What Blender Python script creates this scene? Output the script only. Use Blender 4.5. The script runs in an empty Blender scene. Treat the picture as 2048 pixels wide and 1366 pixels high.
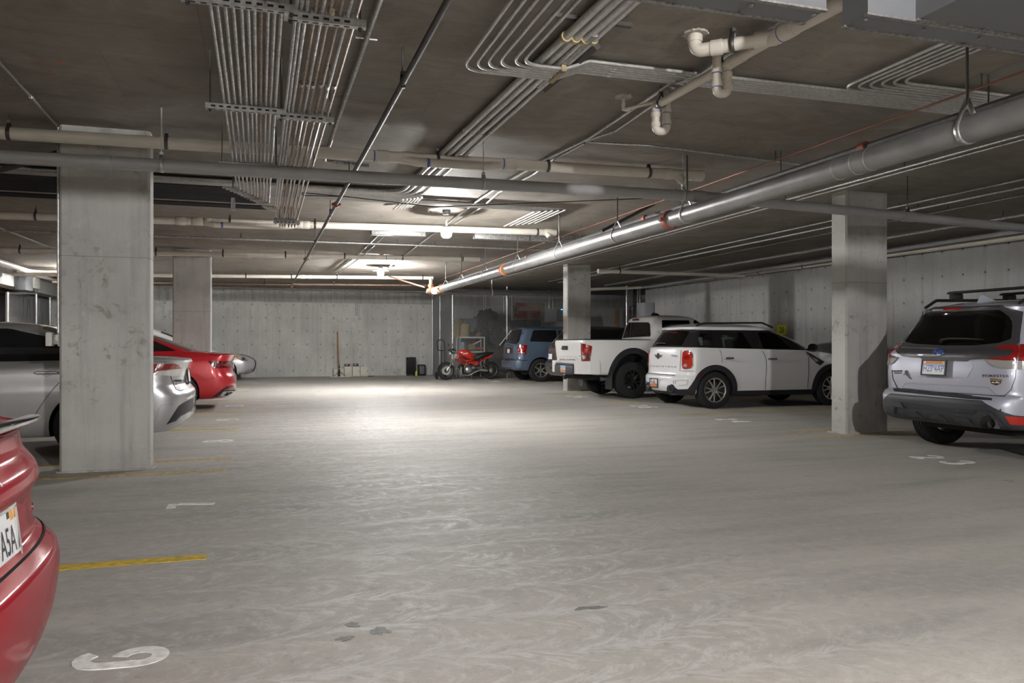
# Underground parking garage, built object by object.  Units: metres.  X across, Y away from the camera, Z up.
import bpy, bmesh, math, random
from mathutils import Vector, Matrix
from mathutils.bvhtree import BVHTree
random.seed(7)
PI = math.pi
SC = bpy.context.scene
COL = SC.collection

# ------------------------------------------------------------------ camera, world, exposure
FPX, CAMH, HOR = 1580.0, 1.2, 688.0
TH = math.atan(505 / FPX)
SN, CS = math.sin(TH), math.cos(TH)
cd = bpy.data.cameras.new('camera')
cam = bpy.data.objects.new('camera', cd)
COL.objects.link(cam)
cam.location = (0, 0, CAMH)
cam.rotation_euler = (PI / 2, 0, -TH)
cd.sensor_fit = 'HORIZONTAL'
cd.sensor_width = 36
cd.lens = 36 * FPX / 2048
cd.shift_y = (HOR - 683) / 2048
cd.clip_start = 0.02
SC.camera = cam
w = bpy.data.worlds.new('world')
SC.world = w
w.use_nodes = True
w.node_tree.nodes['Background'].inputs[0].default_value = (0.02, 0.02, 0.022, 1)
w.node_tree.nodes['Background'].inputs[1].default_value = 0.5
SC.view_settings.view_transform = 'Standard'
SC.view_settings.look = 'None'
SC.view_settings.gamma = 1
SC.view_settings.use_curve_mapping = False
SC.view_settings.exposure = 2.2
SC.cycles.use_denoising = True
SC.cycles.use_adaptive_sampling = True
SC.cycles.adaptive_threshold = 0.1
SC.cycles.adaptive_min_samples = 12
SC.cycles.max_bounces = 7
SC.cycles.diffuse_bounces = 4
SC.cycles.glossy_bounces = 3
SC.cycles.transparent_max_bounces = 16
SC.cycles.caustics_reflective = False
SC.cycles.caustics_refractive = False
SC.cycles.sample_clamp_indirect = 6

CEIL = 3.24
LAMP_POWER = 300
# x, y, z, power factor, visible fixture; unflagged lamps are unseen, added as fill light
LAMPS = [(2.71, 11.76, 2.90, 0.37, 1), (3.0, 20.6, 3.05, 0.68, 1), (2.0, -2.6, 3.0, 1.35, 1), (7.5, -6.5, 3.1, 0.22, 0),
         (-4.6, 23.5, 3.1, 0.17, 0), (-3.8, -5.0, 3.1, 0.24, 0), (11.0, -3.0, 3.1, 0.12, 0)]


def ray(px, py):
    a = (px - 1024) / FPX
    return Vector((a * CS + SN, -a * SN + CS, (HOR - py) / FPX))


def at(px, py, X=None, Y=None, Z=None):
    """the point of the place seen at a pixel of the photograph, on a plane of the building"""
    d = ray(px, py)
    t = X / d.x if X is not None else Y / d.y if Y is not None else (Z - CAMH) / d.z
    return Vector((d.x * t, d.y * t, CAMH + d.z * t))


# ------------------------------------------------------------------ materials
MATS = {}


def nt(name):
    m = bpy.data.materials.new(name)
    m.use_nodes = True
    t = m.node_tree
    return m, t, t.nodes['Principled BSDF']


def mat(name, col, rough=0.5, metal=0.0, coat=0.0, noise=0.0, nscale=8.0, bump=0.0, emit=None, estr=0.0, spec=None, coat_rough=0.05):
    if name in MATS:
        return MATS[name]
    m, t, b = nt(name)
    b.inputs['Base Color'].default_value = (*col, 1)
    b.inputs['Roughness'].default_value = rough
    b.inputs['Metallic'].default_value = metal
    if coat:
        b.inputs['Coat Weight'].default_value = coat
        b.inputs['Coat Roughness'].default_value = coat_rough
    if spec is not None:
        b.inputs['Specular IOR Level'].default_value = spec
    if emit:
        b.inputs['Emission Color'].default_value = (*emit, 1)
        b.inputs['Emission Strength'].default_value = estr
    if noise or bump:
        g = t.nodes.new('ShaderNodeNewGeometry')
        n = t.nodes.new('ShaderNodeTexNoise')
        n.inputs['Scale'].default_value = nscale
        n.inputs['Detail'].default_value = 5
        t.links.new(g.outputs['Position'], n.inputs['Vector'])
        if noise:
            r = t.nodes.new('ShaderNodeValToRGB')
            r.color_ramp.elements[0].position = 0.3
            r.color_ramp.elements[1].position = 0.7
            r.color_ramp.elements[0].color = (*[c * (1 - noise) for c in col], 1)
            r.color_ramp.elements[1].color = (*[min(1, c * (1 + noise)) for c in col], 1)
            t.links.new(n.outputs[0], r.inputs[0])
            t.links.new(r.outputs[0], b.inputs['Base Color'])
        if bump:
            bp = t.nodes.new('ShaderNodeBump')
            bp.inputs['Strength'].default_value = bump
            bp.inputs['Distance'].default_value = 0.01
            t.links.new(n.outputs[0], bp.inputs['Height'])
            t.links.new(bp.outputs[0], b.inputs['Normal'])
    MATS[name] = m
    return m


def glass(name, tint=(0.35, 0.4, 0.4), rough=0.02, refl=1.0):
    if name in MATS:
        return MATS[name]
    m = bpy.data.materials.new(name)
    m.use_nodes = True
    t = m.node_tree
    t.nodes.clear()
    o = t.nodes.new('ShaderNodeOutputMaterial')
    mx = t.nodes.new('ShaderNodeMixShader')
    fr = t.nodes.new('ShaderNodeFresnel')
    fr.inputs[0].default_value = 1.5
    tr = t.nodes.new('ShaderNodeBsdfTransparent')
    tr.inputs[0].default_value = (*tint, 1)
    gl = t.nodes.new('ShaderNodeBsdfGlossy')
    gl.inputs['Roughness'].default_value = rough
    gl.inputs[0].default_value = (refl, refl, refl, 1)
    t.links.new(fr.outputs[0], mx.inputs[0])
    t.links.new(tr.outputs[0], mx.inputs[1])
    t.links.new(gl.outputs[0], mx.inputs[2])
    t.links.new(mx.outputs[0], o.inputs[0])
    MATS[name] = m
    return m


class NG:
    """tiny node-graph helper for the concrete materials"""

    def __init__(s, name):
        s.m, s.t, s.b = nt(name)
        MATS[name] = s.m
        g = s.t.nodes.new('ShaderNodeNewGeometry')
        sp = s.t.nodes.new('ShaderNodeSeparateXYZ')
        s.t.links.new(g.outputs['Position'], sp.inputs[0])
        s.pos, s.x, s.y, s.z = g.outputs['Position'], sp.outputs[0], sp.outputs[1], sp.outputs[2]

    def lk(s, a, inp):
        if isinstance(a, (int, float)):
            inp.default_value = a
        else:
            s.t.links.new(a, inp)

    def math(s, op, a, b=0.0, c=0.0):
        n = s.t.nodes.new('ShaderNodeMath')
        n.operation = op
        for v, i in zip((a, b, c), n.inputs):
            s.lk(v, i)
        return n.outputs[0]

    def vec(s, x, y, z):
        n = s.t.nodes.new('ShaderNodeCombineXYZ')
        for v, i in zip((x, y, z), n.inputs):
            s.lk(v, i)
        return n.outputs[0]

    def noise(s, v, scale, detail=4, rough=0.55, dist=0.0):
        n = s.t.nodes.new('ShaderNodeTexNoise')
        s.t.links.new(v, n.inputs['Vector'])
        n.inputs['Scale'].default_value = scale
        n.inputs['Detail'].default_value = detail
        n.inputs['Roughness'].default_value = rough
        n.inputs['Distortion'].default_value = dist
        return n.outputs[0]

    def ramp(s, f, a, b, ca=0.0, cb=1.0):
        n = s.t.nodes.new('ShaderNodeMapRange')
        n.interpolation_type = 'SMOOTHSTEP'
        s.lk(f, n.inputs[0])
        for v, i in zip((a, b, ca, cb), list(n.inputs)[1:5]):
            s.lk(v, i)
        return n.outputs[0]

    def mix(s, f, a, b, mode='MIX'):
        n = s.t.nodes.new('ShaderNodeMix')
        n.data_type = 'RGBA'
        n.blend_type = mode
        s.lk(f, n.inputs[0])
        for v, i in zip((a, b), (n.inputs[6], n.inputs[7])):
            if isinstance(v, tuple):
                i.default_value = (*v, 1)
            else:
                s.t.links.new(v, i)
        return n.outputs[2]

    def out(s, col, rough, bump=None, bstr=0.3, bdist=0.01):
        s.t.links.new(col, s.b.inputs['Base Color'])
        s.lk(rough, s.b.inputs['Roughness'])
        if bump is not None:
            bp = s.t.nodes.new('ShaderNodeBump')
            bp.inputs['Strength'].default_value = bstr
            bp.inputs['Distance'].default_value = bdist
            s.t.links.new(bump, bp.inputs['Height'])
            s.t.links.new(bp.outputs[0], s.b.inputs['Normal'])
        return s.m


def m_floor():
    g = NG('floor_concrete')
    big = g.noise(g.pos, 0.35, 3)
    stretch = g.vec(g.math('MULTIPLY', g.x, 0.45), g.math('MULTIPLY', g.y, 2.2), 0.0)
    mid = g.noise(stretch, 1.1, 6, 0.62)
    fine = g.noise(g.pos, 70, 3, 0.7)
    # trowel arcs in rows across the aisle
    wob = g.noise(g.pos, 1.1, 4)
    yy = g.math('DIVIDE', g.math('ADD', g.y, g.math('MULTIPLY', wob, 0.5)), 0.40)
    row = g.math('FLOOR', yy)
    v = g.math('SUBTRACT', g.math('FRACT', yy), 0.5)
    ph = g.math('ADD', g.x, g.math('MULTIPLY', g.math('MULTIPLY', v, v), 1.1))
    arcs = g.noise(g.vec(g.math('MULTIPLY', ph, 13.0), g.math('MULTIPLY', v, 2.6), g.math('MULTIPLY', row, 3.7)), 1.0, 8, 0.74, 0.35)
    edge = g.ramp(g.math('ABSOLUTE', v), 0.34, 0.5)
    mott = g.noise(g.pos, 14.0, 5, 0.75)
    zone = g.math('MULTIPLY', g.ramp(g.math('ABSOLUTE', g.math('SUBTRACT', g.x, 0.9)), 2.6, 0.5), g.ramp(g.noise(g.pos, 0.8, 4), 0.3, 0.62, 0.35, 1.0))
    a1 = g.ramp(g.math('ADD', g.math('ADD', arcs, g.math('MULTIPLY', edge, 0.07)), g.math('MULTIPLY', g.math('SUBTRACT', mott, 0.5), 0.35)), 0.46, 0.66)
    a1 = g.math('MULTIPLY', a1, zone)
    col = g.mix(g.ramp(big, 0.3, 0.7), (0.372, 0.353, 0.323), (0.440, 0.421, 0.386))
    col = g.mix(g.math('MULTIPLY', g.ramp(mid, 0.42, 0.68), 0.7), col, (0.477, 0.455, 0.411))
    col = g.mix(g.math('MULTIPLY', g.ramp(mid, 0.48, 0.34), 0.6), col, (0.304, 0.289, 0.272))
    col = g.mix(g.math('MULTIPLY', g.ramp(mott, 0.5, 0.7), 0.5), col, (0.521, 0.501, 0.462))
    col = g.mix(g.math('MULTIPLY', g.ramp(mott, 0.46, 0.3), 0.5), col, (0.267, 0.255, 0.240))
    col = g.mix(g.math('MULTIPLY', a1, 0.55), col, (0.660, 0.660, 0.660))
    col = g.mix(g.math('MULTIPLY', g.ramp(fine, 0.5, 0.75), 0.3), col, (0.273, 0.262, 0.247))
    # small dark oil spots
    st = g.math('MULTIPLY', g.ramp(g.noise(g.vec(g.math('MULTIPLY', g.x, 0.7), g.math('MULTIPLY', g.y, 1.6), 4.0), 4.2, 6, 0.62), 0.66, 0.72), g.ramp(g.noise(g.pos, 0.9, 2), 0.42, 0.6))
    col = g.mix(g.math('MULTIPLY', st, 0.6), col, (0.15, 0.145, 0.14))
    rough = g.math('SUBTRACT', 0.66, g.math('MULTIPLY', a1, 0.16))
    rough = g.math('ADD', rough, g.math('MULTIPLY', g.ramp(mid, 0.3, 0.7), 0.08))
    h = g.math('ADD', g.math('MULTIPLY', arcs, g.math('MULTIPLY', zone, 0.7)), g.math('MULTIPLY', fine, 0.25))
    g.b.inputs['Specular IOR Level'].default_value = 0.4
    return g.out(col, rough, h, 0.16, 0.01)


def m_wall(name, axis, seam=1.22, off=0.0, pitch=0.48, holes=True, base=(0.36, 0.35, 0.32), zoff=0.1, dirt=1.0, band=None, blotch=0.0, veins=1.0):
    g = NG(name)
    u = g.x if axis == 'x' else g.y
    uv = g.vec(u, g.z, 0.0)
    cloud = g.noise(uv, 0.7, 5, 0.6)
    streak = g.noise(g.vec(g.math('MULTIPLY', u, 7.0), g.math('MULTIPLY', g.z, 0.35), 2.0), 1.0, 5, 0.65)
    pat = g.noise(uv, 2.2, 6, 0.6, 1.2)
    fine = g.noise(g.pos, 45, 4, 0.7)
    col = g.mix(g.ramp(cloud, 0.3, 0.7), tuple(c * 0.82 for c in base), tuple(c * 1.12 for c in base))
    col = g.mix(g.math('MULTIPLY', g.ramp(streak, 0.5, 0.72), 0.45), col, tuple(c * 0.55 for c in base))
    col = g.mix(g.math('MULTIPLY', g.ramp(streak, 0.48, 0.3), 0.35), col, tuple(min(1, c * 1.25) for c in base))
    vein = g.math('ABSOLUTE', g.math('SUBTRACT', pat, 0.5))
    col = g.mix(g.math('MULTIPLY', g.math('MULTIPLY', g.ramp(vein, 0.02, 0.0), g.ramp(cloud, 0.5, 0.62)), 0.5 * dirt * veins), col, tuple(c * 0.5 for c in base))
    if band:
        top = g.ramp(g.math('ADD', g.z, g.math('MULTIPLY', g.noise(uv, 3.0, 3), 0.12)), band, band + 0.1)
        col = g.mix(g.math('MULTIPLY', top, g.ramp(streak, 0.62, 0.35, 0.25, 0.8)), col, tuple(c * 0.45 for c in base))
    if blotch:
        bl = g.noise(g.pos, 9.0, 7, 0.72, 0.6)
        lo = g.ramp(g.noise(g.pos, 1.3, 3), 0.42, 0.62)
        col = g.mix(g.math('MULTIPLY', g.math('MULTIPLY', g.ramp(bl, 0.53, 0.66), lo), blotch), col, (base[0] * 0.46, base[1] * 0.44, base[2] * 0.38))
        col = g.mix(g.math('MULTIPLY', g.ramp(bl, 0.45, 0.3), blotch * 0.5), col, tuple(min(1, c * 1.25) for c in base))
    col = g.mix(g.math('MULTIPLY', g.ramp(g.noise(uv, 1.1, 6, 0.7, 0.5), 0.60, 0.68), 0.45 * dirt), col, (base[0] * 0.55, base[1] * 0.53, base[2] * 0.48))
    col = g.mix(g.math('MULTIPLY', g.ramp(fine, 0.55, 0.75), 0.22), col, tuple(c * 0.5 for c in base))
    h = g.math('MULTIPLY', fine, 0.12)
    if holes:
        hu = g.math('SUBTRACT', g.math('FRACT', g.math('DIVIDE', g.math('ADD', u, off), pitch)), 0.5)
        hz = g.math('SUBTRACT', g.math('FRACT', g.math('DIVIDE', g.math('ADD', g.z, zoff), pitch)), 0.5)
        d = g.math('SQRT', g.math('ADD', g.math('MULTIPLY', hu, hu), g.math('MULTIPLY', hz, hz)))
        hole = g.ramp(d, 0.046, 0.028)
        ring = g.math('MULTIPLY', g.ramp(d, 0.16, 0.10), g.ramp(g.noise(uv, 1.4, 2), 0.45, 0.6))
        col = g.mix(g.math('MULTIPLY', ring, 0.25), col, tuple(c * 0.6 for c in base))
        col = g.mix(g.math('MULTIPLY', hole, 0.85), col, (0.06, 0.057, 0.052))
        h = g.math('SUBTRACT', h, g.math('MULTIPLY', hole, 1.5))
    su = g.math('ABSOLUTE', g.math('SUBTRACT', g.math('FRACT', g.math('DIVIDE', g.math('ADD', u, off + 0.13), seam)), 0.5))
    sm = g.ramp(su, 0.007 / seam, 0.002 / seam)
    col = g.mix(g.math('MULTIPLY', sm, 0.45), col, tuple(c * 0.45 for c in base))
    h = g.math('SUBTRACT', h, g.math('MULTIPLY', sm, 0.5))
    return g.out(col, 0.82, h, 0.5, 0.01)


def m_ceiling():
    g = NG('ceiling_concrete')
    # plywood grain left in the slab, in sheets
    sheet = g.math('FLOOR', g.math('DIVIDE', g.y, 1.22))
    sheetx = g.math('FLOOR', g.math('DIVIDE', g.math('ADD', g.x, g.math('MULTIPLY', sheet, 0.7)), 2.44))
    tone = g.noise(g.vec(g.math('MULTIPLY', sheet, 7.1), g.math('MULTIPLY', sheetx, 3.3), 1.0), 1.0, 0)
    warp = g.noise(g.pos, 1.1, 3)
    gv = g.vec(g.math('MULTIPLY', g.x, 0.7), g.math('ADD', g.math('MULTIPLY', g.y, 4.5), g.math('MULTIPLY', warp, 2.2)), g.math('ADD', g.math('MULTIPLY', sheet, 5.3), g.math('MULTIPLY', sheetx, 2.1)))
    grain = g.noise(gv, 1.0, 7, 0.62, 1.4)
    ring = g.noise(gv, 0.9, 2, 0.5, 0.8)
    rings = g.math('ABSOLUTE', g.math('SINE', g.math('MULTIPLY', ring, 70.0)))
    big = g.noise(g.pos, 0.45, 5, 0.65)
    mid = g.noise(g.pos, 1.9, 6, 0.68, 0.8)
    fine = g.noise(g.pos, 50, 3, 0.7)
    col = g.mix(g.ramp(big, 0.32, 0.68), (0.185, 0.160, 0.135), (0.268, 0.243, 0.214))
    col = g.mix(g.math('MULTIPLY', g.ramp(tone, 0.35, 0.65), 0.35), col, (0.250, 0.213, 0.178))
    col = g.mix(g.math('MULTIPLY', g.ramp(mid, 0.48, 0.66), 0.55), col, (0.320, 0.295, 0.262))
    col = g.mix(g.math('MULTIPLY', g.ramp(mid, 0.46, 0.32), 0.5), col, (0.135, 0.118, 0.102))
    col = g.mix(g.math('MULTIPLY', g.ramp(grain, 0.50, 0.72), 0.35), col, (0.34, 0.305, 0.26))
    col = g.mix(g.math('MULTIPLY', g.ramp(grain, 0.46, 0.3), 0.35), col, (0.13, 0.11, 0.09))
    col = g.mix(g.math('MULTIPLY', g.ramp(rings, 0.75, 1.0), 0.12), col, (0.34, 0.31, 0.27))
    col = g.mix(g.math('MULTIPLY', g.ramp(fine, 0.6, 0.75), 0.2), col, (0.3, 0.28, 0.25))
    sy = g.math('ABSOLUTE', g.math('SUBTRACT', g.math('FRACT', g.math('DIVIDE', g.y, 1.22)), 0.5))
    sx = g.math('ABSOLUTE', g.math('SUBTRACT', g.math('FRACT', g.math('DIVIDE', g.math('ADD', g.x, g.math('MULTIPLY', sheet, 0.7)), 2.44)), 0.5))
    sm = g.math('MAXIMUM', g.ramp(sy, 0.495, 0.499), g.ramp(sx, 0.4975, 0.4995))
    col = g.mix(g.math('MULTIPLY', sm, 0.35), col, (0.10, 0.09, 0.08))
    h = g.math('ADD', g.math('MULTIPLY', grain, 0.25), g.math('MULTIPLY', sm, -0.4))
    return g.out(col, 0.75, h, 0.2, 0.01)


# ------------------------------------------------------------------ mesh helpers
def link(o, parent=None):
    COL.objects.link(o)
    if parent is not None:
        o.parent = parent
    return o


def tag(o, label, cat, group=None, kind=None):
    o['label'] = label
    if cat:
        o['category'] = cat
    if group:
        o['group'] = group
    if kind:
        o['kind'] = kind
    return o


def empty(name, loc=(0, 0, 0), rz=0.0):
    o = bpy.data.objects.new(name, None)
    o.empty_display_size = 0.1
    COL.objects.link(o)
    o.location = loc
    o.rotation_euler = (0, 0, rz)
    return o


def thing(name, label, cat, loc=(0, 0, 0), rz=0.0, group=None):
    return tag(empty(name, loc, rz), label, cat, group)


class MB:
    def __init__(s):
        s.v, s.f, s.m, s.mats = [], [], [], []
        s.cur = 0

    def use(s, m):
        if m not in s.mats:
            s.mats.append(m)
        s.cur = s.mats.index(m)
        return s

    def add(s, vs, fs):
        o = len(s.v)
        s.v += [tuple(p) for p in vs]
        s.f += [tuple(i + o for i in q) for q in fs]
        s.m += [s.cur] * len(fs)
        return s

    def box(s, a, b, M=None, bev=0.0):
        x0, y0, z0 = a
        x1, y1, z1 = b
        if bev > 0:
            e = min(bev, abs(x1 - x0) / 2.01, abs(y1 - y0) / 2.01, abs(z1 - z0) / 2.01)
            bm = bmesh.new()
            bmesh.ops.create_cube(bm, size=1)
            for vv in bm.verts:
                vv.co = Vector(((x0 + x1) / 2 + vv.co.x * (x1 - x0), (y0 + y1) / 2 + vv.co.y * (y1 - y0), (z0 + z1) / 2 + vv.co.z * (z1 - z0)))
            bmesh.ops.bevel(bm, geom=bm.edges[:], offset=e, segments=2, affect='EDGES', profile=0.5)
            vs = [vv.co.copy() for vv in bm.verts]
            bm.verts.index_update()
            fs = [[vv.index for vv in f.verts] for f in bm.faces]
            bm.free()
        else:
            vs = [Vector(p) for p in ((x0, y0, z0), (x1, y0, z0), (x1, y1, z0), (x0, y1, z0), (x0, y0, z1), (x1, y0, z1), (x1, y1, z1), (x0, y1, z1))]
            fs = [(0, 3, 2, 1), (4, 5, 6, 7), (0, 1, 5, 4), (1, 2, 6, 5), (2, 3, 7, 6), (3, 0, 4, 7)]
        if M is not None:
            vs = [M @ vv for vv in vs]
        return s.add(vs, fs)

    def tube(s, pts, r, n=10, cap=True, closed=False, rs=None, flat=None):
        pts = [Vector(p) for p in pts]
        k = len(pts)
        if k < 2:
            return s
        tang = []
        for i in range(k):
            a = pts[(i - 1) % k] if (i > 0 or closed) else pts[i]
            b = pts[(i + 1) % k] if (i < k - 1 or closed) else pts[i]
            tv = (b - a)
            tang.append(tv.normalized() if tv.length > 1e-9 else Vector((0, 0, 1)))
        up = Vector((0, 0, 1)) if abs(tang[0].z) < 0.9 else Vector((1, 0, 0))
        nv = (up - tang[0] * up.dot(tang[0])).normalized()
        vs, fs = [], []
        for i in range(k):
            nv = nv - tang[i] * nv.dot(tang[i])
            nv = nv.normalized() if nv.length > 1e-6 else tang[i].orthogonal().normalized()
            bv = tang[i].cross(nv)
            rr = rs[i] if rs else r
            fl = flat if flat else 1.0
            for j in range(n):
                a = 2 * PI * j / n
                vs.append(pts[i] + nv * (math.cos(a) * rr * fl) + bv * (math.sin(a) * rr))
        for i in range(k if closed else k - 1):
            for j in range(n):
                i2 = (i + 1) % k
                fs.append((i * n + j, i * n + (j + 1) % n, i2 * n + (j + 1) % n, i2 * n + j))
        if cap and not closed:
            fs.append(tuple(range(n - 1, -1, -1)))
            fs.append(tuple((k - 1) * n + j for j in range(n)))
        return s.add(vs, fs)

    def lathe(s, prof, n=24, M=None, closed=False):
        """profile (r, h) revolved about Z, then moved by M"""
        vs, fs = [], []
        k = len(prof)
        for r, h in prof:
            for j in range(n):
                a = 2 * PI * j / n
                vs.append(Vector((r * math.cos(a), r * math.sin(a), h)))
        for i in range(k if closed else k - 1):
            i2 = (i + 1) % k
            for j in range(n):
                fs.append((i * n + j, i * n + (j + 1) % n, i2 * n + (j + 1) % n, i2 * n + j))
        if not closed:
            if prof[0][0] > 1e-6:
                fs.append(tuple(range(n - 1, -1, -1)))
            if prof[-1][0] > 1e-6:
                fs.append(tuple((k - 1) * n + j for j in range(n)))
        if M is not None:
            vs = [M @ p for p in vs]
        return s.add(vs, fs)

    def prism(s, poly, h0, h1, M=None):
        """polygon in XY extruded in Z"""
        n = len(poly)
        vs = [Vector((x, y, h0)) for x, y in poly] + [Vector((x, y, h1)) for x, y in poly]
        fs = [tuple(range(n - 1, -1, -1)), tuple(range(n, 2 * n))] + [(i, (i + 1) % n, n + (i + 1) % n, n + i) for i in range(n)]
        if M is not None:
            vs = [M @ p for p in vs]
        return s.add(vs, fs)

    def build(s, name, m=None, parent=None, smooth=True, angle=40):
        me = bpy.data.meshes.new(name)
        me.from_pydata(s.v, [], s.f)
        ml = s.mats if s.mats else [m]
        for q in ml:
            me.materials.append(q)
        if len(ml) > 1:
            me.polygons.foreach_set('material_index', s.m)
        fix(me, smooth, angle)
        return link(bpy.data.objects.new(name, me), parent)


def fix(me, smooth=True, angle=40, recalc=True):
    if recalc:
        bm = bmesh.new()
        bm.from_mesh(me)
        bmesh.ops.recalc_face_normals(bm, faces=bm.faces[:])
        bm.to_mesh(me)
        bm.free()
    if smooth:
        me.polygons.foreach_set('use_smooth', [True] * len(me.polygons))
        me.set_sharp_from_angle(angle=math.radians(angle))
    me.update()


def fillet(pts, r, n=6):
    """round the corners of a polyline; r one radius or one per inner corner"""
    pts = [Vector(p) for p in pts]
    out = [pts[0]]
    for i in range(1, len(pts) - 1):
        a, b, c = pts[i - 1], pts[i], pts[i + 1]
        rr = r[i - 1] if isinstance(r, (list, tuple)) else r
        d1, d2 = (a - b), (c - b)
        l1, l2 = d1.length, d2.length
        d1.normalize()
        d2.normalize()
        ang = d1.angle(d2)
        if ang > PI - 0.02 or rr <= 0:
            out.append(b)
            continue
        t = min(rr / math.tan(ang / 2), l1 * 0.49, l2 * 0.49)
        p, q = b + d1 * t, b + d2 * t
        for k in range(n + 1):
            u = k / n
            out.append(p * (1 - u) ** 2 + b * 2 * u * (1 - u) + q * u * u)
    out.append(pts[-1])
    return out


def frame(p, zdir, xhint=(1, 0, 0)):
    z = Vector(zdir).normalized()
    x = Vector(xhint)
    x = x - z * x.dot(z)
    if x.length < 1e-4:
        x = z.orthogonal()
    x.normalize()
    y = z.cross(x)
    M = Matrix((x, y, z)).transposed().to_4x4()
    M.translation = Vector(p)
    return M


def text_mesh(s, width=None, height=None, bold=0.0):
    """flat lettering as (verts 2d, faces); scaled to a box 0..width, 0..height"""
    c = bpy.data.curves.new('lettering', 'FONT')
    c.body = s
    c.size = 1
    c.offset = bold
    c.resolution_u = 3
    o = bpy.data.objects.new('lettering', c)
    COL.objects.link(o)
    dg = bpy.context.evaluated_depsgraph_get()
    me = bpy.data.meshes.new_from_object(o.evaluated_get(dg))
    vs = [(v.co.x, v.co.y) for v in me.vertices]
    fs = [tuple(p.vertices) for p in me.polygons]
    bpy.data.objects.remove(o)
    bpy.data.curves.remove(c)
    bpy.data.meshes.remove(me)
    x0, x1 = min(v[0] for v in vs), max(v[0] for v in vs)
    y0, y1 = min(v[1] for v in vs), max(v[1] for v in vs)
    sx = width / (x1 - x0) if width else None
    sy = height / (y1 - y0) if height else None
    sx = sx or sy
    sy = sy or sx
    return [((x - x0) * sx, (y - y0) * sy) for x, y in vs], fs


def add_text(mb, s, M, width=None, height=None, th=0.001, bold=0.0, center=True):
    """flat letters as thin slabs in the XY plane of M"""
    vs, fs = text_mesh(s, width, height, bold)
    cx = (max(v[0] for v in vs)) / 2 if center else 0
    cy = (max(v[1] for v in vs)) / 2 if center else 0
    mb.add([M @ Vector((x - cx, y - cy, th)) for x, y in vs], fs)


ORD = ['first', 'second', 'third', 'fourth', 'fifth', 'sixth', 'seventh', 'eighth', 'ninth', 'tenth', 'eleventh', 'twelfth', 'thirteenth', 'fourteenth']

# shared plain materials
galv = mat('galvanized_steel', (0.50, 0.50, 0.50), 0.38, 0.85, noise=0.25, nscale=30)
galv_old = mat('weathered_steel', (0.34, 0.33, 0.32), 0.45, 0.75, noise=0.45, nscale=40)
rusty = mat('rusty_steel', (0.20, 0.13, 0.095), 0.6, 0.5, noise=0.4, nscale=30)
dark_steel = mat('dark_steel', (0.10, 0.095, 0.09), 0.45, 0.6)
black_iron = mat('black_iron', (0.10, 0.097, 0.10), 0.55, 0.35, noise=0.2, nscale=15)
pvc = mat('beige_pvc', (0.64, 0.595, 0.525), 0.42, noise=0.06, nscale=6)
pvc_gray = mat('grey_pvc', (0.38, 0.38, 0.39), 0.42, noise=0.05)
blue_tape = mat('blue_primer', (0.10, 0.13, 0.42), 0.5)
brass = mat('yellow_zinc', (0.48, 0.40, 0.24), 0.5, 0.5)
red_paint = mat('red_coupling_paint', (0.33, 0.075, 0.05), 0.5)
orange_paint = mat('orange_coupling_paint', (0.75, 0.22, 0.05), 0.5)
black_pl = mat('black_plastic', (0.016, 0.016, 0.018), 0.5, spec=.3)
gray_pl = mat('grey_plastic', (0.12, 0.12, 0.125), 0.55)
rubber = mat('tyre_rubber', (0.022, 0.022, 0.023), 0.8, spec=.3, bump=0.1, nscale=60)
chrome = mat('chrome', (0.8, 0.8, 0.8), 0.08, 1.0)
alloy = mat('alloy_silver', (0.62, 0.61, 0.6), 0.28, 0.9)
white_pl = mat('white_plastic', (0.72, 0.72, 0.7), 0.45)

# ------------------------------------------------------------------ the building
M_FLOOR = m_floor()
M_CEIL = m_ceiling()
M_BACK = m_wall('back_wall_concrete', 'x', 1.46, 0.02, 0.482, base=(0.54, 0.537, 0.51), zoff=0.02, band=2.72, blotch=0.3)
M_RIGHT = m_wall('right_wall_concrete', 'y', 1.2, 0.1, 0.48, base=(0.41, 0.412, 0.402), zoff=0.12, dirt=0.5)
M_PLAIN = m_wall('plain_wall_concrete', 'y', 2.4, 0.0, 0.6, holes=False, base=(0.42, 0.415, 0.40), dirt=0.6)
M_COLX = m_wall('column_concrete', 'x', 9.0, 3.1, 0.6, holes=False, base=(0.43, 0.422, 0.405), dirt=0.5, veins=0.0, blotch=0.75)
tan_wall = mat('tan_painted_wall', (0.55, 0.46, 0.30), 0.8, noise=0.06, nscale=2)
gray_wall = mat('grey_painted_wall', (0.33, 0.335, 0.35), 0.8, noise=0.08, nscale=1.5)


def struct(name, a, b, m, label, bev=0.0):
    mb = MB().box(a, b, bev=bev)
    o = mb.build(name, m, smooth=bev > 0)
    o['kind'] = 'structure'
    o['label'] = label
    return o


struct('floor', (-11, -9, -0.2), (17, 31, 0), M_FLOOR, 'grey trowelled concrete floor of the garage')
struct('ceiling', (-11, -9, CEIL), (17, 31, CEIL + 0.25), M_CEIL, 'brown-grey concrete ceiling slab with board marks')
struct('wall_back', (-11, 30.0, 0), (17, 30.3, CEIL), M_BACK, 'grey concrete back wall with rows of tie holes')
struct('wall_right', (12.7, -9, 0), (13.0, 24.6, CEIL), M_RIGHT, 'grey concrete right wall with tie holes')
struct('wall_left', (-6.6, -9, 2.72), (-6.2, 30.0, CEIL), M_PLAIN, 'concrete beam along the top of the left side')
struct('wall_left_lower', (-8.2, -9, 0), (-7.9, 30.0, 2.9), tan_wall, 'tan painted wall behind the storage cages on the left')
struct('wall_front', (-11, -9.3, 0), (17, -9, CEIL), M_PLAIN, 'concrete wall behind the camera')
struct('wall_recess', (15.2, 24.6, 0), (15.5, 30.0, CEIL), gray_wall, 'grey wall of the dark recess beyond the right wall')
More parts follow.
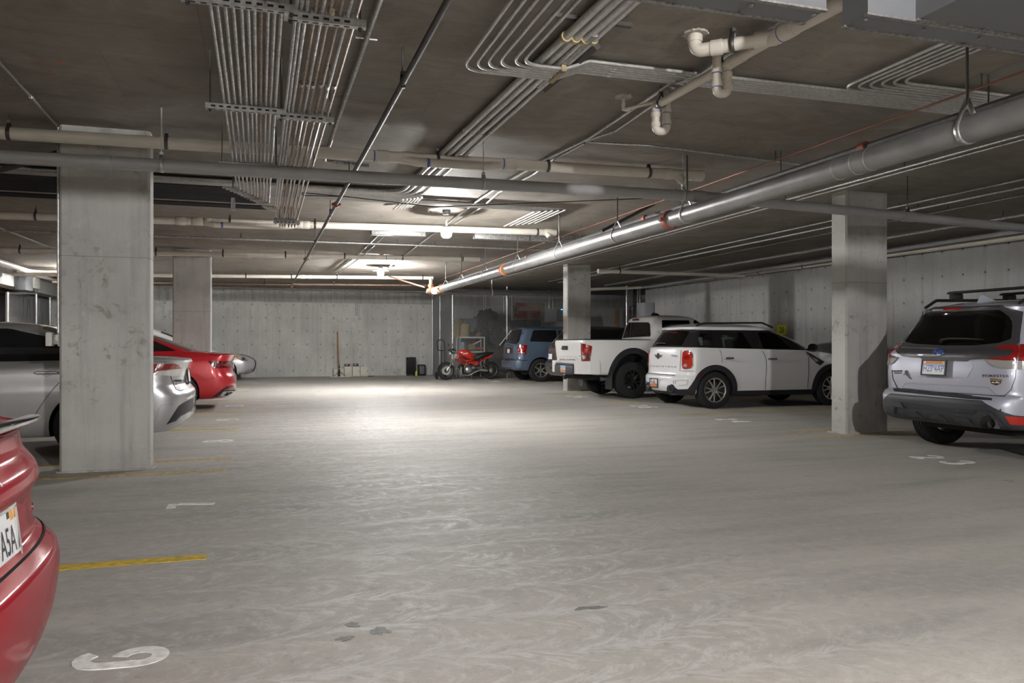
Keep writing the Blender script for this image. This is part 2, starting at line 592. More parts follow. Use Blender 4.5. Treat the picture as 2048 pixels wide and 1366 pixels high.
struct('wall_recess_return', (13.0, 24.4, 0), (15.5, 24.6, CEIL), gray_wall, 'return wall closing the recess')
# the formwork step in the back wall
mb = MB()
mb.box((-2.28, 29.985, 0.0), (-2.25, 30.0, 2.78))
mb.box((-2.28, 29.985, 2.75), (6.35, 30.0, 2.775))
o = mb.build('trim_back', mat('joint_shadow_concrete', (0.30, 0.295, 0.28), 0.9), smooth=False)
tag(o, 'thin formwork joint running up and along the back wall', None, kind='structure')


def column(x0, y0, wd, dp, label):
    c = 0.022
    poly = [(x0 + c, y0), (x0 + wd - c, y0), (x0 + wd, y0 + c), (x0 + wd, y0 + dp - c), (x0 + wd - c, y0 + dp), (x0 + c, y0 + dp), (x0, y0 + dp - c), (x0, y0 + c)]
    mb = MB().prism(poly, 0, CEIL)
    # thin casting seams all round
    o = mb.build('column', M_COLX, smooth=False)
    tag(o, label, 'column', kind='structure')
    s = MB()
    for z in (2.02,) if y0 < 12 else (1.9,):
        g = [(x0 - 0.002 if px == x0 else px, py) for px, py in poly]
        cx, cy = x0 + wd / 2, y0 + dp / 2
        g = [(cx + (px - cx) * 1.004, cy + (py - cy) * 1.008) for px, py in poly]
        s.prism(g, z, z + 0.006)
    s.build('casting_seam', mat('seam_grey', (0.22, 0.21, 0.195), 0.9), o, smooth=False)
    # rough grout at the foot
    b = MB()
    rnd = random.Random(int(x0 * 100))
    pts = []
    n = 44
    for i in range(n):
        a = 2 * PI * i / n
        sx, sy = wd / 2 + 0.018, dp / 2 + 0.018
        k = max(abs(math.cos(a)) / sx, abs(math.sin(a)) / sy)
        e = 1 + rnd.uniform(-0.01, 0.05)
        pts.append((x0 + wd / 2 + math.cos(a) / k * e, y0 + dp / 2 + math.sin(a) / k * e))
    b.prism(pts, 0.0, 0.012)
    b.build('grout_foot', mat('rough_grout', (0.42, 0.40, 0.37), 0.95, noise=0.3, nscale=14), o, smooth=False)
    return o


column(-1.774, 8.27, 0.774, 0.28, 'wide grey concrete column in front of the silver sedan')
column(-1.774, 18.33, 0.774, 0.28, 'concrete column rising behind the red sedan')
column(7.42, 8.64, 0.69, 0.30, 'concrete column beside the silver wagon with roof bars')
column(7.47, 18.75, 0.66, 0.30, 'concrete column behind the white pickup')

# ------------------------------------------------------------------ painted markings on the floor
yellow = mat('yellow_line_paint', (0.62, 0.43, 0.045), 0.6, noise=0.3, nscale=22)
yellow_old = mat('worn_yellow_paint', (0.50, 0.36, 0.14), 0.7, noise=0.4, nscale=18)
white_num = mat('worn_white_paint', (0.80, 0.79, 0.76), 0.65, noise=0.2, nscale=26)


def stripe(x0, x1, y, wd, m, label, grp):
    mb = MB()
    n = 24
    rnd = random.Random(int(y * 31 + x0))
    top = [(x0 + (x1 - x0) * i / n, y + wd / 2 + rnd.uniform(-.003, .003)) for i in range(n + 1)]
    bot = [(x0 + (x1 - x0) * i / n, y - wd / 2 + rnd.uniform(-.003, .003)) for i in range(n, -1, -1)]
    mb.prism(top[::-1] + bot[::-1], 0.0, 0.0025)
    o = mb.build('stall_line', m, smooth=False)
    tag(o, label, 'floor line', grp)


LG = 'yellow stall lines on the left'
stripe(-5.9, -0.285, 4.77, 0.115, yellow, 'bright yellow stall line nearest the camera, right of the red car', LG)
stripe(-5.9, -0.30, 7.97, 0.10, yellow_old, 'faded yellow line just in front of the wide left column', LG)
stripe(-5.9, -0.28, 8.78, 0.10, yellow_old, 'yellow stall line just behind the wide left column', LG)
stripe(-5.9, -0.277, 11.87, 0.10, yellow, 'yellow stall line running under the rear of the silver sedan', LG)
stripe(-5.9, -0.26, 14.75, 0.10, yellow, 'yellow stall line between the silver and the red sedan', LG)
stripe(-5.9, -0.25, 17.8, 0.10, yellow_old, 'yellow stall line just beyond the red sedan', LG)
stripe(-5.9, -0.25, 21.0, 0.10, yellow_old, 'short yellow line far left, beyond the second left column', LG)
stripe(-5.9, -0.25, 24.2, 0.10, yellow_old, 'farthest yellow line on the left, before the silver car at the back wall', LG)
RG = 'yellow stall lines on the right'
stripe(6.85, 12.4, 8.45, 0.10, yellow_old, 'worn yellow line in front of the column by the silver wagon', RG)
stripe(6.85, 12.4, 9.05, 0.10, yellow_old, 'worn yellow line behind the column by the silver wagon', RG)
stripe(6.9, 12.4, 12.05, 0.10, yellow, 'yellow stall line along the near side of the white hatchback', RG)
stripe(6.9, 12.4, 15.15, 0.10, yellow, 'yellow stall line between white hatchback and white pickup', RG)
stripe(6.9, 12.4, 18.2, 0.10, yellow_old, 'yellow stall line on the far side of the white pickup', RG)
stripe(6.9, 12.4, 22.75, 0.10, yellow_old, 'yellow stall line between the dark SUV and the blue SUV', RG)


def arc(cx, cy, rx, ry, a0, a1, n=12):
    return [(cx + rx * math.cos(math.radians(a0 + (a1 - a0) * i / n)), cy + ry * math.sin(math.radians(a0 + (a1 - a0) * i / n))) for i in range(n + 1)]


# stencil strokes in a box 0..1 wide, 0..1.5 high
DIG = {
    '2': [arc(.5, 1.08, .4, .36, 165, -35) + [(.12, .06)], [(.2, .06), (.92, .06)]],
    '3': [arc(.48, 1.1, .36, .34, 160, -70), arc(.48, .42, .42, .38, 72, -160)],
    '4': [[(.7, 0), (.7, 1.45)], [(.62, 1.42), (.06, .45)], [(.06, .42), (.95, .42)]],
    '5': [[(.85, 1.44), (.2, 1.44)], [(.18, 1.38), (.14, .82)], arc(.46, .46, .42, .42, 120, -150)],
    '6': [arc(.5, .45, .36, .36, 75, -215, 20), [(.135, .5), (.16, .95)] + arc(.55, 1.0, .38, .44, 178, 40, 8)],
    '7': [[(.06, 1.42), (.94, 1.42)], [(.84, 1.22), (.5, 0.0)]],
    '8': [arc(.5, 1.1, .33, .34, -80, 260, 20), arc(.5, .4, .4, .36, 98, 440, 20)],
    '9': [arc(.5, 1.04, .36, .36, -105, 250, 20), [(.86, 1.0), (.83, .55)] + arc(.45, .5, .38, .44, 0, -130, 8)],
}


def number(txt, cx, cy, up, h, label, sw=0.062):
    """stencilled number; up = +1: read by someone facing +X, -1: facing -X"""
    wd = h * 0.62
    n = len(txt)
    par = None
    if n > 1:
        par = thing('stall_number', label, 'floor number', (0, 0, 0), 0, 'white stall numbers')
    for k, ch in enumerate(txt):
        mb = MB()
        for lay, st in enumerate(DIG[ch]):
            loc = []
            for a, b in st:
                xr = (a - .5) * wd + (k - (n - 1) / 2) * wd * 1.9
                yu = (b / 1.5 - .5) * h
                loc.append(Vector((cx + up * yu, cy - up * xr, 0)))
            z1 = 0.002 + lay * 0.002
            V = []
            for i, p in enumerate(loc):
                t = (loc[min(i + 1, len(loc) - 1)] - loc[max(i - 1, 0)]).normalized()
                nn = Vector((-t.y, t.x, 0)) * sw / 2
                for z in (z1, 0.0):
                    up_ = Vector((0, 0, z))
                    V += [p + nn + up_, p - nn + up_]
            F = []
            for i in range(len(loc) - 1):
                a, b = 4 * i, 4 * i + 4
                F += [(a, a + 1, b + 1, b), (a + 2, b + 2, b + 3, a + 3), (a, b, b + 2, a + 2), (a + 1, a + 3, b + 3, b + 1)]
            e = 4 * (len(loc) - 1)
            F += [(0, 2, 3, 1), (e, e + 1, e + 3, e + 2)]
            mb.add(V, F)
        o = mb.build('stall_number' if n == 1 else 'digit', white_num, par, smooth=False)
        if n == 1:
            tag(o, label, 'floor number', 'white stall numbers')


number('6', -0.50, 3.325, -1, 0.31, 'white stencilled number 6 on the floor nearest the camera', 0.062)
number('7', -0.48, 6.33, -1, 0.31, 'white stencilled number 7 on the floor before the wide left column', 0.06)
number('8', -0.49, 10.4, -1, 0.33, 'white stencilled number 8 on the floor behind the silver sedan')
number('9', -0.49, 13.3, -1, 0.33, 'white stencilled number 9 on the floor between the two left sedans')
number('2', -0.47, 16.2, -1, 0.33, 'pale worn stall number on the floor behind the red sedan')
number('2', -0.45, 22.6, -1, 0.33, 'pale worn stall number far left, near the silver car at the back')
number('23', 6.75, 6.45, 1, 0.33, 'white stencilled number 23 on the floor behind the silver wagon')
number('24', 7.08, 10.75, 1, 0.33, 'white stencilled number 24 on the floor of the empty stall')
number('25', 7.02, 13.68, 1, 0.33, 'white stencilled number 25 on the floor behind the white hatchback')
number('26', 6.90, 16.7, 1, 0.33, 'white stencilled number 26 on the floor behind the white pickup')
number('28', 7.2, 24.3, 1, 0.3, 'worn white stall number on the floor behind the blue SUV')

# dried patches on the slab, each a thin film of its own shape
def stain(cx, cy, rx, ry, seed, label):
    rnd = random.Random(seed)
    n = 40
    pts = []
    ph = [rnd.uniform(0, 6.3) for _ in range(5)]
    for i in range(n):
        a = 2 * PI * i / n
        k = 1 + sum(0.16 / (j + 1) ** .4 * math.sin((j + 2) * a + ph[j]) for j in range(5)) + rnd.uniform(-.08, .08)
        pts.append((cx + rx * k * math.cos(a), cy + ry * k * math.sin(a)))
    o = MB().prism(pts, 0.0, 0.0012).build('floor_stain', mat('dry_oil_film', (0.185, 0.18, 0.172), 0.62, noise=0.25, nscale=25), smooth=False)
    tag(o, label, 'floor stain', 'dark dried stains on the floor')


p = at(760, 1262, Z=0); stain(p.x, p.y, .035, .05, 3, 'dark irregular stain on the floor near the bottom centre of the aisle')
p = at(705, 1250, Z=0); stain(p.x, p.y, .03, .03, 5, 'small dark stain just left of the largest bottom stain')
p = at(690, 1277, Z=0); stain(p.x, p.y, .03, .03, 8, 'dark stain below and left of the largest bottom stain')
p = at(1180, 1216, Z=0); stain(p.x, p.y, .075, .022, 11, 'long thin dark stain on the floor right of centre')

# ------------------------------------------------------------------ lamps
for i, (x, y, z, k, vis) in enumerate(LAMPS):
    lab = ['lit ceiling lamp with bright globe, the nearer of the two in view', 'lit ceiling lamp with bright globe, the farther one near the back wall',
           'lit ceiling lamp just out of view above the upper right', 'unseen fill lamp added over the aisle behind the camera',
           'unseen ceiling lamp added far back over the left stalls', 'unseen fill lamp added behind the camera on the left', 'unseen fill lamp added behind the camera on the right'][i]
    t = thing('ceiling_lamp', lab, 'lamp', (x, y, CEIL), 0)
    b = MB().lathe([(0.0, 0), (.062, 0), (.062, -.045), (.05, -.06), (.05, -.075), (0, -.075)][::-1], 20)
    b.build('junction_box', galv, t)
    MB().lathe([(.03, z - CEIL + .085), (.20, z - CEIL + .052), (.205, z - CEIL + .058), (.03, z - CEIL + .095)], 28, closed=True).build('canopy', galv_old, t)
    h = z - CEIL
    MB().tube([(0, 0, h + .08), (0, 0, -.06)], .012, 8).build('stem', galv, t)
    prof = [(0.0, h - .09), (.045, h - .083), (.075, h - .055), (.084, h - .01), (.07, h + .03), (.045, h + .045), (0, h + .045)]
    area = sum(PI * (a[0] + b[0]) * math.hypot(a[0] - b[0], a[1] - b[1]) for a, b in zip(prof, prof[1:]))
    lg = mat('lit_lamp_globe_%s' % k, (0.9, 0.9, 0.9), 0.5, emit=(1.0, 0.985, 0.965), estr=LAMP_POWER * k / (PI * area))
    MB().lathe(prof, 14).build('lamp_globe', lg, t)


# ------------------------------------------------------------------ pipes and conduits overhead
def pipe(name, label, cat, pts, r, m, group=None, bend=0.0, n=12):
    pp = fillet(pts, bend, 8) if bend else [Vector(p) for p in pts]
    o = MB().tube(pp, r, n).build(name, m)
    return tag(o, label, cat, group)


def along(a, b, t):
    return Vector(a).lerp(Vector(b), t)


def collar(par, a, b, t, r, ln, m=pvc, name='fitting'):
    d = (Vector(b) - Vector(a)).normalized()
    c = along(a, b, t)
    return MB().tube([c - d * ln / 2, c - d * (ln / 2 - .006), c + d * (ln / 2 - .006), c + d * ln / 2], r, 20, rs=[r * .96, r, r, r * .96]).build(name, m, par)


def hanger(par, c, r, m=dark_steel, axis=(1, 0, 0), top=CEIL):
    """threaded rod and a strap ring round a pipe"""
    ax = Vector(axis).normalized()
    side = Vector((0, 0, 1)).cross(ax)
    up = Vector((0, 0, 1))
    ring = []
    for i in range(19):
        a = math.radians(-235 + 290 * i / 18)
        ring.append(c + side * (math.cos(a) * (r + .004)) + up * (math.sin(a) * (r + .004)))
    ring = [c + up * (r + .05) + side * -.004] + ring[::-1] + [c + up * (r + .05) + side * .004]
    mb = MB()
    vs, fs = [], []
    for p in ring:
        vs += [p - ax * .016, p + ax * .016]
    for i in range(len(ring) - 1):
        fs.append((2 * i, 2 * i + 1, 2 * i + 3, 2 * i + 2))
    mb.add(vs, fs)
    o = mb.build('hanger_strap', m, par)
    sd = o.modifiers.new('thick', 'SOLIDIFY')
    sd.thickness = .004
    rod = MB().tube([c + up * (r + .03), Vector((c.x, c.y, top))], .006, 6)
    rod.box((c.x - .014, c.y - .014, c.z + r + .035), (c.x + .014, c.y + .014, c.z + r + .06))
    rod.build('hanger_rod', m, par)


def pxX(px, Y):
    """X on a plane Y=const seen at column px"""
    d = ray(px, 600)
    return d.x * Y / d.y


def on_line(a, b, px):
    """parameter of the point of the transverse segment a-b seen at image column px"""
    lo, hi = 0.0, 1.0
    for _ in range(40):
        t = (lo + hi) / 2
        p = along(a, b, t)
        q = 1024 + FPX * (p.x * CS - p.y * SN) / (p.x * SN + p.y * CS)
        if q < px:
            lo = t
        else:
            hi = t
    return t


# -- beige drain pipes across the hall
def drain(label, Y, y0, x1, y1, hang, fits=(), tapes=(), r=.057, side=None, X0=-6.0):
    b = at(x1, y1, Y=Y)
    a0 = at(0, y0, Y=Y)
    a = a0 + (b - a0) * ((X0 - a0.x) / (b.x - a0.x))
    o = pipe('drain_pipe', label, 'pipe', [a, b], r, pvc, 'beige drain pipes under the ceiling', n=20)
    for px in hang:
        hanger(o, along(a, b, on_line(a, b, px)), r)
    for px, ln in fits:
        collar(o, a, b, on_line(a, b, px), r * 1.13, ln)
    for px in tapes:
        collar(o, a, b, on_line(a, b, px), r * 1.02, .022, blue_tape, 'primer_band')
    if side:
        s0, s1 = side                                                # second pipe below, joined by a wye
        p0, p1 = along(a, b, on_line(a, b, s0)), along(a, b, on_line(a, b, s1))
        d = (p1 - p0).normalized()
        q = Vector((0, -.05, -.05))
        pts = [p0 - d * .1, p0 + d * .12, p0 + d * .32 + q, p1 - d * .35 + q, p1 - d * .12, p1 + d * .05]
        MB().tube(fillet(pts, .12, 6), r * .8, 16).build('wye_branch', pvc, o)
        MB().tube([p0 + d * .42 + q, p0 + d * .45 + q], r * .83, 16).build('primer_band', blue_tape, o)
    return o, a, b


d1, a1, b1 = drain('large beige drain pipe nearest the camera, crossing before the wide left column', 8.08, 266, 1405, 352, (18, 333, 875, 1095, 1297),
                   ((765, .12), (812, .10), (1020, .12), (1335, .10), (1392, .16)), (748, 814, 1006, 1029), side=(770, 1030))
q = along(a1, b1, on_line(a1, b1, 1352))
MB().tube([q, q + Vector((.06, -.03, -.07)), q + Vector((.10, -.05, -.085))], .05, 16).build('cleanout_plug', pvc, d1)
d2, a2, b2 = drain('beige drain pipe crossing just behind the nearer lit lamp', 13.2, 431, 1110, 465, (72, 460, 630, 1074),
                   ((362, .13), (395, .16), (415, .1), (600, .1), (612, .1), (1100, .22)), (396,), side=(385, 615))
q = along(a2, b2, on_line(a2, b2, 1092))
MB().tube([q, q + Vector((.05, -.05, -.09))], .05, 16).build('cleanout_plug', pvc, d2)
d3, a3, b3 = drain('beige drain pipe crossing in front of the second left column', 18.05, 500.5, 959, 518, (40, 312, 446, 571, 689, 805, 925),
                   ((12, .15), (497, .1), (521, .1), (628, .1), (657, .1), (763, .1), (940, .3)), (525, 658, 762, 772))
d4, a4, b4 = drain('slim beige pipe crossing high in front of the back wall, farthest of its kind', 23.0, 548, 866, 556, (492, 583, 674, 845), ((605, .12), (620, .1)), (605,), r=.05)

# -- grey drain crossing the whole width
Yg = 7.42
ga, gm, gb = at(0, 313, Y=Yg), at(1403, 393, Y=Yg), at(2048, 456, Y=7.85)
ga = ga + (ga - gm) * .25
gb = gb + (gb - gm) * .25
og = pipe('grey_drain_pipe', 'grey plastic pipe crossing the whole garage below the nearest beige pipe', 'pipe', [ga, gm, gb], .056, pvc_gray, n=20)
for px, s in ((323, 0), (967, 0), (1366, 0)):
    c = along(ga, gm, on_line(ga, gm, px))
    hanger(og, c, .056, mat('pale_strap', (.55, .54, .52), .45, .5))
for px in (205, 1395):
    collar(og, ga, gm, on_line(ga, gm, px), .062, .14, pvc_gray)
t = on_line(gm, gb, 1815)
collar(og, gm, gb, t, .063, .16, pvc_gray)
hanger(og, along(gm, gb, t), .056)

# -- thin galvanised line and slim lines across
e0, e1 = at(0, 461, Y=15.4), at(1100, 500, Y=15.4)
o = pipe('cross_conduit', 'thin bright conduit crossing behind the nearer lit lamp', 'conduit', [e0, e1], .02, galv, 'slim lines across the hall')
for px in (482, 795, 870):
    c = along(e0, e1, on_line(e0, e1, px))
    MB().tube([c, Vector((c.x, c.y, CEIL))], .008, 6).build('hanger_rod', dark_steel, o)
# grey flat wireways by the nearer lamp
for (x0, y0, x1, y1, Y, lab) in ((742, 464, 850, 467, 13.9, 'flat grey wireway box left of the nearer lamp'), (948, 474, 1168, 484, 13.9, 'flat grey wireway box right of the nearer lamp')):
    p, q2 = at(x0, y0, Y=Y), at(x1, y1, Y=Y)
    zz = (p.z + q2.z) / 2
    mb = MB().box((p.x, Y - .07, CEIL - .13), (q2.x, Y + .07, CEIL - .002), bev=.006)
    o = tag(mb.build('wireway', galv_old), lab, 'wireway')

# -- sprinkler pipe along the aisle, dark, on rods
Zs = 2.99
s0 = at(897, 0, Z=Zs)
s0 = s0 + Vector((0, -(s0.y + 3), 0))
Xs = at(897, 0, Z=Zs).x
s1 = Vector((at(613, 517, Z=Zs).x, 24.2, Zs))
o = pipe('sprinkler_pipe', 'dark steel sprinkler pipe running down the aisle to the back wall', 'pipe', [(Xs, -3, Zs), s1], .0215, black_iron)
for yy in (3.55, 5.4, 8.8, 11.2, 14.4, 17.5):
    hanger(o, Vector((Xs + (s1.x - Xs) * (yy + 3) / (s1.y + 3), yy, Zs)), .022)
for px in (668, 612):
    yy = {668: 10.35, 612: 17.2}[px]
    c = Vector((Xs + (s1.x - Xs) * (yy + 3) / (s1.y + 3), yy, Zs))
    k = MB().tube([c + Vector((0, -.04, 0)), c + Vector((0, .04, 0))], .036, 14)
    k.box((c.x - .055, c.y - .03, c.z - .015), (c.x + .055, c.y + .03, c.z + .015))
    k.build('grooved_coupling', red_paint, o)
# cross main along the back wall
p, q = at(300, 566, Y=24.2), at(866, 571, Y=24.2)
o2 = pipe('sprinkler_cross_main', 'rust-coloured pipe running along the top of the back wall', 'pipe', [p + (p - q) * .3, q], .034, rusty)
for px in (420, 530, 668, 800):
    hanger(o2, along(p, q, on_line(p, q, px)), .034)
k = MB().tube([s1 + Vector((0, -.1, 0)), s1 + Vector((0, .1, -.02)), s1 + Vector((-.03, .18, -.1))], .04, 12)
k.build('tee_fitting', mat('rust_orange', (.25, .125, .085), .6), o2)

# -- the big main along the right of the aisle
XB, ZB, RB = 4.41, 2.60, .09
yE = 20.6
main_m = mat('main_pipe_grey', (0.30, 0.30, 0.30), 0.36, 0.5, noise=0.15, nscale=5)
om = pipe('fire_main', 'large grey steel main pipe running along the right side of the aisle', 'pipe', [(XB, -4, ZB), (XB, yE, ZB)], RB, main_m, n=28)


def clamp(par, c, r, m, axis):
    ax = Vector(axis)
    MB().tube([c - ax * .045, c - ax * .035, c + ax * .035, c + ax * .045], r, 24, rs=[r * 1.02, r * 1.2, r * 1.2, r * 1.02]).build('grooved_coupling', m, par)
    s = Vector((0, 0, 1)).cross(ax)
    b = MB()
    for q in (1, -1):
        b.tube([c + s * q * r * 1.25 - ax * .03, c + s * q * r * 1.25 + ax * .03], .022, 8)
    b.build('coupling_bolt', m, par)


for yy, m in ((7.95, red_paint), (14.24, orange_paint), (19.6, orange_paint)):
    clamp(om, Vector((XB, yy, ZB)), RB, m, (0, 1, 0))


def loop_hanger(par, c, r, m):
    """wide pear-shaped loop on a rod"""
    up, sd = Vector((0, 0, 1)), Vector((1, 0, 0))
    pts = [c + up * (r + .12)]
    for i in range(21):
        a = math.radians(150 - 300 * i / 20 - 90 + 0)
        a = math.radians(150 + 240 * i / 20)
        pts.append(c + sd * (math.cos(a) * (r + .006)) + up * (math.sin(a) * (r + .006)))
    pts.append(c + up * (r + .12))
    vs, fs = [], []
    ax = Vector((0, 1, 0))
    for p in pts:
        vs += [p - ax * .02, p + ax * .02]
    for i in range(len(pts) - 1):
        fs.append((2 * i, 2 * i + 1, 2 * i + 3, 2 * i + 2))
    o = MB().add(vs, fs).build('loop_hanger', m, par)
    o.modifiers.new('t', 'SOLIDIFY').thickness = .005
    MB().tube([c + up * (r + .1), Vector((c.x, c.y, CEIL))], .009, 8).build('hanger_rod', dark_steel, par)


for yy in (4.016, 7.57, 9.32, 11.4, 13.47, 15.6, 17.6, 19.2):
    loop_hanger(om, Vector((XB, yy, ZB)), RB, galv)
for yy in (8.75, 16.8, 14.2, 5.2, 5.0, 4.85):
    MB().tube([(XB, yy, ZB), (XB, yy + .012, ZB)], RB + .003, 24).build('tie_wire', galv, om)
# end fittings and the turn to the right
rt = thing('main_valve_fitting', 'rusty orange and white fittings where the large main pipe turns', 'pipe fitting', (XB, yE, ZB))
MB().tube([(-.2, 0, 0), (-.1, 0, 0), (.06, 0, 0)], RB * 1.05, 18, rs=[.05, .1, .1]).build('end_cap', mat('rust_orange', (.25, .125, .085), .6), rt)
MB().tube([(0, -.62, 0), (0, -.08, 0)], RB * 1.08, 20).build('painted_sleeve', mat('chalky_paint', (.62, .56, .46), .7, noise=.3, nscale=12), rt)
MB().tube([(-.08, 0, .02), (-.08, 0, .34)], .05, 14).build('riser', pvc, rt)
MB().tube([(-.08, 0, .1), (-.08, 0, .18)], .075, 14).build('riser_flange', orange_paint, rt)
o = pipe('branch_main', 'dark pipe continuing from the large main towards the right in front of the mesh cage', 'pipe', fillet([(XB + .1, yE, ZB), (pxX(1158, yE), yE, ZB), (pxX(1158, yE), yE, CEIL - .01)], .15), RB * .9, black_iron, n=20)
hanger(o, Vector((XB + 1.6, yE, ZB)), RB * .9, galv)
p, q = at(640, 545, Y=22.5), at(868, 580, Y=yE - .1)
o = pipe('brace_rod', 'long thin rusty rod slanting down to the end of the large main', 'rod', [at(772, 551, Z=CEIL - .03), Vector((XB - .25, yE, ZB + .1))], .02, mat('rust_orange', (.25, .125, .085), .6))
# sway brace: slanted dark strut to the main
o = pipe('sway_brace', 'dark slanted steel brace between ceiling and the large main pipe', 'brace', [at(1308, 408, Z=CEIL - .035), Vector((XB - .02, at(1206, 480, X=XB).y, ZB + .12))], .022, black_iron)
o = pipe('seismic_cable', 'thin slack black cable strung under the ceiling across the middle', 'cable', [at(690, 393, Z=3.12), at(600, 385, Z=3.16), at(608, 391, Z=3.10), at(690, 393, Z=3.10), at(870, 414, Z=3.05), at(1285, 397, Z=3.2)], .006, black_pl, n=6)
# neighbours of the main
LX = [(at(1623, 328, Z=3.0).x, 3.0, .03, black_iron, 'dark steel line running just left of the large main pipe', 0),
      (at(1550, 321, Z=3.14).x, 3.14, .009, mat('copper_rust', (.27, .12, .08), .5, .5), 'thin rust-red line running left of the large main pipe', 0),
      (at(1571, 400, Z=3.18).x, 3.18, .014, galv, 'thin bright conduit just right of the large main pipe', 0),
      (at(1560, 409, Z=3.18).x, 3.18, .014, galv, 'second thin bright conduit just right of the large main pipe', 0),
      (at(1400, 498, Z=3.2).x, 3.2, .014, galv, 'thin conduit on the ceiling between main pipe and right column', 0),
      (at(1400, 507, Z=3.18).x, 3.18, .02, galv, 'conduit on the ceiling just left of the right column', 0),
      (at(1500, 497, Z=3.19).x, 3.19, .014, galv_old, 'dull conduit on the ceiling in line with the right column', 0),
      (at(1500, 522, Z=3.12).x, 3.12, .03, galv_old, 'dull pipe under the ceiling to the right of the right column', 0)]
for X, Z, r, m, lab, _ in LX:
    o = pipe('long_conduit', lab, 'conduit', [(X, -3, Z), (X, 19.9 if Z < 3.1 and r == .03 and X < 5 else 23.8, Z)], r, m, 'long lines beside the main pipe', n=8)
    for yy in (4.6, 7.1, 9.2, 12.6, 16.0):
        MB().tube([(X, yy, Z - r - .004), (X, yy, CEIL)], .006, 6).build('hanger_rod', dark_steel, o)
    if 'dark steel' in lab:
        for yy in (5.9, 10.2, 15.4):
            MB().tube([(X, yy - .04, Z), (X, yy + .04, Z)], .046, 12).build('grooved_coupling', red_paint, o)
# beige pipes along the right wall and across to the far column
p0 = Vector((12.5, at(2040, 474, X=12.5).y, at(2040, 474, X=12.5).z))
p1 = at(1300, 573.5, X=12.5)
o = pipe('wall_drain_pipe', 'long beige pipe running along the top of the right wall', 'pipe', [p0 + (p0 - p1) * .6, p1], .055, pvc, n=14)
for t in (.25, .42, .55, .7, .82, .92):
    hanger(o, along(p0, p1, t), .055, axis=(0, 1, 0))
o = pipe('wall_grey_pipe', 'grey pipe running above the beige pipe along the right wall', 'pipe', [(12.2, -5, 3.12), (12.2, 23.8, 3.10)], .05, pvc_gray, n=12)
pa, pb = at(1196, 542, Y=18.3), at(1440, 550, Y=18.3)
o = pipe('branch_drain_pipe', 'short beige branch pipe between the far right column and the right wall', 'pipe', [pa, Vector((12.4, 18.3, pb.z + (pb.z - pa.z) * (12.4 - pb.x) / (pb.x - pa.x)))], .05, pvc, n=14)
MB().tube([pa, pa + Vector((.3, 0, 0))], .06, 14).build('fitting', pvc, o)
hanger(o, pa + Vector((.6, 0, 0)), .05)
o = pipe('recess_drain_pipe', 'beige pipe bending across the dark recess behind the pickup', 'pipe', [at(1150, 580, Y=24.5), at(1255, 576, Y=24.3), Vector((12.5, 23.6, p1.z))], .055, pvc, bend=.2, n=12)

# -- conduit rack on struts, left of centre
ZR = 2.885
lx = [428, 441, 456, 471, 486, 498.5, 510, 522, 535, 547, 559]
rx = [586, 594, 604, 616, 629, 641, 659, 674, 689]
XL = [at(px, 58 + (px - 428) * .17, Z=ZR).x for px in lx]
XR = [at(px, 82 + (px - 586) * .17, Z=ZR - .015).x for px in rx]
sleeve = mat('black_conduit', (0.028, 0.028, 0.034), 0.4)
rack_m = mat('rack_conduit', (0.52, 0.52, 0.53), 0.36, 0.8, noise=0.35, nscale=45)
rust_c = mat('rusted_conduit', (0.36, 0.29, 0.24), 0.5, 0.6, noise=0.35, nscale=35)
for i, X in enumerate(XL):
    yb = 9.05 + .085 * i
    o = pipe('rack_conduit', '%s steel conduit from the left in the strut-hung rack' % ORD[i], 'conduit', fillet([(X, -3, ZR), (X, yb, ZR), (X - .16, yb, ZR)], .08, 6), .0105, rust_c if i == 7 else rack_m, 'conduits of the hanging rack', n=8)
    MB().tube([(X - .15, yb, ZR), (-6.1, yb, ZR + .01)], .0125, 8).build('black_sleeve', sleeve, o)
for i, X in enumerate(XR):
    ye = 11.75 if i > 2 else 10.05 + .09 * i
    X2 = X + (.0 if i < 3 else .02)
    end = [(X, ye, ZR - .015), (X - .16, ye, ZR - .015)] if i < 3 else [(X2, ye, ZR - .015), (X2, ye + .12, ZR + .3)]
    o = pipe('rack_conduit', '%s steel conduit in the right half of the strut-hung rack' % ORD[i], 'conduit', fillet([(X, -3, ZR - .015)] + end, .07, 6), .0105, rust_c if i in (3, 5, 6, 8) else rack_m, 'conduits of the hanging rack', n=8)
    if i < 3:
        MB().tube([(X - .15, ye, ZR - .015), (-6.1, ye, ZR)], .0125, 8).build('black_sleeve', sleeve, o)
    else:
        yc = 5.22 + .03 * (i % 2)
        MB().tube([(X, yc - .03, ZR - .015), (X, yc + .03, ZR - .015)], .0155, 10).build('conduit_coupling', galv_old, o)


def strut(x0, x1, y, z, label):
    t = thing('strut_channel', label, 'strut', (0, 0, 0), 0, 'struts of the conduit rack')
    mb = MB().use(galv).box((x0, y - .0205, z - .041), (x1, y + .0205, z - .003))
    s = mb
    s.use(black_pl)
    k = int((x1 - x0) / .051)
    for i in range(1, k):
        x = x0 + i * .051
        s.box((x - .014, y - .0213, z - .028), (x + .014, y - .0203, z - .016))
        s.box((x - .014, y - .006, z - .0422), (x + .014, y + .006, z - .0408))
    s.build('channel', None, t, smooth=False)
    for x in (x0 + .03, x1 - .03):
        r = MB().tube([(x, y, z - .06), (x, y, CEIL)], .005, 6)
        r.lathe([(.011, -.052), (.011, -.042), (0, -.042)], 6, frame((x, y, z), (0, 0, 1)))
        r.build('threaded_rod', dark_steel, t)
    for X in XL + XR:
        if x0 < X < x1:
            MB().box((X - .013, y - .012, z - .003), (X + .013, y + .012, z + .03)).build('conduit_clamp', galv_old, t, smooth=False)


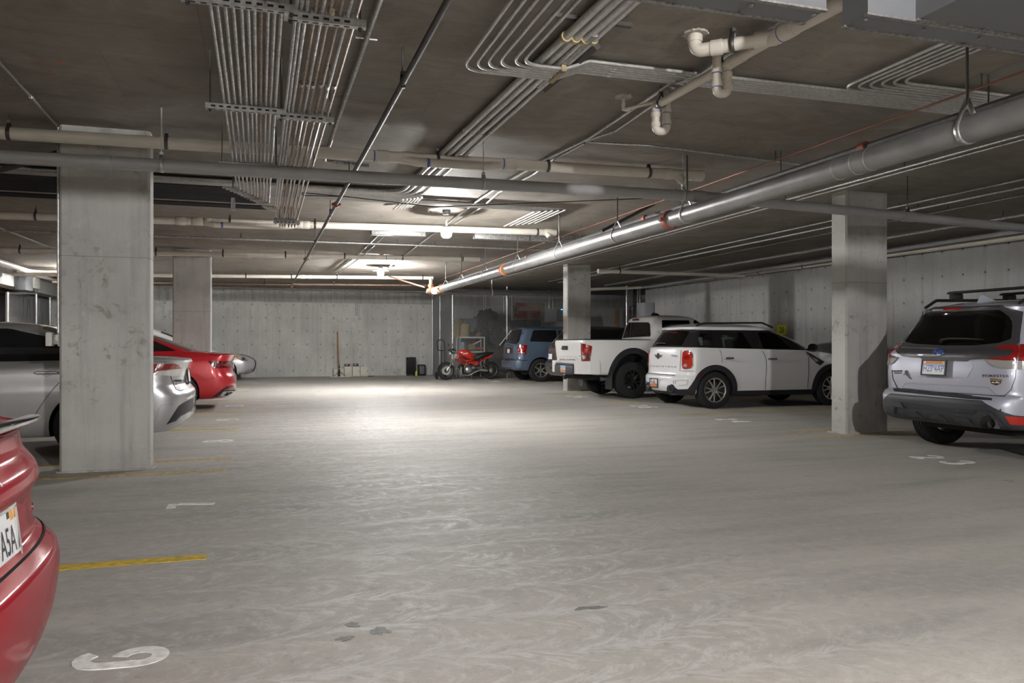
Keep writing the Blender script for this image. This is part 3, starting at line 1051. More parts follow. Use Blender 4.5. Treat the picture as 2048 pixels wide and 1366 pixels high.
zl, zr = ZR - .012, ZR - .032
for k, yy in enumerate((4.05, 5.86, 7.72, 9.4)):
    pos = ['nearest the camera', 'before the large beige pipe', 'under the grey pipe', 'farthest back'][k]
    if k < 3:
        strut(XL[0] - .125, XL[-1] + .075, yy, zl, 'slotted strut under the left half of the conduit rack, ' + pos)
    strut(XR[0] - .06 if k < 3 else XR[3] - .08, XR[-1] + .06, yy + (.03 if k < 3 else 1.6), zr, 'slotted strut under the right half of the conduit rack, ' + pos)

# -- ceiling conduit left of the sprinkler pipe, short one far left
X = at(759.6, 0, Z=3.195).x
ye = at(652, 322, Z=3.195).y
o = pipe('ceiling_conduit', 'single straight grey conduit fixed to the ceiling right of the rack', 'conduit', fillet([(X, -3, 3.195), (X, ye, 3.195), (X + .5, ye + .12, 3.2)], .15, 6), .0205, galv_old)
for y in (at(727, 75, Z=3.195).y,):
    MB().tube([(X - .07, y, 3.19), (X + .07, y, 3.19)], .008, 8).build('strap', galv, o)
p, q = at(-60, 60, Z=3.21), at(113, 250, Z=3.21)
o = pipe('thin_ceiling_conduit', 'thin conduit on the ceiling running into the top of the left column', 'conduit', [p + (p - q) * .5, q], .011, galv)
MB().tube([along(p, q, .62), along(p, q, .645)], .017, 8).build('conduit_coupling', galv, o)
o = pipe('left_ceiling_conduit', 'bright slanted conduit under the ceiling at the far left edge', 'conduit', [at(-40, 440, Z=3.15), at(118, 500, Z=3.15)], .024, galv)
o = pipe('left_black_conduit', 'dark conduit under the ceiling at the left edge, left of the column', 'conduit', fillet([at(-40, 350, Z=3.15), at(60, 325, Z=3.15), at(130, 300, Z=3.15)], .1), .03, black_iron)
o = pipe('left_slim_conduit', 'slim conduit above the black cables at the left edge', 'conduit', fillet([at(-40, 345, Z=3.19), at(80, 343, Z=3.19), at(125, 358, Z=3.19)], .2), .012, galv)

# -- six curved conduits from the upper right into the cross bundle
vx = [1016.5, 1042, 1066, 1094, 1126.6, 1149.4]
ZC = 3.185
up_m = mat('ceiling_conduit_steel', (0.56, 0.555, 0.54), 0.38, 0.45, noise=0.15, nscale=30)
c_far, c_near = at(1153, 149, Z=ZC).y, at(1172, 127, Z=ZC).y
jx0, jx1 = at(1118, 148, Z=3.13).x, at(1165, 140, Z=ZC).x
Xend = XB + 6.5
for i in range(6):
    X = at(vx[i], 0, Z=3.16).x
    Y = c_far + (c_near - c_far) * i / 5
    pts = [(X, -3, 3.16), (X, Y, 3.13), (jx0, Y, 3.13), (jx1, Y, ZC + .02), (Xend, Y - .05, ZC + .02)]
    o = pipe('swept_conduit', '%s from left of six grey conduits swept into the cross bundle, top centre' % ORD[i], 'conduit', fillet(pts, [.19, .06, .06], 8), .0125, up_m, 'six swept conduits at the top', n=10)
    MB().tube([(1.55 + jx0 * .0 + .9, Y, ZC + .02), (1.55 + .96, Y, ZC + .02)], .016, 8).build('conduit_coupling', galv, o)
for i, px in enumerate((1696, 1716.6, 1736, 1758, 1774, 1794)):
    p, q = at(px, 189 - i, Z=ZC), at([1889, 1904, 1918, 1937, 1953, 1970][i], 98 + 3 * i, Z=ZC)
    Y = c_near - .06 - .052 * (i + 1) + .02
    ex = p.x
    ex = 4.30 + .062 * i
    pts = [(ex, -2.5, ZC), (ex, Y, ZC), (Xend, Y - .02, ZC)]
    o = pipe('swept_conduit', '%s from left of six conduits bending below the upper right duct' % ORD[i], 'conduit', fillet(pts, .16, 8), .0125, up_m, 'six swept conduits at the upper right', n=10)
t = thing('conduit_strut', 'short dark strut with yellow clamps across the six swept conduits', 'strut')
pa, pb = Vector((jx0 - .01, c_near - .22, 3.155)), Vector((jx0 - .01, c_far + .12, 3.155))
MB().box((pa.x - .02, c_near - .55, 3.15), (pa.x + .02, c_far + .28, 3.19)).build('channel', galv_old, t, smooth=False)
cl = MB()
for i in range(6):
    Y = c_far + (c_near - c_far) * i / 5
    cl.box((jx0 - .03, Y - .02, 3.105), (jx0 + .005, Y - .006, 3.16))
    cl.box((jx0 - .03, Y + .008, 3.105), (jx0 + .005, Y + .018, 3.15))
cl.build('clamps', brass, t, smooth=False)

# -- four thick conduits
tops = [(1210, 0), (1234, 0), (1258, 0), (1277, 0)]
bots = [(913, 279), (926.5, 281), (941, 284), (956, 287)]
yb0 = at(845, 385, Z=3.18).y
bundle_n = 12
gy = [at(850, 386 + 1.55 * k, Z=3.19).y for k in range(16)]
for i in range(4):
    p, q = at(*tops[i], Z=3.18), at(*bots[i], Z=3.18)
    d = (q - p).normalized()
    e = q + d * ((gy[i] - q.y) / d.y)
    st = p - d * ((p.y + 2) / d.y)
    pts = [st, e, Vector((-6.0, gy[i], 3.19))]
    o = pipe('thick_conduit', '%s of four thick grey conduits running diagonally across the ceiling, from the left' % ORD[i], 'conduit', fillet(pts, .3, 10), .027 if i < 3 else .021, up_m, 'four thick diagonal conduits', n=14)
    for Y in (4.75, 8.2):
        c = st + d * ((Y - st.y) / d.y)
        MB().tube([c - d * .02, c + d * .02], .036 if i < 3 else .03, 12).build('conduit_clamp', brass, o)
    c = st + d * ((7.15 - st.y) / d.y)
    MB().tube([c - d * .04, c + d * .04], .031 if i < 3 else .025, 12).build('conduit_coupling', galv, o)
t = thing('ceiling_strut', 'strut on the ceiling behind the four thick conduits', 'strut')
c = at(1105, 33, Z=3.22)
c2 = at(1268, 50, Z=3.22)
MB().box((c.x, c.y - .02, 3.215), (c2.x, c.y + .02, CEIL)).build('channel', dark_steel, t, smooth=False)
t = thing('angle_bracket', 'dark steel angle along the lowest of the four thick conduits', 'bracket')
p, q = at(1194, 92, Z=3.2), at(1090, 178, Z=3.2)
MB().tube([p, q], .03, 4).build('angle', dark_steel, t, smooth=False)

# -- grey cross bundle behind the rack, with two fans of bends
nb = 0
for k in range(6):
    Y = gy[4 + k] if 4 + k < len(gy) else gy[-1]
    X = at(825 - 12 * k, 416 + 3 * k, Z=3.19).x
    X = at(824 - 11 * k, 412 + 5 * k, Z=3.19).x
    pts = [(-6.0, Y, 3.19), (X, Y, 3.19), (X - .0, Y + .62 + .02 * k, 3.19), (X, Y + .9, 3.19)]
    o = pipe('bundle_conduit', '%s conduit of the middle fan turning off the grey cross bundle' % ORD[k], 'conduit', fillet(pts, .1, 8), .0125, up_m, 'grey cross bundle conduits', n=8)
    MB().tube([(X, Y + .42, 3.19), (X, Y + .46, 3.19)], .02, 8).build('conduit_clamp', brass, o)
xr_end = at(1127, 421, Z=3.19)
for k in range(6):
    Y = gy[10 + k] - .0
    X = xr_end.x - .075 * k
    pts = [(-6.0, Y, 3.20), (at(650, 392, Z=3.2).x, Y, 3.20), (X, Y, 3.19), (X, Y + 1.45 + .04 * k, 3.19)]
    o = pipe('bundle_conduit', '%s conduit of the right fan turning off the grey cross bundle' % ORD[k], 'conduit', fillet(pts, .11, 8), .0125, up_m, 'grey cross bundle conduits', n=8)
    MB().tube([(X, Y + .86, 3.19), (X, Y + .9, 3.19)], .02, 8).build('conduit_clamp', brass, o)
# slim pair of lines across below the grey pipe
p, q = at(300, 338, Y=8.9), at(1010, 372, Y=8.9)
o = pipe('slim_cross_line', 'slim dark line crossing just under the grey plastic pipe', 'cable', [p + (p - q) * .6, q, at(1110, 373, Y=8.9), at(1300, 395, Y=8.8)], .016, black_iron, n=8)
p, q = at(800, 362, Y=9.0), at(1050, 376, Y=9.0)
o = pipe('slim_cross_line', 'slim bright conduit crossing under the grey pipe near the middle', 'conduit', [at(700, 354, Y=9.0), q], .014, galv, n=8)

# -- diagonal pair with a branch, centre right
def pair(pts, off, r, label, m=galv, bend=.12):
    P = [at(x, y, Z=3.2) + Vector((off, 0, 0)) for x, y in pts]
    return pipe('diagonal_conduit', label, 'conduit', P, r, m, 'thin diagonal conduits', bend=bend, n=8)


pair([(1660, -20), (1560, 45), (1455, 110), (1405, 145), (1345, 165), (1180, 275), (1105, 312), (1000, 372), (950, 405), (895, 448)], 0, .014, 'upper thin conduit slanting from the duct to the nearer lamp')
pair([(1690, -20), (1560, 62), (1470, 118), (1425, 148), (1365, 170), (1230, 262)], .0, .012, 'lower thin conduit slanting beside the plastic drain')
pair([(1230, 262), (1166, 283), (1200, 286), (1300, 291), (1612, 330), (1640, 334)], 0, .013, 'thin conduit turning right across the ceiling to the main pipe', bend=.2)
pair([(1160, 285), (1100, 318), (1060, 348), (990, 385), (960, 412), (905, 447)], .05, .012, 'short lower conduit leading to the nearer lamp')
pair([(875, 462), (770, 540)], .0, .013, 'thin conduit leading from the nearer to the farther lamp')
pair([(765, 462), (715, 510), (668, 545)], .0, .013, 'thin conduit left of the lamps running to the back', bend=.05)
pair([(772, 462), (722, 510), (675, 545)], .06, .013, 'second thin conduit left of the lamps running to the back', bend=.05)

# -- plastic drain with two traps, upper right
ZD = 3.10
t = thing('trap_drain', 'beige plastic drain with two U-shaped traps hanging at the upper right', 'pipe', (0, 0, 0))
A, B = at(1692, 9, Z=ZD), at(1572, 63, Z=ZD)
Cc, D = at(1446, 138, Z=ZD), at(1314, 211, Z=ZD)
dd = (A - D).normalized()
MB().tube([A + dd * 1.2, B], .045, 20).build('main_run', pvc, t)
MB().tube([B + dd * .05, B - dd * .06, D - dd * .02], .031, 20, rs=[.045, .034, .031]).build('lower_run', pvc, t)
for u, ln, r in ((.0, .16, .052), (.30, .09, .037), (.36, .05, .038)):
    c = B.lerp(D, u)
    MB().tube([c + dd * ln / 2, c - dd * ln / 2], r, 20).build('fitting', pvc, t)
for u, r in ((.02, .0535), (.56, .0325), (.98, .0325)):
    c = B.lerp(D, u)
    MB().tube([c + dd * .004, c - dd * .004], r, 20).build('primer_band', blue_tape, t)
# closet bend branch up to the ceiling
p0, p1 = at(1552, 74, Z=ZD + .02), at(1412, 93, Z=ZD + .02)
p2 = at(1390, 66, Z=CEIL)
p1b = Vector((p2.x, p2.y, p1.z))
e = p0.lerp(p1b, .6)
MB().tube(fillet([p0, e, p1b, p2], [.0, .1], 12), .043, 20).build('closet_bend', pvc, t)
for u, r, ln in ((.12, .052, .14), (.72, .05, .07)):
    c = p0.lerp(p1b, u)
    d2 = (p1b - p0).normalized()
    MB().tube([c - d2 * ln / 2, c + d2 * ln / 2], r, 20).build('fitting', pvc, t)
MB().tube([(p2.x, p2.y, CEIL - .06), (p2.x, p2.y, CEIL - .02)], .049, 20).build('fitting', pvc, t)
patchm = mat('pale_grout_patch', (.46, .43, .39), .95, noise=.25, nscale=20)


def grout(x, y, r, seed=1):
    rnd = random.Random(seed)
    pts = [(x + r * math.cos(a * PI / 14) * rnd.uniform(.8, 1.1), y + r * math.sin(a * PI / 14) * rnd.uniform(.8, 1.1)) for a in range(28)]
    MB().prism(pts, CEIL - .012, CEIL).build('grout_patch', patchm, t, smooth=False)


grout(p2.x, p2.y, .085)
c = p0.lerp(p1b, .52)
hanger(t, c, .044, axis=(p1b - p0).normalized())
hanger(t, B.lerp(D, .44), .032, axis=dd)
hanger(t, B.lerp(D, .96), .032, axis=dd)


def trap(top, seed, ceil_px, big):
    """drop from the run, U bend, riser to the slab"""
    drop = .20 if big else .19
    hx = Vector((.088, -.02, 0)) if big else Vector((-.062, .03, 0))
    q = top + hx
    pts = [top, top - Vector((0, 0, drop)), q - Vector((0, 0, drop)), Vector((q.x, q.y, CEIL - .01))]
    MB().tube(fillet(pts, [hx.length / 2 * .98] * 2, 10), .031, 18).build('trap_bend', pvc, t)
    for z in (.05, .13):
        MB().tube([top - Vector((0, 0, z)), top - Vector((0, 0, z + .035))], .037, 18).build('trap_collar', pvc, t)
    for z in (.02, .115):
        MB().tube([q - Vector((0, 0, z)), q - Vector((0, 0, z + .03))], .037, 18).build('trap_collar', pvc, t)
        MB().tube([q - Vector((0, 0, z + .03)), q - Vector((0, 0, z + .036))], .033, 18).build('primer_band', blue_tape, t)
    MB().tube([top - Vector((0, 0, .045)), top - Vector((0, 0, .05))], .033, 18).build('primer_band', blue_tape, t)
    grout(q.x, q.y, .07, seed)


trap(D - dd * .02, 4, (1352, 200), True)
u_ = at(1459, 131, Z=ZD)
trap(B.lerp(D, (u_.y - B.y) / (D.y - B.y)), 5, (1437, 126), False)
c = at(1247, 192, Z=CEIL)
e = Vector((c.x, c.y, 3.13))
MB().tube(fillet([c, e, D + Vector((0, 0, .03))], .03, 6), .013, 12).build('small_feed_pipe', pvc, t)
grout(c.x, c.y, .075, 9)
MB().tube([e + Vector((0, 0, .05)), e + Vector((0, 0, .0)), e + Vector((.05, 0, -.0))], .018, 12).build('fitting', pvc, t)

# -- sheet-metal ducts, upper right
duct_m = mat('duct_sheet_metal', (0.19, 0.195, 0.21), 0.5, 0.3, noise=0.05, nscale=3)


def duct(label, boxes):
    t = thing('air_duct', label, 'duct')
    for k, (a, b) in enumerate(boxes):
        MB().box(a, b).build('duct_section', duct_m, t, smooth=False)
        f = MB()
        f.box((a[0] - .006, b[1] - .02, a[2] - .006), (b[0] + .006, b[1] + .004, a[2] + .004))
        f.box((a[0] - .006, a[1] - .004, a[2] - .006), (b[0] + .006, a[1] + .02, a[2] + .004))
        n = max(2, int((b[0] - a[0]) / .35))
        for i in range(n + 1):
            x = a[0] + .03 + (b[0] - a[0] - .06) * i / n
            for y in (a[1] + .05, b[1] - .03):
                f.lathe([(.012, -.008), (.009, 0), (0, 0)], 6, frame((x, y, a[2] - .006), (0, 0, 1)))
        f.build('seam_flange', galv_old, t, smooth=False)


ZDU = 2.78
p_fr, p_nr, p_fl = at(1603, 48, Z=ZDU), at(1654, 20, Z=ZDU), at(1294, 3, Z=ZDU)
duct('flat grey sheet-metal duct at the top edge, left of the beige drain', [((p_fl.x - 2.0, p_nr.y, ZDU), ((p_fr.x + p_nr.x) / 2, p_fr.y, ZDU + .3))])
q_f, q_n, q_c, q_m = at(1683, 54, Z=ZDU), at(1738, 27, Z=ZDU), at(1826, 45, Z=ZDU), at(1888, 13, Z=ZDU)
duct('large grey sheet-metal duct in the upper right corner', [(((q_f.x + q_n.x) / 2, q_n.y, ZDU), (7.5, q_f.y, ZDU + .36)), (((q_c.x + q_m.x) / 2, q_n.y - .42, ZDU + .002), (7.5, q_n.y, ZDU + .36))])

# -- clutter: hook hanger strip, ceiling marks
t = thing('hanging_bracket', 'short pale slotted bracket hanging on a rod beside the rack', 'bracket', (0, 0, 0))
p, q = at(466, 360, Y=9.6), at(466, 405, Y=9.6)
MB().tube([(p.x, p.y, CEIL), (p.x, p.y, at(466, 388, Y=9.6).z)], .006, 6).build('rod', dark_steel, t)
z0, z1 = at(466, 421, Y=9.6).z, at(466, 388, Y=9.6).z
MB().box((p.x - .022, p.y - .02, z0), (p.x + .022, p.y + .02, z1)).build('slotted_channel', galv, t, smooth=False)
orange_mark = mat('orange_spray_paint', (.55, .10, .04), .7)
for k, (x, y, r) in enumerate(((120, 123, .022), (83, 121, .014), (99, 142, .014))):
    p = at(x, y, Z=CEIL)
    o = MB().lathe([(0, 0), (r, 0), (r, .0015), (0, .0015)][::-1], 14, frame((p.x, p.y, CEIL - .0015), (0, 0, 1))).build('paint_mark', orange_mark, smooth=False)
    tag(o, ['largest orange paint mark on the ceiling at the upper left', 'left orange paint mark on the ceiling', 'lowest orange paint mark on the ceiling'][k], 'paint mark')
p = at(660, 30, Z=CEIL)
mb = MB()
rnd = random.Random(3)
mb.prism([(p.x + .05 * math.cos(a * .6) * rnd.uniform(.6, 1), p.y + .12 * math.sin(a * .6) * rnd.uniform(.7, 1)) for a in range(10)], CEIL - .03, CEIL)
tag(mb.build('foam_blob', mat('dried_foam', (.62, .53, .36), .9)), 'cream blob of dried foam on the ceiling between rack conduits', 'foam')
p = at(1318, 262, Z=CEIL)

# ------------------------------------------------------------------ vehicles
def pchip(xs, ys, sharp, n):
    """monotone interpolation through the keys, n steps per interval"""
    k = len(ys)
    d = [ys[i + 1] - ys[i] for i in range(k - 1)]
    m = [0.0] * k
    for i in range(k):
        if i == 0:
            m[i] = d[0]
        elif i == k - 1:
            m[i] = d[-1]
        elif d[i - 1] * d[i] > 0:
            m[i] = 2 * d[i - 1] * d[i] / (d[i - 1] + d[i])
    out = []
    for i in range(k - 1):
        a, b = m[i], m[i + 1]
        if sharp[i]:
            a = d[i]
        if sharp[i + 1]:
            b = d[i]
        for j in range(n):
            t = j / n
            h00, h10 = 2 * t ** 3 - 3 * t * t + 1, t ** 3 - 2 * t * t + t
            h01, h11 = -2 * t ** 3 + 3 * t * t, t ** 3 - t * t
            out.append(h00 * ys[i] + h10 * a + h01 * ys[i + 1] + h11 * b)
    out.append(ys[-1])
    return out


def cap(D, w, n, cnt):
    """rounded end: points (dx, y) from the middle of the end to its side"""
    raw = []
    for i in range(161):
        a = PI / 2 * i / 160
        raw.append((D * (1 - math.cos(a) ** (2 / n)), w * math.sin(a) ** (2 / n)))
    L = [0.0]
    for i in range(160):
        L.append(L[-1] + math.hypot(raw[i + 1][0] - raw[i][0], raw[i + 1][1] - raw[i][1]))
    out = []
    j = 0
    for i in range(cnt + 1):
        s = L[-1] * i / cnt
        while j < 159 and L[j + 1] < s:
            j += 1
        t = (s - L[j]) / max(1e-9, L[j + 1] - L[j])
        out.append((raw[j][0] + (raw[j + 1][0] - raw[j][0]) * t, raw[j][1] + (raw[j + 1][1] - raw[j][1]) * t))
    return out


def loft(rows, nr=3.4, nf=3.0, Dr=0.30, Df=0.42, taper=0.04, sub=3, ne=14, ns=18, inset=0.0):
    """rows (bottom to top): xr, zr, xf, zf, w [, sharp [, kz [, Dr [, Df]]]] -> verts, faces"""
    K = []
    sh = []
    for r in rows:
        r = list(r) + [0, 0.0, Dr, Df][len(r) - 5:]
        K.append(r[:5] + r[6:9])
        sh.append(bool(r[5]))
    cols = [pchip(None, [k[c] for k in K], sh, sub) for c in range(8)]
    n = len(cols[0])
    verts, faces = [], []
    hl = (rows[2][2] - rows[2][0]) / 2
    xm = (rows[2][2] + rows[2][0]) / 2
    ring = 0
    for i in range(n):
        xr, zr, xf, zf, wd, kz, dr, df = [c[i] for c in cols]
        xr += inset
        xf -= inset
        wd -= inset
        dr = min(dr, (xf - xr) * .45)
        df = min(df, (xf - xr) * .45)
        half = [(xr + a, y) for a, y in cap(dr, wd, nr, ne)]
        x0, x1 = xr + dr, xf - df
        half += [(x0 + (x1 - x0) * j / ns, wd) for j in range(1, ns)]
        half += [(xf - a, y) for a, y in cap(df, wd, nf, ne)][::-1]
        P = []
        for x, y in half:
            u = min(1, max(0, (x - xr) / max(1e-6, xf - xr)))
            us = u * u * (3 - 2 * u)
            z = zr + (zf - zr) * us - kz * (y / max(wd, .01)) ** 2
            tp = 1 - taper * min(1.2, abs((x - xm) / hl)) ** 3
            P.append((x, y * tp, z))
        full = P + [(x, -y, z) for x, y, z in P[-2:0:-1]]
        ring = len(full)
        verts += full
    for i in range(n - 1):
        for j in range(ring):
            j2 = (j + 1) % ring
            faces.append((i * ring + j, i * ring + j2, (i + 1) * ring + j2, (i + 1) * ring + j))
    faces.append(tuple(range(ring - 1, -1, -1)))
    faces.append(tuple((n - 1) * ring + j for j in range(ring)))
    return verts, faces


def clean_poly(pts, r=0.0, n=4):
    if r <= 0:
        return pts
    k = len(pts)
    out = []
    for i in range(k):
        a, b, c = Vector(pts[i - 1]), Vector(pts[i]), Vector(pts[(i + 1) % k])
        d1, d2 = a - b, c - b
        t = min(r, d1.length * .45, d2.length * .45)
        p, q = b + d1.normalized() * t, b + d2.normalized() * t
        for j in range(n + 1):
            u = j / n
            s = p * (1 - u) ** 2 + b * 2 * u * (1 - u) + q * u * u
            out.append((s.x, s.y))
    return out


def cr(ox, oy, s, pts):
    """points read off an enlarged crop of the photograph, back in its own pixels"""
    return [(ox + x / s, oy + y / s) for x, y in pts]


WELL = mat('wheel_well_black', (0.012, 0.012, 0.013), 0.9)
SEATM = mat('dark_seat_fabric', (0.05, 0.05, 0.053), 0.8)
GAP = mat('panel_gap', (0.008, 0.008, 0.009), 0.8, spec=.1)


class Car:
    def __init__(s, name, label, cat, X, Yc, head, rows, paint, z0=0.0, **kw):
        s.root = thing(name, label, cat, (X, Yc, 0), 0 if head > 0 else PI)
        s.M = Matrix.Translation((X, Yc, 0)) @ Matrix.Rotation(0 if head > 0 else PI, 4, 'Z')
        s.inv = s.M.inverted()
        s.rows, s.kw, s.paint = rows, kw, paint
        v, f = loft(rows, **kw)
        me = bpy.data.meshes.new('body')
        me.from_pydata(v, [], f)
        me.materials.append(paint)
        fix(me, True, 50)
        s.body = link(bpy.data.objects.new('body', me), s.root)
        s.rebvh()

    def rebvh(s):
        bm = bmesh.new()
        bm.from_mesh(s.body.data)
        s.bvh = BVHTree.FromBMesh(bm)
        bm.free()

    # ---- cutting
    def cut(s, mb, m=WELL, op='DIFFERENCE'):
        c = mb.build('cutter', m, s.root, smooth=False)
        md = s.body.modifiers.new('b', 'BOOLEAN')
        md.object = c
        md.operation = op
        md.solver = 'EXACT'
        md.material_mode = 'TRANSFER'
        dg = bpy.context.evaluated_depsgraph_get()
        dg.update()
        me = bpy.data.meshes.new_from_object(s.body.evaluated_get(dg))
        s.body.modifiers.clear()
        old = s.body.data
        s.body.data = me
        me.name = 'body'
        bpy.data.meshes.remove(old)
        cm = c.data
        bpy.data.objects.remove(c)
        bpy.data.meshes.remove(cm)

    def arch(s, x, z, r, hw, depth=.32, flat=1.0):
        for sg in (1, -1):
            mb = MB()
            pts = [(x + r * math.cos(a * PI / 20), z + r * flat * math.sin(a * PI / 20)) for a in range(21)]
            pts = [(x + r, -.3)] + pts + [(x - r, -.3)]
            vs = []
            for y in (sg * (hw - depth), sg * (hw + .3)):
                vs += [Vector((px, y, pz)) for px, pz in pts]
            n = len(pts)
            fs = [tuple(range(n)), tuple(range(2 * n - 1, n - 1, -1))] + [(i, n + i, n + (i + 1) % n, (i + 1) % n) for i in range(n)]
            mb.add(vs, fs)
            s.cut(mb)

    def hollow(s, z0, inset=.06, m=SEATM, x0=None, x1=None):
        """an empty cabin inside the body"""
        v, f = loft(s.rows, inset=inset, **s.kw)
        keep = []
        me = bpy.data.meshes.new('cab')
        me.from_pydata([(x, y, z - inset * .6) for x, y, z in v], [], f)
        bm = bmesh.new()
        bm.from_mesh(me)
        for co, no in [((0, 0, z0), (0, 0, -1))] + ([((x0, 0, 0), (-1, 0, 0))] if x0 is not None else []) + ([((x1, 0, 0), (1, 0, 0))] if x1 is not None else []):
            g = bmesh.ops.bisect_plane(bm, geom=bm.verts[:] + bm.edges[:] + bm.faces[:], plane_co=co, plane_no=no, clear_outer=True)
            e = [q for q in g['geom_cut'] if isinstance(q, bmesh.types.BMEdge)]
            bmesh.ops.holes_fill(bm, edges=[q for q in bm.edges if q.is_boundary])
        mb = MB()
        bm.verts.index_update()
        mb.add([q.co.copy() for q in bm.verts], [[q.index for q in fc.verts] for fc in bm.faces])
        bm.free()
        bpy.data.meshes.remove(me)
        s.cut(mb, m)

    # ---- projecting
    def caster(s, proj):
        if proj == 'px':
            o = s.inv @ Vector((0, 0, CAMH))
            R = s.inv.to_3x3()
            return lambda u, v: (o, (R @ ray(u, v)).normalized())
        if proj == 'R':
            return lambda u, v: (Vector((-5, u, v)), Vector((1, 0, 0)))
        if proj == 'F':
            return lambda u, v: (Vector((12, u, v)), Vector((-1, 0, 0)))
        if proj == 'S':
            return lambda u, v: (Vector((u, -5, v)), Vector((0, 1, 0)))
        if proj == 'L':
            return lambda u, v: (Vector((u, 5, v)), Vector((0, -1, 0)))
        if proj == 'T':
            return lambda u, v: (Vector((u, v, 6)), Vector((0, 0, -1)))
        if proj[0] == 'D':                                           # rear corner seen at an angle (deg) from straight behind
            a = math.radians(float(proj[1:]))
            d = Vector((math.cos(a), math.sin(a), 0))
            sd = Vector((-math.sin(a), math.cos(a), 0))
            return lambda u, v: (sd * u - d * 6 + Vector((0, 0, v)), d)

    def project(s, u, v, cast):
        o, d = cast(u, v)
        loc, no, _, _ = s.bvh.ray_cast(o, d)
        if loc is None:
            best = None
            for k in range(1, 60):
                p = o + d * (k * .4)
                l2, n2, _, ds = s.bvh.find_nearest(p)
                if l2 is not None and (best is None or ds < best[0]):
                    best = (ds, l2, n2, p)
            p = best[3]
            lo = (best[1] - o).dot(d)
            p = o + d * lo
            loc, no, _, _ = s.bvh.find_nearest(p)
        if no.dot(d) > 0:
            no = -no
        return loc, no

    def surf(s, vs2, fs, proj, off, th, name, m, parent=None, mirror=False, both=True):
        cast = s.caster(proj)
        top, bot = [], []
        for u, v in vs2:
            loc, no = s.project(u, v, cast)
            top.append(loc + no * off)
            bot.append(loc + no * (off - th))
        n = len(top)
        F = [tuple(f) for f in fs]
        cnt = {}
        for f in F:
            for i in range(len(f)):
                e = (f[i], f[(i + 1) % len(f)])
                cnt[e] = 1
        side = [e for e in cnt if (e[1], e[0]) not in cnt]
        allf = F + [tuple(q + n for q in reversed(f)) for f in F] + [(b, a, a + n, b + n) for a, b in side]
        obs = []
        for mir in ((False, True) if mirror == 'both' else (mirror,)):
            V = [(p.x, -p.y if mir else p.y, p.z) for p in top + bot]
            me = bpy.data.meshes.new(name)
            me.from_pydata(V, [], allf)
            me.materials.append(m)
            fix(me, True, 40)
            obs.append(link(bpy.data.objects.new(name, me), parent or s.root))
        return obs[0], top

    def grid(s, poly, step):
        bm = bmesh.new()
        vs = [bm.verts.new((x, y, 0)) for x, y in poly]
        bm.faces.new(vs)
        bm.normal_update()
        bmesh.ops.triangulate(bm, faces=bm.faces[:], ngon_method='EAR_CLIP')
        xs, ys = [p[0] for p in poly], [p[1] for p in poly]
        for lo, hi, no in ((min(xs), max(xs), (1, 0, 0)), (min(ys), max(ys), (0, 1, 0))):
            k = max(1, int(math.ceil((hi - lo) / step)))
            for i in range(1, k):
                c = lo + (hi - lo) * i / k
                bmesh.ops.bisect_plane(bm, geom=bm.verts[:] + bm.edges[:] + bm.faces[:], plane_co=[c * q for q in no], plane_no=no, dist=1e-7)
        bm.verts.index_update()
        V = [(q.co.x, q.co.y) for q in bm.verts]
        F = [[q.index for q in f.verts] for f in bm.faces]
        bm.free()
        return V, F

    def patch(s, name, poly, proj, m, off=.004, th=.008, step=None, rnd=0.0, parent=None, mirror=False):
        poly = clean_poly(poly, rnd)
        step = step or (6 if proj == 'px' else .05)
        V, F = s.grid(poly, step)
        return s.surf(V, F, proj, off, th, name, m, parent, mirror)[0]

    def line(s, name, pts, proj, wd, m=GAP, off=.003, th=.005, parent=None, mirror=False, closed=False, step=None):
        """a narrow strip following a polyline on the body"""
        pts = [Vector(p) for p in pts]
        if closed:
            pts = pts + [pts[0]]
        step = step or (5 if proj == 'px' else .04)
        P = []
        for i in range(len(pts) - 1):
            k = max(1, int((pts[i + 1] - pts[i]).length / step))
            P += [pts[i].lerp(pts[i + 1], j / k) for j in range(k)]
        P.append(pts[-1])
        V, F = [], []
        for i, p in enumerate(P):
            t = (P[min(i + 1, len(P) - 1)] - P[max(0, i - 1)])
            if closed and i in (0, len(P) - 1):
                t = P[1] - P[-2]
            t.normalize()
            n = Vector((-t.y, t.x)) * wd / 2
            V += [tuple(p + n), tuple(p - n)]
        for i in range(len(P) - 1):
            F.append((2 * i, 2 * i + 1, 2 * i + 3, 2 * i + 2))
        return s.surf(V, F, proj, off, th, name, m, parent, mirror)[0]

    def text(s, txt, p0, p1, h, proj, m, name='badge_lettering', off=.004, th=.006, bold=.0, parent=None):
        """lettering whose baseline runs p0 -> p1"""
        p0, p1 = Vector(p0), Vector(p1)
        L = (p1 - p0).length
        V, F = text_mesh(txt, L, h, bold)
        t = (p1 - p0).normalized()
        n = Vector((t.y, -t.x)) if proj == 'px' else Vector((-t.y, t.x))
        V = [tuple(p0 + t * x + n * y) for x, y in V]
        return s.surf(V, F, proj, off, th, name, m, parent)[0]

    def window(s, poly, proj, m, name='window', rnd=.03, cutthru=True, mirror=False, off=.001, depth=.14, parent=None):
        poly = clean_poly(poly, rnd if proj != 'px' else rnd * 100)
        if cutthru:
            cast = s.caster(proj)
            V, F = s.grid(poly, 1e9)
            pr = [s.project(u, v, cast) for u, v in poly]
            nn = sum((q[1] for q in pr), Vector()).normalized()
            for mir in ((False, True) if mirror == 'both' else (mirror,)):
                f = Vector((1, -1 if mir else 1, 1))
                a = [(l + nn * .08) * f for l, _ in pr]
                b = [(l - nn * depth) * f for l, _ in pr]
                k = len(poly)
                mb = MB().add(a + b, [tuple(range(k)), tuple(range(2 * k - 1, k - 1, -1))] + [(i, i + k, (i + 1) % k + k, (i + 1) % k) for i in range(k)])
                s.cut(mb, GAP)
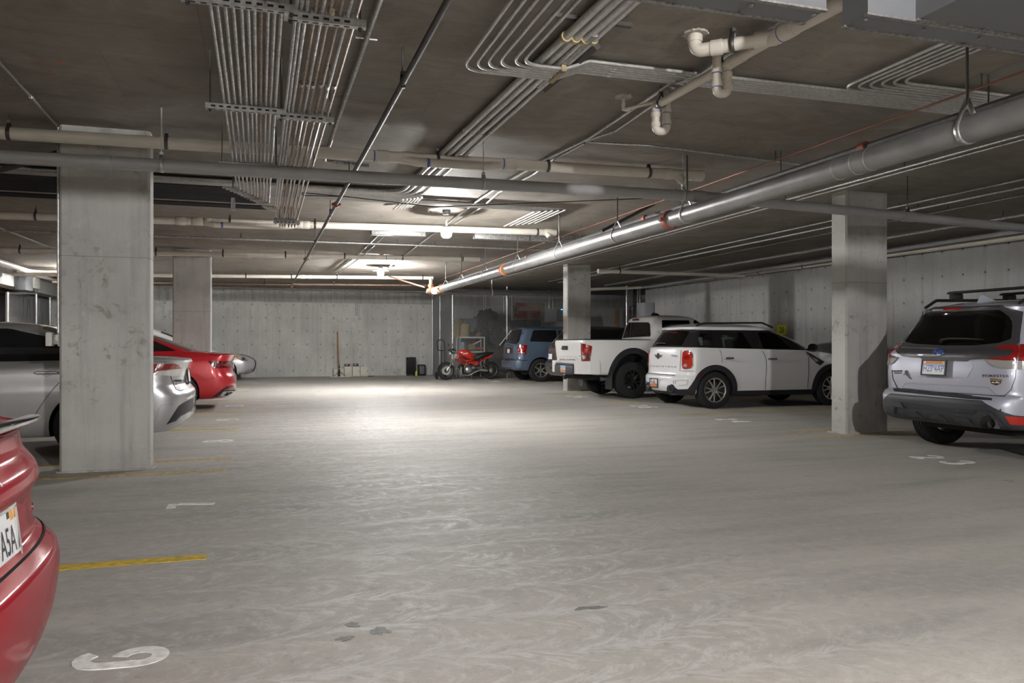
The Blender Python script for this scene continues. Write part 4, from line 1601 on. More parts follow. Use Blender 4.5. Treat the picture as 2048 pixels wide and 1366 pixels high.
        V, F = s.grid(poly, 6 if proj == 'px' else .06)
        return s.surf(V, F, proj, off, .004, name, m, parent, mirror)[0]

    def split(s, cuts, classify, specs):
        """divide the body along planes; classify(center, normal) -> part name or None; specs name -> material"""
        bm = bmesh.new()
        bm.from_mesh(s.body.data)
        for co, no in cuts:
            bmesh.ops.bisect_plane(bm, geom=bm.verts[:] + bm.edges[:] + bm.faces[:], plane_co=co, plane_no=no)
        groups = {}
        for f in bm.faces:
            k = classify(f.calc_center_median(), f.normal) if f.material_index == 0 else None
            groups.setdefault(k, []).append(f)
        mats = list(s.body.data.materials)
        for k, fl in groups.items():
            if k is None:
                continue
            vi = {}
            V, F = [], []
            for f in fl:
                q = []
                for v in f.verts:
                    if v.index not in vi or True:
                        key = v
                        if key not in vi:
                            vi[key] = len(V)
                            V.append(v.co.copy())
                        q.append(vi[key])
                F.append(q)
            me = bpy.data.meshes.new(k)
            me.from_pydata(V, [], F)
            me.materials.append(specs[k])
            fix(me, True, 40, recalc=False)
            link(bpy.data.objects.new(k, me), s.root)
        bmesh.ops.delete(bm, geom=[f for k, fl in groups.items() if k is not None for f in fl], context='FACES')
        bm.to_mesh(s.body.data)
        bm.free()
        s.finish()

    def finish(s, ang=40):
        fix(s.body.data, True, ang, recalc=False)

    def flare(s, name, x, z, r0, r1, a0, a1, proj, m, off=.012, th=.03, mirror=False, squash=1.0, n=28):
        V, F = [], []
        for i in range(n + 1):
            a = math.radians(a0 + (a1 - a0) * i / n)
            for j in range(4):
                r = r0 + (r1 - r0) * j / 3
                V.append((x + r * math.cos(a), z + r * squash * math.sin(a)))
        for i in range(n):
            for j in range(3):
                F.append((i * 4 + j, i * 4 + j + 1, (i + 1) * 4 + j + 1, (i + 1) * 4 + j))
        return s.surf(V, F, proj, off, th, name, m, None, mirror)[0]

    # ---- wheels, plates, seats
    def wheel(s, x, y, R, W, rimr, style, rim_m, steer=0.0, side=None, detail=True):
        sg = 1 if y > 0 else -1
        Mx = Matrix.Translation((x, y, R)) @ Matrix.Rotation(steer, 4, 'Z') @ Matrix.Rotation(-PI / 2 * sg, 4, 'X')
        h = W / 2
        sh = R - .012
        prof = [(rimr - .02, -h * .75), (rimr + .01, -h * .98), (rimr + (R - rimr) * .5, -h * 1.03), (sh - .012, -h * .96), (R - .004, -h * .8)]
        gs = [-.55, -.2, .2, .55]
        for g in gs:
            prof += [(R, h * (g - .06)), (R - .009, h * (g - .05)), (R - .009, h * (g + .05)), (R, h * (g + .06))]
        prof += [(R - .004, h * .8), (sh - .012, h * .96), (rimr + (R - rimr) * .5, h * 1.03), (rimr + .01, h * .98), (rimr - .02, h * .75)]
        t = MB().lathe(prof, 48, Mx, closed=True).build('wheel', rubber, s.root, angle=30)
        if not detail:
            return t
        b = MB().lathe([(rimr - .03, -h * .8), (rimr - .005, -h * .95), (rimr - .03, h * .1), (rimr - .012, h * .9), (rimr + .008, h * .97), (rimr + .004, h * .86), (rimr - .02, h * .4)][::-1], 40, Mx, closed=True)
        n, tw, wd, ty = style
        for k in range(n):
            for dv in ((-tw, tw) if tw else (0,)):
                a = 2 * PI * (k + .5) / n
                a1 = a + dv
                p0 = Vector((math.cos(a + dv * .45) * .05, math.sin(a + dv * .45) * .05, h * ty))
                p1 = Vector((math.cos(a1) * (rimr - .012), math.sin(a1) * (rimr - .012), h * .82))
                pm = p0.lerp(p1, .5) + Vector((0, 0, .006))
                b.tube([Mx @ q for q in (p0, pm, p1)], wd, 6, rs=[wd * 1.15, wd * .9, wd * .85])
        b.lathe([(0, h * ty + .012), (.03, h * ty + .012), (.034, h * ty + .004), (.066, h * ty), (.07, h * ty - .03), (0, h * ty - .03)][::-1], 20, Mx)
        b.build('rim', rim_m, t, angle=35)
        d = MB().lathe([(0, h * .0), (rimr * .68, h * .0), (rimr * .68, -h * .1), (0, -h * .1)][::-1], 28, Mx)
        d.build('brake_disc', mat('brake_disc_steel', (.09, .09, .09), .5, .6), t)
        if n:
            l = MB()
            for k in range(5):
                a = 2 * PI * k / 5 + .3
                l.lathe([(0, .012), (.009, .012), (.01, 0)][::-1], 8, Mx @ Matrix.Translation((math.cos(a) * .052, math.sin(a) * .052, h * ty)))
            l.build('lug_nuts', chrome if rim_m is not chrome else alloy, t)
        return t

    def plate(s, c, nrm, style, wd=.305, ht=.152, frame_m=None, txt='', roll=0.0, col=(.05, .06, .16), parent=None):
        """licence plate: centre c, facing nrm (local)"""
        z = Vector(nrm).normalized()
        x = Vector((0, 0, 1)).cross(z).normalized()
        M = frame(c, z, x)
        p = MB().box((-wd / 2, -ht / 2, 0), (wd / 2, ht / 2, .003), M).build('licence_plate', mat('plate_white', (.72, .73, .75), .4), parent or s.root, smooth=False)
        if frame_m:
            f = MB()
            t = .012
            for a, b in (((-wd / 2 - t, -ht / 2 - t, -.004), (wd / 2 + t, -ht / 2 + .004, .009)), ((-wd / 2 - t, ht / 2 - .004, -.004), (wd / 2 + t, ht / 2 + t, .009)),
                         ((-wd / 2 - t, -ht / 2, -.004), (-wd / 2 + .004, ht / 2, .009)), ((wd / 2 - .004, -ht / 2, -.004), (wd / 2 + t, ht / 2, .009))):
                f.box(a, b, M)
            f.build('plate_frame', frame_m, p, smooth=False)
        g = MB()
        if style == 'utah':
            g.use(mat('plate_orange', (.62, .22, .05), .45)).box((-wd / 2 + .004, ht / 2 - .038, .003), (wd / 2 - .004, ht / 2 - .004, .0036), M)
            g.use(mat('plate_blue', (.30, .42, .68), .45))
            g.prism([(-wd / 2 + .004, ht / 2 - .04), (-wd / 2 + .004, -.045), (-.08, -.03), (-.02, -.05), (.05, -.028), (wd / 2 - .004, -.048), (wd / 2 - .004, ht / 2 - .04)][::-1], .003, .0034, M)
            g.use(mat('plate_snow', (.75, .77, .8), .45))
            g.prism([(-wd / 2 + .004, ht / 2 - .05), (-wd / 2 + .004, -ht / 2 + .004), (wd / 2 - .004, -ht / 2 + .004), (wd / 2 - .004, ht / 2 - .06), (.06, .012), (.03, .028), (0, -.01), (-.05, .02)], .0034, .0038, M)
            g.use(mat('sticker_yellow', (.72, .6, .05), .5)).box((wd / 2 - .042, ht / 2 - .03, .0036), (wd / 2 - .016, ht / 2 - .008, .0042), M)
            g.use(mat('sticker_white', (.8, .75, .72), .5)).box((-wd / 2 + .016, ht / 2 - .03, .0036), (-wd / 2 + .042, ht / 2 - .008, .0042), M)
        elif style == 'arch':
            g.use(mat('plate_orange', (.62, .22, .05), .45))
            g.prism([(-wd / 2 + .004, -ht / 2 + .004), (wd / 2 - .004, -ht / 2 + .004), (wd / 2 - .004, -.02), (.07, -.01), (.06, .05), (.02, .06), (-.03, .04), (-.03, -.015), (-wd / 2 + .004, -.03)], .003, .0036, M)
            g.use(mat('plate_blue', (.30, .42, .68), .45)).box((-wd / 2 + .004, .0, .003), (-.05, ht / 2 - .004, .0034), M)
        elif style == 'low':
            g.use(mat('plate_blue', (.30, .42, .68), .45)).box((-wd / 2 + .004, 0.0, .003), (wd / 2 - .004, ht / 2 - .004, .0034), M)
            g.use(mat('plate_orange', (.62, .22, .05), .45)).box((-wd / 2 + .004, -ht / 2 + .004, .003), (wd / 2 - .004, -.01, .0034), M)
        elif style == 'top':
            g.use(mat('plate_orange', (.62, .22, .05), .45)).box((-wd / 2 + .004, ht / 2 - .035, .003), (wd / 2 - .004, ht / 2 - .004, .0034), M)
        elif style == 'left':
            g.use(mat('plate_blue', (.30, .42, .68), .45)).box((-wd / 2 + .01, -.05, .003), (-wd / 2 + .06, .05, .0034), M)
        if g.v:
            g.build('plate_design', None, p, smooth=False)
        if txt:
            x2 = MB()
            add_text(x2, txt, M @ Matrix.Translation((0, -.008, .0042)), wd * .88, ht * .46, .0004, .0)
            x2.build('plate_number', mat('plate_ink_%d' % int(col[2] * 100), col, .5), p, smooth=False)
        return p, M

    def seat(s, x, y, z, h=.62, wd=.48):
        mb = MB()
        mb.box((x - .02, y - wd / 2, z - .2), (x + .5, y + wd / 2, z), bev=.05)
        mb.box((-.06, -wd / 2, 0), (.06, wd / 2, h), Matrix.Translation((x, y, z)) @ Matrix.Rotation(-.3, 4, 'Y'), bev=.05)
        mb.box((-.05, -.13, h + .04), (.05, .13, h + .21), Matrix.Translation((x, y, z)) @ Matrix.Rotation(-.25, 4, 'Y'), bev=.045)
        for q in (-.06, .06):
            mb.tube([Matrix.Translation((x, y, z)) @ Matrix.Rotation(-.27, 4, 'Y') @ Vector((0, q, h + k)) for k in (-.02, .06)], .008, 6)
        return mb.build('seat', SEATM, s.root)

    def mirror_unit(s, x, y, z, m, size=.1):
        for sg in (1, -1):
            mb = MB().lathe([(0, -.06), (size * .7, -.05), (size, -.01), (size, .01), (size * .92, .03), (0, .03)], 18, Matrix.Translation((x, sg * y, z)) @ Matrix.Diagonal((1, 1.15, .75, 1)) @ Matrix.Rotation(-PI / 2, 4, 'Y'))
            mb.box((x - .02, sg * (y - .16), z - .06), (x + .05, sg * (y - .02), z - .02))
            mb.build('wing_mirror', m, s.root)

    def handle(s, x, z, hw, m=chrome, proj='S', wd=.2):
        for pj in (proj,):
            cast = s.caster(pj)
            loc, no = s.project(x, z, cast)
            sd = Vector((1, 0, 0))
            for sg in (1, -1):
                f = Vector((1, sg, 1))
                L, N = loc * f, no * f
                mb = MB().tube([L - sd * wd / 2 + N * .004, L - sd * wd * .4 + N * .03, L + sd * wd * .4 + N * .03, L + sd * wd / 2 + N * .004], .014, 8, rs=[.008, .014, .014, .008], flat=1.2)
                mb.build('door_handle', m, s.root)
                mb = MB().lathe([(0, .002), (.045, .003), (.05, -.004)][::-1], 16, frame(L, N, (1, 0, 0)) @ Matrix.Diagonal((1.1, .75, 1, 1)))
                mb.build('handle_cup', s.paint, s.root)


def paint(name, col, metal=0.0, rough=0.35, coat=1.0, cr_=.04):
    return mat(name, col, rough, metal, coat, coat_rough=cr_)


lens_red = mat('red_lens', (0.26, 0.008, 0.008), 0.12, coat=1.0)
lens_dark = mat('dark_red_lens', (0.09, 0.005, 0.007), 0.12, coat=1.0)
lens_bright = mat('bright_red_lens', (0.45, 0.022, 0.012), 0.15, coat=1.0)
lens_clear = mat('clear_lens', (0.42, 0.41, 0.40), 0.12, 0.3, coat=1.0)
lens_white = mat('white_lens', (0.62, 0.6, 0.57), 0.15, coat=1.0)
lens_amber = mat('amber_lens', (0.65, 0.25, 0.03), 0.15, coat=1.0)
dark_glass = mat('dark_tinted_glass', (0.008, 0.009, 0.011), 0.04, coat=1.0, spec=.6)
tint = glass('tinted_window', (0.16, 0.17, 0.18))
clear = glass('clear_window', (0.86, 0.92, 0.90))
clad = mat('black_cladding', (0.026, 0.0255, 0.030), 0.55, spec=.3)
clad_gray = mat('grey_cladding', (0.042, 0.042, 0.047), 0.5, spec=.35)


# ================================================================== silver wagon with roof bars (right edge)
silver = paint('silver_lilac_paint', (0.46, 0.475, 0.56), 0.3, 0.38)
c = Car('car', 'silver wagon with dark tailgate and roof bars, cut by the right edge', 'car', 6.86, 6.72, 1, [
    (.12, .345, 4.45, .22, .862), (.03, .395, 4.60, .32, .878), (0, .50, 4.64, .5, .885), (0, .61, 4.63, .62, .888, 1), (.035, .665, 4.62, .70, .893, 1),
    (.10, .70, 4.60, .74, .90), (.085, .85, 4.55, .86, .90), (.10, 1.0, 4.38, .95, .895), (.105, 1.09, 3.9, 1.04, .885, 1), (.17, 1.15, 3.45, 1.12, .86, 1),
    (.29, 1.33, 3.05, 1.34, .775), (.41, 1.53, 2.6, 1.55, .675), (.40, 1.585, 2.45, 1.60, .655, 1), (.46, 1.625, 2.3, 1.64, .60, 1, .015),
    (.8, 1.675, 2.0, 1.68, .42, 0, .01), (1.1, 1.69, 1.8, 1.69, .15)], silver, nr=3.6, Dr=.34)
A6 = lambda pts: cr(1760, 560, 6.83, pts)
A7 = lambda pts: cr(1760, 740, 6.83, pts)
c.arch(.97, .36, .40, .90)
c.arch(3.64, .36, .40, .90)
c.hollow(.75, .07, x1=3.3)
garn = mat('dark_grey_tailgate_trim', (0.05, 0.048, 0.053), 0.42, 0.2, coat=.3)
rearwin = [(330, 850), (600, 480), (660, 432), (1640, 402), (1795, 530), (1810, 640), (1795, 815), (1640, 868), (1300, 903), (880, 903), (500, 880)]
c.window(A6(rearwin), 'px', glass('smoked_window', (.42, .43, .45)), 'rear_window', rnd=.06)
c.window([(.62, 1.20), (1.25, 1.18), (1.25, 1.50), (.75, 1.50)], 'S', tint, 'side_window', mirror='both')
c.window([(1.35, 1.18), (2.2, 1.17), (2.2, 1.53), (1.35, 1.51)], 'S', tint, 'side_window', mirror='both')
c.window([(2.3, 1.17), (3.15, 1.16), (2.6, 1.50), (2.3, 1.53)], 'S', tint, 'side_window', mirror='both')
c.window([(-.62, 1.2), (.62, 1.2), (.55, 1.52), (-.55, 1.52)], 'F', clear, 'windscreen', depth=.3)


def low(p, n):
    lim = .635 - max(0, abs(p.y) - .60) * .55
    return 'rear_bumper' if p.z < lim and p.x < .62 else ('sill_cladding' if p.z < .34 else None)


c.split([((0, 0, .635), (0, 0, 1)), ((0, .60, .635), (0, .55, 1)), ((0, -.60, .635), (0, -.55, 1)), ((.62, 0, 0), (1, 0, 0)), ((0, 0, .34), (0, 0, 1))], low,
        {'rear_bumper': clad_gray, 'sill_cladding': clad_gray})
# tailgate trim round the glass, in four pieces
T = 'tailgate_trim'
c.patch(T, A6([(205, 905), (290, 785), (430, 570), (535, 403), (700, 378), (660, 432), (600, 480), (330, 850), (300, 900)]), 'px', garn, off=.006)
c.patch(T, A6([(535, 403), (760, 374), (1640, 352), (1700, 372), (1640, 402), (660, 432)]), 'px', garn, off=.008)
c.patch(T, A6([(1640, 352), (1955, 440), (1930, 640), (1900, 872), (1790, 890), (1640, 868), (1795, 815), (1810, 640), (1795, 530), (1640, 402)]), 'px', garn, off=.014, th=.02)
c.patch(T, A6([(190, 945), (215, 900), (300, 895), (330, 850), (500, 880), (880, 903), (1300, 903), (1640, 868), (1790, 890), (1620, 915), (1560, 950), (1830, 968), (1775, 1040), (1560, 1062), (1400, 1080), (1240, 1085), (900, 1072), (420, 1052), (330, 1040), (240, 1000)]), 'px', garn, off=.012, th=.014)
c.line('trim_crease', A6([(300, 925), (450, 935), (800, 948)]), 'px', 1.2, mat('bright_edge', (.3, .3, .31), .3, .5), off=.014)
c.patch('high_brake_light', A6([(872, 392), (1132, 382), (1135, 402), (872, 412)]), 'px', lens_red, off=.012)
for poly, m in (([(1575, 948), (1640, 907), (1893, 888), (1888, 1000), (1868, 1106), (1440, 1078), (1580, 1058), (1780, 1032), (1838, 966), (1700, 958)], lens_red),
                ([(1430, 1084), (1868, 1111), (1864, 1220), (1640, 1205), (1540, 1175)], lens_clear),
                ([(1906, 886), (2150, 880), (2150, 1105), (1882, 1108)], lens_red), ([(1882, 1113), (2150, 1112), (2150, 1228), (1878, 1222)], lens_clear)):
    c.patch('tail_light', A6(poly), 'px', m, off=.014, th=.02, mirror='both')
c.patch('plate_recess', A6([(410, 1140), (450, 1062), (1230, 1088), (1280, 1180), (1190, 1340), (520, 1308)]), 'px', silver, off=.005, rnd=4)
c.patch('handle_lip', A6([(560, 1062), (1240, 1086), (1190, 1112), (600, 1090)]), 'px', garn, off=.016, th=.02)
ell = lambda cx, cy, rx, ry, n=22: [(cx + rx * math.cos(2 * PI * i / n), cy + ry * math.sin(2 * PI * i / n)) for i in range(n)]
lg = c.patch('oval_badge', A6(ell(806, 993, 83, 43)), 'px', chrome, off=.016)
c.patch('badge_field', A6(ell(806, 993, 73, 36)), 'px', mat('badge_blue', (.02, .06, .30), .2, coat=1), off=.019, parent=lg)
st = mat('badge_silver', (.7, .7, .72), .25, .8)
for x, y, r in ((775, 990, 17), (815, 978, 9), (838, 985, 8), (822, 1000, 9), (846, 1006, 8), (800, 1012, 8)):
    c.patch('badge_star', A6([(x - r * 1.5, y), (x - r * .2, y - r * .25), (x, y - r), (x + r * .2, y - r * .25), (x + r * 1.5, y), (x + r * .2, y + r * .25), (x, y + r), (x - r * .2, y + r * .25)]), 'px', st, off=.021, parent=lg, th=.003)
black_ink = mat('black_badge', (.02, .02, .022), .4)
c.text('FORESTER', *A6([(1402, 1325), (1765, 1332)]), 5.2, 'px', black_ink)
c.text('WILDERNESS', *A6([(180, 1255), (308, 1253)]), 3.0, 'px', black_ink)
c.text('EDITION', *A6([(198, 1280), (298, 1279)]), 2.4, 'px', black_ink)
bd = c.patch('shield_badge', A7([(1505, 112), (1665, 132), (1645, 188), (1588, 210), (1522, 186)]), 'px', mat('badge_dark', (.03, .028, .028), .5), off=.005)
c.patch('shield_band', A7([(1515, 122), (1655, 138), (1650, 155), (1518, 142)]), 'px', mat('badge_orange', (.45, .22, .04), .5), off=.007, parent=bd)
c.patch('shield_ridge', A7([(1525, 168), (1550, 158), (1575, 172), (1595, 155), (1640, 172), (1635, 182), (1590, 178), (1540, 178)]), 'px', mat('badge_white', (.7, .7, .68), .5), off=.007, parent=bd)
for p in ([(345, 10), (362, 2), (385, 8), (378, 28), (388, 62), (378, 84), (360, 60), (348, 45), (338, 30)], [(380, 62), (396, 72), (440, 126), (425, 124)], [(345, 55), (362, 62), (420, 122), (408, 118)], [(322, 66), (345, 42), (350, 47), (327, 72)], [(380, 20), (400, 48), (412, 80), (407, 80), (394, 50)]):
    c.patch('skier_decal', A7(p), 'px', black_ink, off=.003, th=.003)
c.line('tailgate_gap', A7([(165, 0), (180, 120), (240, 250), (320, 272), (1000, 315), (1690, 360), (1790, 270), (1850, 100), (1862, -60)]), 'px', 1.0)
c.line('tailgate_crease', A7([(290, 250), (345, 180), (900, 205), (1480, 240), (1590, 345)]), 'px', 2.0, mat('crease_silver', (.36, .37, .42), .4, .4), off=.0012)
stp = c.patch('bumper_step', A7([(185, 268), (300, 262), (1530, 392), (1530, 415), (1200, 395), (200, 292)]), 'px', clad, off=.016, th=.03)
for p in ([(275, 285), (410, 290), (410, 302), (275, 297)], [(410, 302), (540, 310), (540, 322), (410, 316)], [(545, 320), (690, 332), (690, 344), (545, 334)], [(700, 318), (830, 332), (830, 344), (700, 330)], [(850, 338), (985, 350), (985, 360), (850, 350)], [(1000, 352), (1155, 366), (1155, 376), (1000, 364)], [(1170, 368), (1350, 384), (1350, 394), (1170, 380)]):
    c.patch('step_rib', A7(p), 'px', clad_gray, off=.021, th=.006, parent=stp)
c.line('bumper_line', A7([(190, 430), (330, 440), (900, 520), (1480, 560), (1560, 600), (1680, 755)]), 'px', 2.2, clad, off=.003)
c.patch('bumper_insert', A7([(330, 450), (900, 525), (1330, 556), (1280, 612), (900, 570), (360, 520)]), 'px', clad, off=.004)
for p in ([(390, 570), (500, 568), (590, 650), (400, 612)], [(690, 600), (820, 598), (905, 692), (700, 642)], [(1030, 635), (1180, 650), (1265, 748), (1042, 690)], [(195, 450), (300, 450), (345, 520), (215, 500), (205, 600), (185, 590)], [(1480, 585), (1535, 580), (1700, 755), (1640, 760)]):
    c.patch('bumper_tab', A7(p), 'px', clad_gray, off=.022, th=.03)
for x, y in ((500, 497), (1072, 556), (1645, 545)):
    c.patch('parking_sensor', A7(ell(x, y, 13, 15, 12)), 'px', clad_gray, off=.007)
c.patch('bumper_reflector', A7([(1700, 628), (2120, 655), (2120, 762), (1770, 742)]), 'px', lens_bright, off=.008, mirror='both')
c.patch('exhaust_recess', A7([(1400, 640), (1500, 610), (1590, 690), (1620, 770), (1560, 800), (1390, 790), (1370, 700)]), 'px', WELL, off=.006)
ex = MB().tube([(.035, -.72, .41), (.45, -.62, .37)], .043, 18, cap=False)
ex.tube([(.035, -.72, .41), (.4, -.63, .375)], .037, 18, cap=False)
ex.build('exhaust_pipe', alloy, c.root)
MB().lathe([(0, .0), (.038, 0), (.038, .01), (0, .01)], 16, frame((.12, -.70, .402), (1, -.25, 0))).build('exhaust_bore', WELL, c.root)
wp = [c.project(*A6([q])[0], c.caster('px')) for q in ((850, 870), (860, 840), (960, 820), (1200, 822), (1440, 836))]
MB().tube([l + n * .03 for l, n in wp], .009, 6, rs=[.016, .014, .009, .008, .005]).build('rear_wiper', black_pl, c.root)
for y, R in ((.79, .355), (-.79, .355)):
    for x in (.97, 3.64):
        c.wheel(x, y, R, .225, .235, (5, .18, .022, .55), mat('dark_alloy', (.05, .05, .052), .4, .5))
for x in (.97,):
    c.flare('arch_cladding', x, .36, .40, .47, 5, 175, 'S', clad, off=.012, mirror='both')
for sg in (1, -1):
    MB().tube(fillet([(.55, sg * .60, 1.62), (.72, sg * .61, 1.71), (2.3, sg * .61, 1.74), (2.5, sg * .6, 1.66)], .08), .018, 8).build('roof_rail', black_pl, c.root)
for x in (1.02, 1.85):
    MB().tube([(x, -.74, 1.805), (x, -.70, 1.81), (x, .70, 1.81), (x, .74, 1.805)], .03, 10, rs=[.012, .03, .03, .012], flat=.55).build('roof_crossbar', black_pl, c.root)
    f = MB()
    for sg in (1, -1):
        f.box((x - .07, sg * .61 - .045, 1.70), (x + .07, sg * .61 + .045, 1.80), bev=.02)
    f.build('crossbar_foot', black_pl, c.root)
MB().add([(.66, 0, 1.655), (.92, .035, 1.67), (.92, -.035, 1.67), (.70, 0, 1.735), (.76, 0, 1.735)], [(0, 1, 4, 3), (2, 0, 3, 4), (1, 2, 4)]).build('antenna_fin', silver, c.root)
c.plate((.055, 0, .945), (-1, 0, .12), 'utah', frame_m=black_pl, txt='H25 4AP', col=(.07, .10, .35))
MB().box((.5, -.6, .25), (4.2, .6, .5)).build('underbody', WELL, c.root)
for y in (.36, -.36):
    c.seat(1.55, y, .85)
    c.seat(2.45, y, .85)

# ================================================================== white hatchback
white = paint('white_paint', (0.74, 0.74, 0.755), 0.0, 0.28)
gloss_black = mat('gloss_black_paint', (0.012, 0.011, 0.014), 0.12, coat=1.0)
c = Car('car', 'white five-door hatchback with black pillars and wheel arches', 'car', 7.35, 13.66, 1, [
    (.14, .24, 3.98, .22, .82), (.04, .30, 4.07, .32, .87), (.0, .42, 4.10, .45, .89), (.0, .56, 4.10, .62, .90), (.05, .62, 4.07, .74, .90, 1), (.065, .68, 4.04, .80, .90),
    (.075, .95, 3.85, .95, .895), (.10, 1.12, 3.15, 1.06, .88, 1), (.12, 1.14, 3.02, 1.075, .865, 1), (.21, 1.29, 2.7, 1.26, .785), (.31, 1.46, 2.22, 1.45, .70, 1),
    (.25, 1.475, 2.17, 1.475, .70, 1), (.26, 1.52, 2.05, 1.52, .67, 1), (.40, 1.565, 1.9, 1.56, .58, 0, .02), (.75, 1.595, 1.65, 1.59, .38, 0, .01), (1.0, 1.605, 1.4, 1.605, .12)], white, nr=3.0, Dr=.32)
A4 = lambda pts: cr(1270, 630, 6.829, pts)
A5 = lambda pts: cr(1460, 630, 6.832, pts)
c.arch(.68, .345, .375, .90)
c.arch(3.29, .345, .375, .90)
c.hollow(.78, .06, x1=3.2)
cl2 = glass('clear_side_window', (.82, .88, .86))
c.window(A4([(880, 248), (1055, 255), (1062, 420), (850, 414)]), 'px', cl2, 'quarter_window', rnd=.02, mirror='both')
c.window([(1441, 666), (1484, 664.5), (1505, 697), (1447, 695.5)], 'px', cl2, 'rear_door_window', rnd=.02, mirror='both')
c.window(A5([(380, 240), (565, 240), (625, 272), (830, 455), (462, 462), (400, 300)]), 'px', cl2, 'front_door_window', rnd=.02, mirror='both')
c.window(A4([(392, 232), (745, 222), (640, 418), (262, 418)]), 'px', cl2, 'rear_window', rnd=.03)
c.window([(-.62, 1.14), (.62, 1.14), (.56, 1.41), (-.56, 1.41)], 'F', clear, 'windscreen', depth=.35)


def mini_parts(p, n):
    if 1.143 - .0235 * p.x < p.z < 1.462:
        return 'black_pillars'
    if p.z < .325 and .9 < p.x < 3.1:
        return 'sill_cladding'
    return None


c.split([((0, 0, 1.143), (.0235, 0, 1)), ((0, 0, 1.462), (0, 0, 1)), ((0, 0, .325), (0, 0, 1)), ((.9, 0, 0), (1, 0, 0)), ((3.1, 0, 0), (1, 0, 0))], mini_parts, {'black_pillars': gloss_black, 'sill_cladding': clad})
c.patch('rear_bumper_cladding', A4([(62, 905), (100, 925), (140, 1000), (290, 1025), (440, 1040), (438, 990), (455, 960), (500, 955), (540, 985), (585, 1015), (720, 1012), (765, 955), (800, 903), (850, 905), (820, 1090), (700, 1108), (440, 1092), (150, 1045), (70, 980)]), 'px', clad, off=.010, th=.02)
c.flare('arch_cladding', .68, .345, .372, .47, -8, 178, 'S', clad, off=.014, mirror='both')
c.flare('arch_cladding', 3.29, .345, .372, .47, 2, 182, 'S', clad, off=.014, mirror='both')
tl = [(655, 520), (680, 494), (735, 490), (775, 525), (787, 600), (787, 680), (765, 722), (700, 735), (660, 725), (648, 690), (648, 600)]
cx_, cy_ = 716, 612
ring = [(cx_ + (x - cx_) * 1.14 + 4, cy_ + (y - cy_) * 1.07) for x, y in tl]
c.patch('lamp_bezel', A4(ring), 'px', chrome, off=.006, rnd=2, step=3, mirror='both')
c.patch('tail_light', A4(tl), 'px', lens_bright, off=.016, th=.02, rnd=2, step=3, mirror='both')
c.patch('tail_light_core', A4(ell(710, 580, 40, 34)), 'px', lens_red, off=.018, mirror='both')
c.patch('reversing_lamp', A4(ell(692, 690, 26, 24)), 'px', lens_clear, off=.019, mirror='both')
c.line('lamp_panel_gap', A4([(665, 450), (630, 490), (614, 765), (820, 768)]), 'px', .7)
c.line('tailgate_gap', A4([(150, 700), (160, 780), (180, 797), (550, 824)]), 'px', .9)
em = c.patch('winged_badge', A4([(266, 538), (300, 545), (306, 525), (320, 518), (335, 528), (340, 545), (378, 545), (355, 582), (335, 585), (318, 606), (302, 585), (290, 582)]), 'px', mat('dark_chrome', (.25, .25, .26), .2, .9), off=.008)
c.patch('badge_disc', A4(ell(320, 558, 17, 30, 16)), 'px', gloss_black, off=.011, parent=em)
c.text('C O U N T R Y M A N', *A4([(160, 706), (562, 720)]), 2.9, 'px', mat('badge_grey', (.2, .2, .2), .3, .8))
c.text('COOPER S', *A4([(495, 566), (585, 580)]), 4.4, 'px', mat('badge_grey', (.2, .2, .2), .3, .8))
c.patch('high_brake_light', A4([(485, 232), (578, 228), (578, 242), (488, 246)]), 'px', lens_red, off=.008)
c.patch('bumper_vent', A4([(555, 885), (730, 882), (735, 905), (718, 965), (600, 972), (590, 960), (700, 948), (705, 905), (560, 900)]), 'px', mat('white_shade_trim', (.5, .5, .51), .5), off=.004)
c.patch('plate_niche', A4([(150, 855), (380, 880), (380, 890), (345, 890), (325, 985), (185, 972), (200, 868), (150, 865)]), 'px', mat('white_shade_trim', (.5, .5, .51), .5), off=.004)
c.line('tow_cover', A4(ell(540, 916, 17, 20, 16)), 'px', .6, closed=True)
pl, nl = c.project(*A4([(262, 925)])[0], c.caster('px'))
c.plate(pl + nl * .012, (-1, 0, .02), 'arch', frame_m=black_pl, txt='D07 6G', col=(.04, .06, .18))
for y in (.46, -.46):
    t = MB()
    t.tube([(-.01, y, .36), (.3, y, .36)], .042, 18, cap=False)
    t.tube([(-.01, y, .36), (.3, y, .36)], .035, 18, cap=False)
    t.build('exhaust_tip', chrome, c.root)
    MB().lathe([(.05, -.012), (.075, -.012), (.085, 0), (.085, .05), (.05, .05)], 22, frame((.0, y, .36), (1, 0, 0)), closed=True).build('exhaust_surround', clad, c.root)
    MB().lathe([(0, 0), (.036, 0), (.036, .01), (0, .01)], 16, frame((.06, y, .36), (1, 0, 0))).build('exhaust_bore', WELL, c.root)
for x in (.68, 3.29):
    for y in (.785, -.785):
        c.wheel(x, y, .345, .21, .222, (5, .26, .017, .72), alloy)
c.line('door_gap', A5([(425, 470), (470, 540), (492, 600), (497, 700), (484, 1022)]), 'px', .7, mirror='both')
c.line('door_gap', A5([(1040, 500), (1078, 590), (1075, 800), (1058, 1010)]), 'px', .7, mirror='both')
c.line('door_gap', A4([(1145, 455), (1170, 500), (1186, 580), (1188, 655)]), 'px', .7, mirror='both')
dk = mat('dark_chrome', (.25, .25, .26), .2, .9)
for px in ([(1212, 590), (1352, 592)],):
    u = [c.inv @ Vector((0, 0, 0))]
    a, b = [c.project(*q, c.caster('px'))[0] for q in A4(px)]
    c.handle((a.x + b.x) / 2, (a.z + b.z) / 2, .9, dk, 'S', .2)
a, b = [c.project(*q, c.caster('px'))[0] for q in A5([(510, 600), (648, 602)])]
c.handle((a.x + b.x) / 2, (a.z + b.z) / 2, .9, dk, 'S', .2)
c.mirror_unit(2.75, 1.0, 1.13, gloss_black, .11)
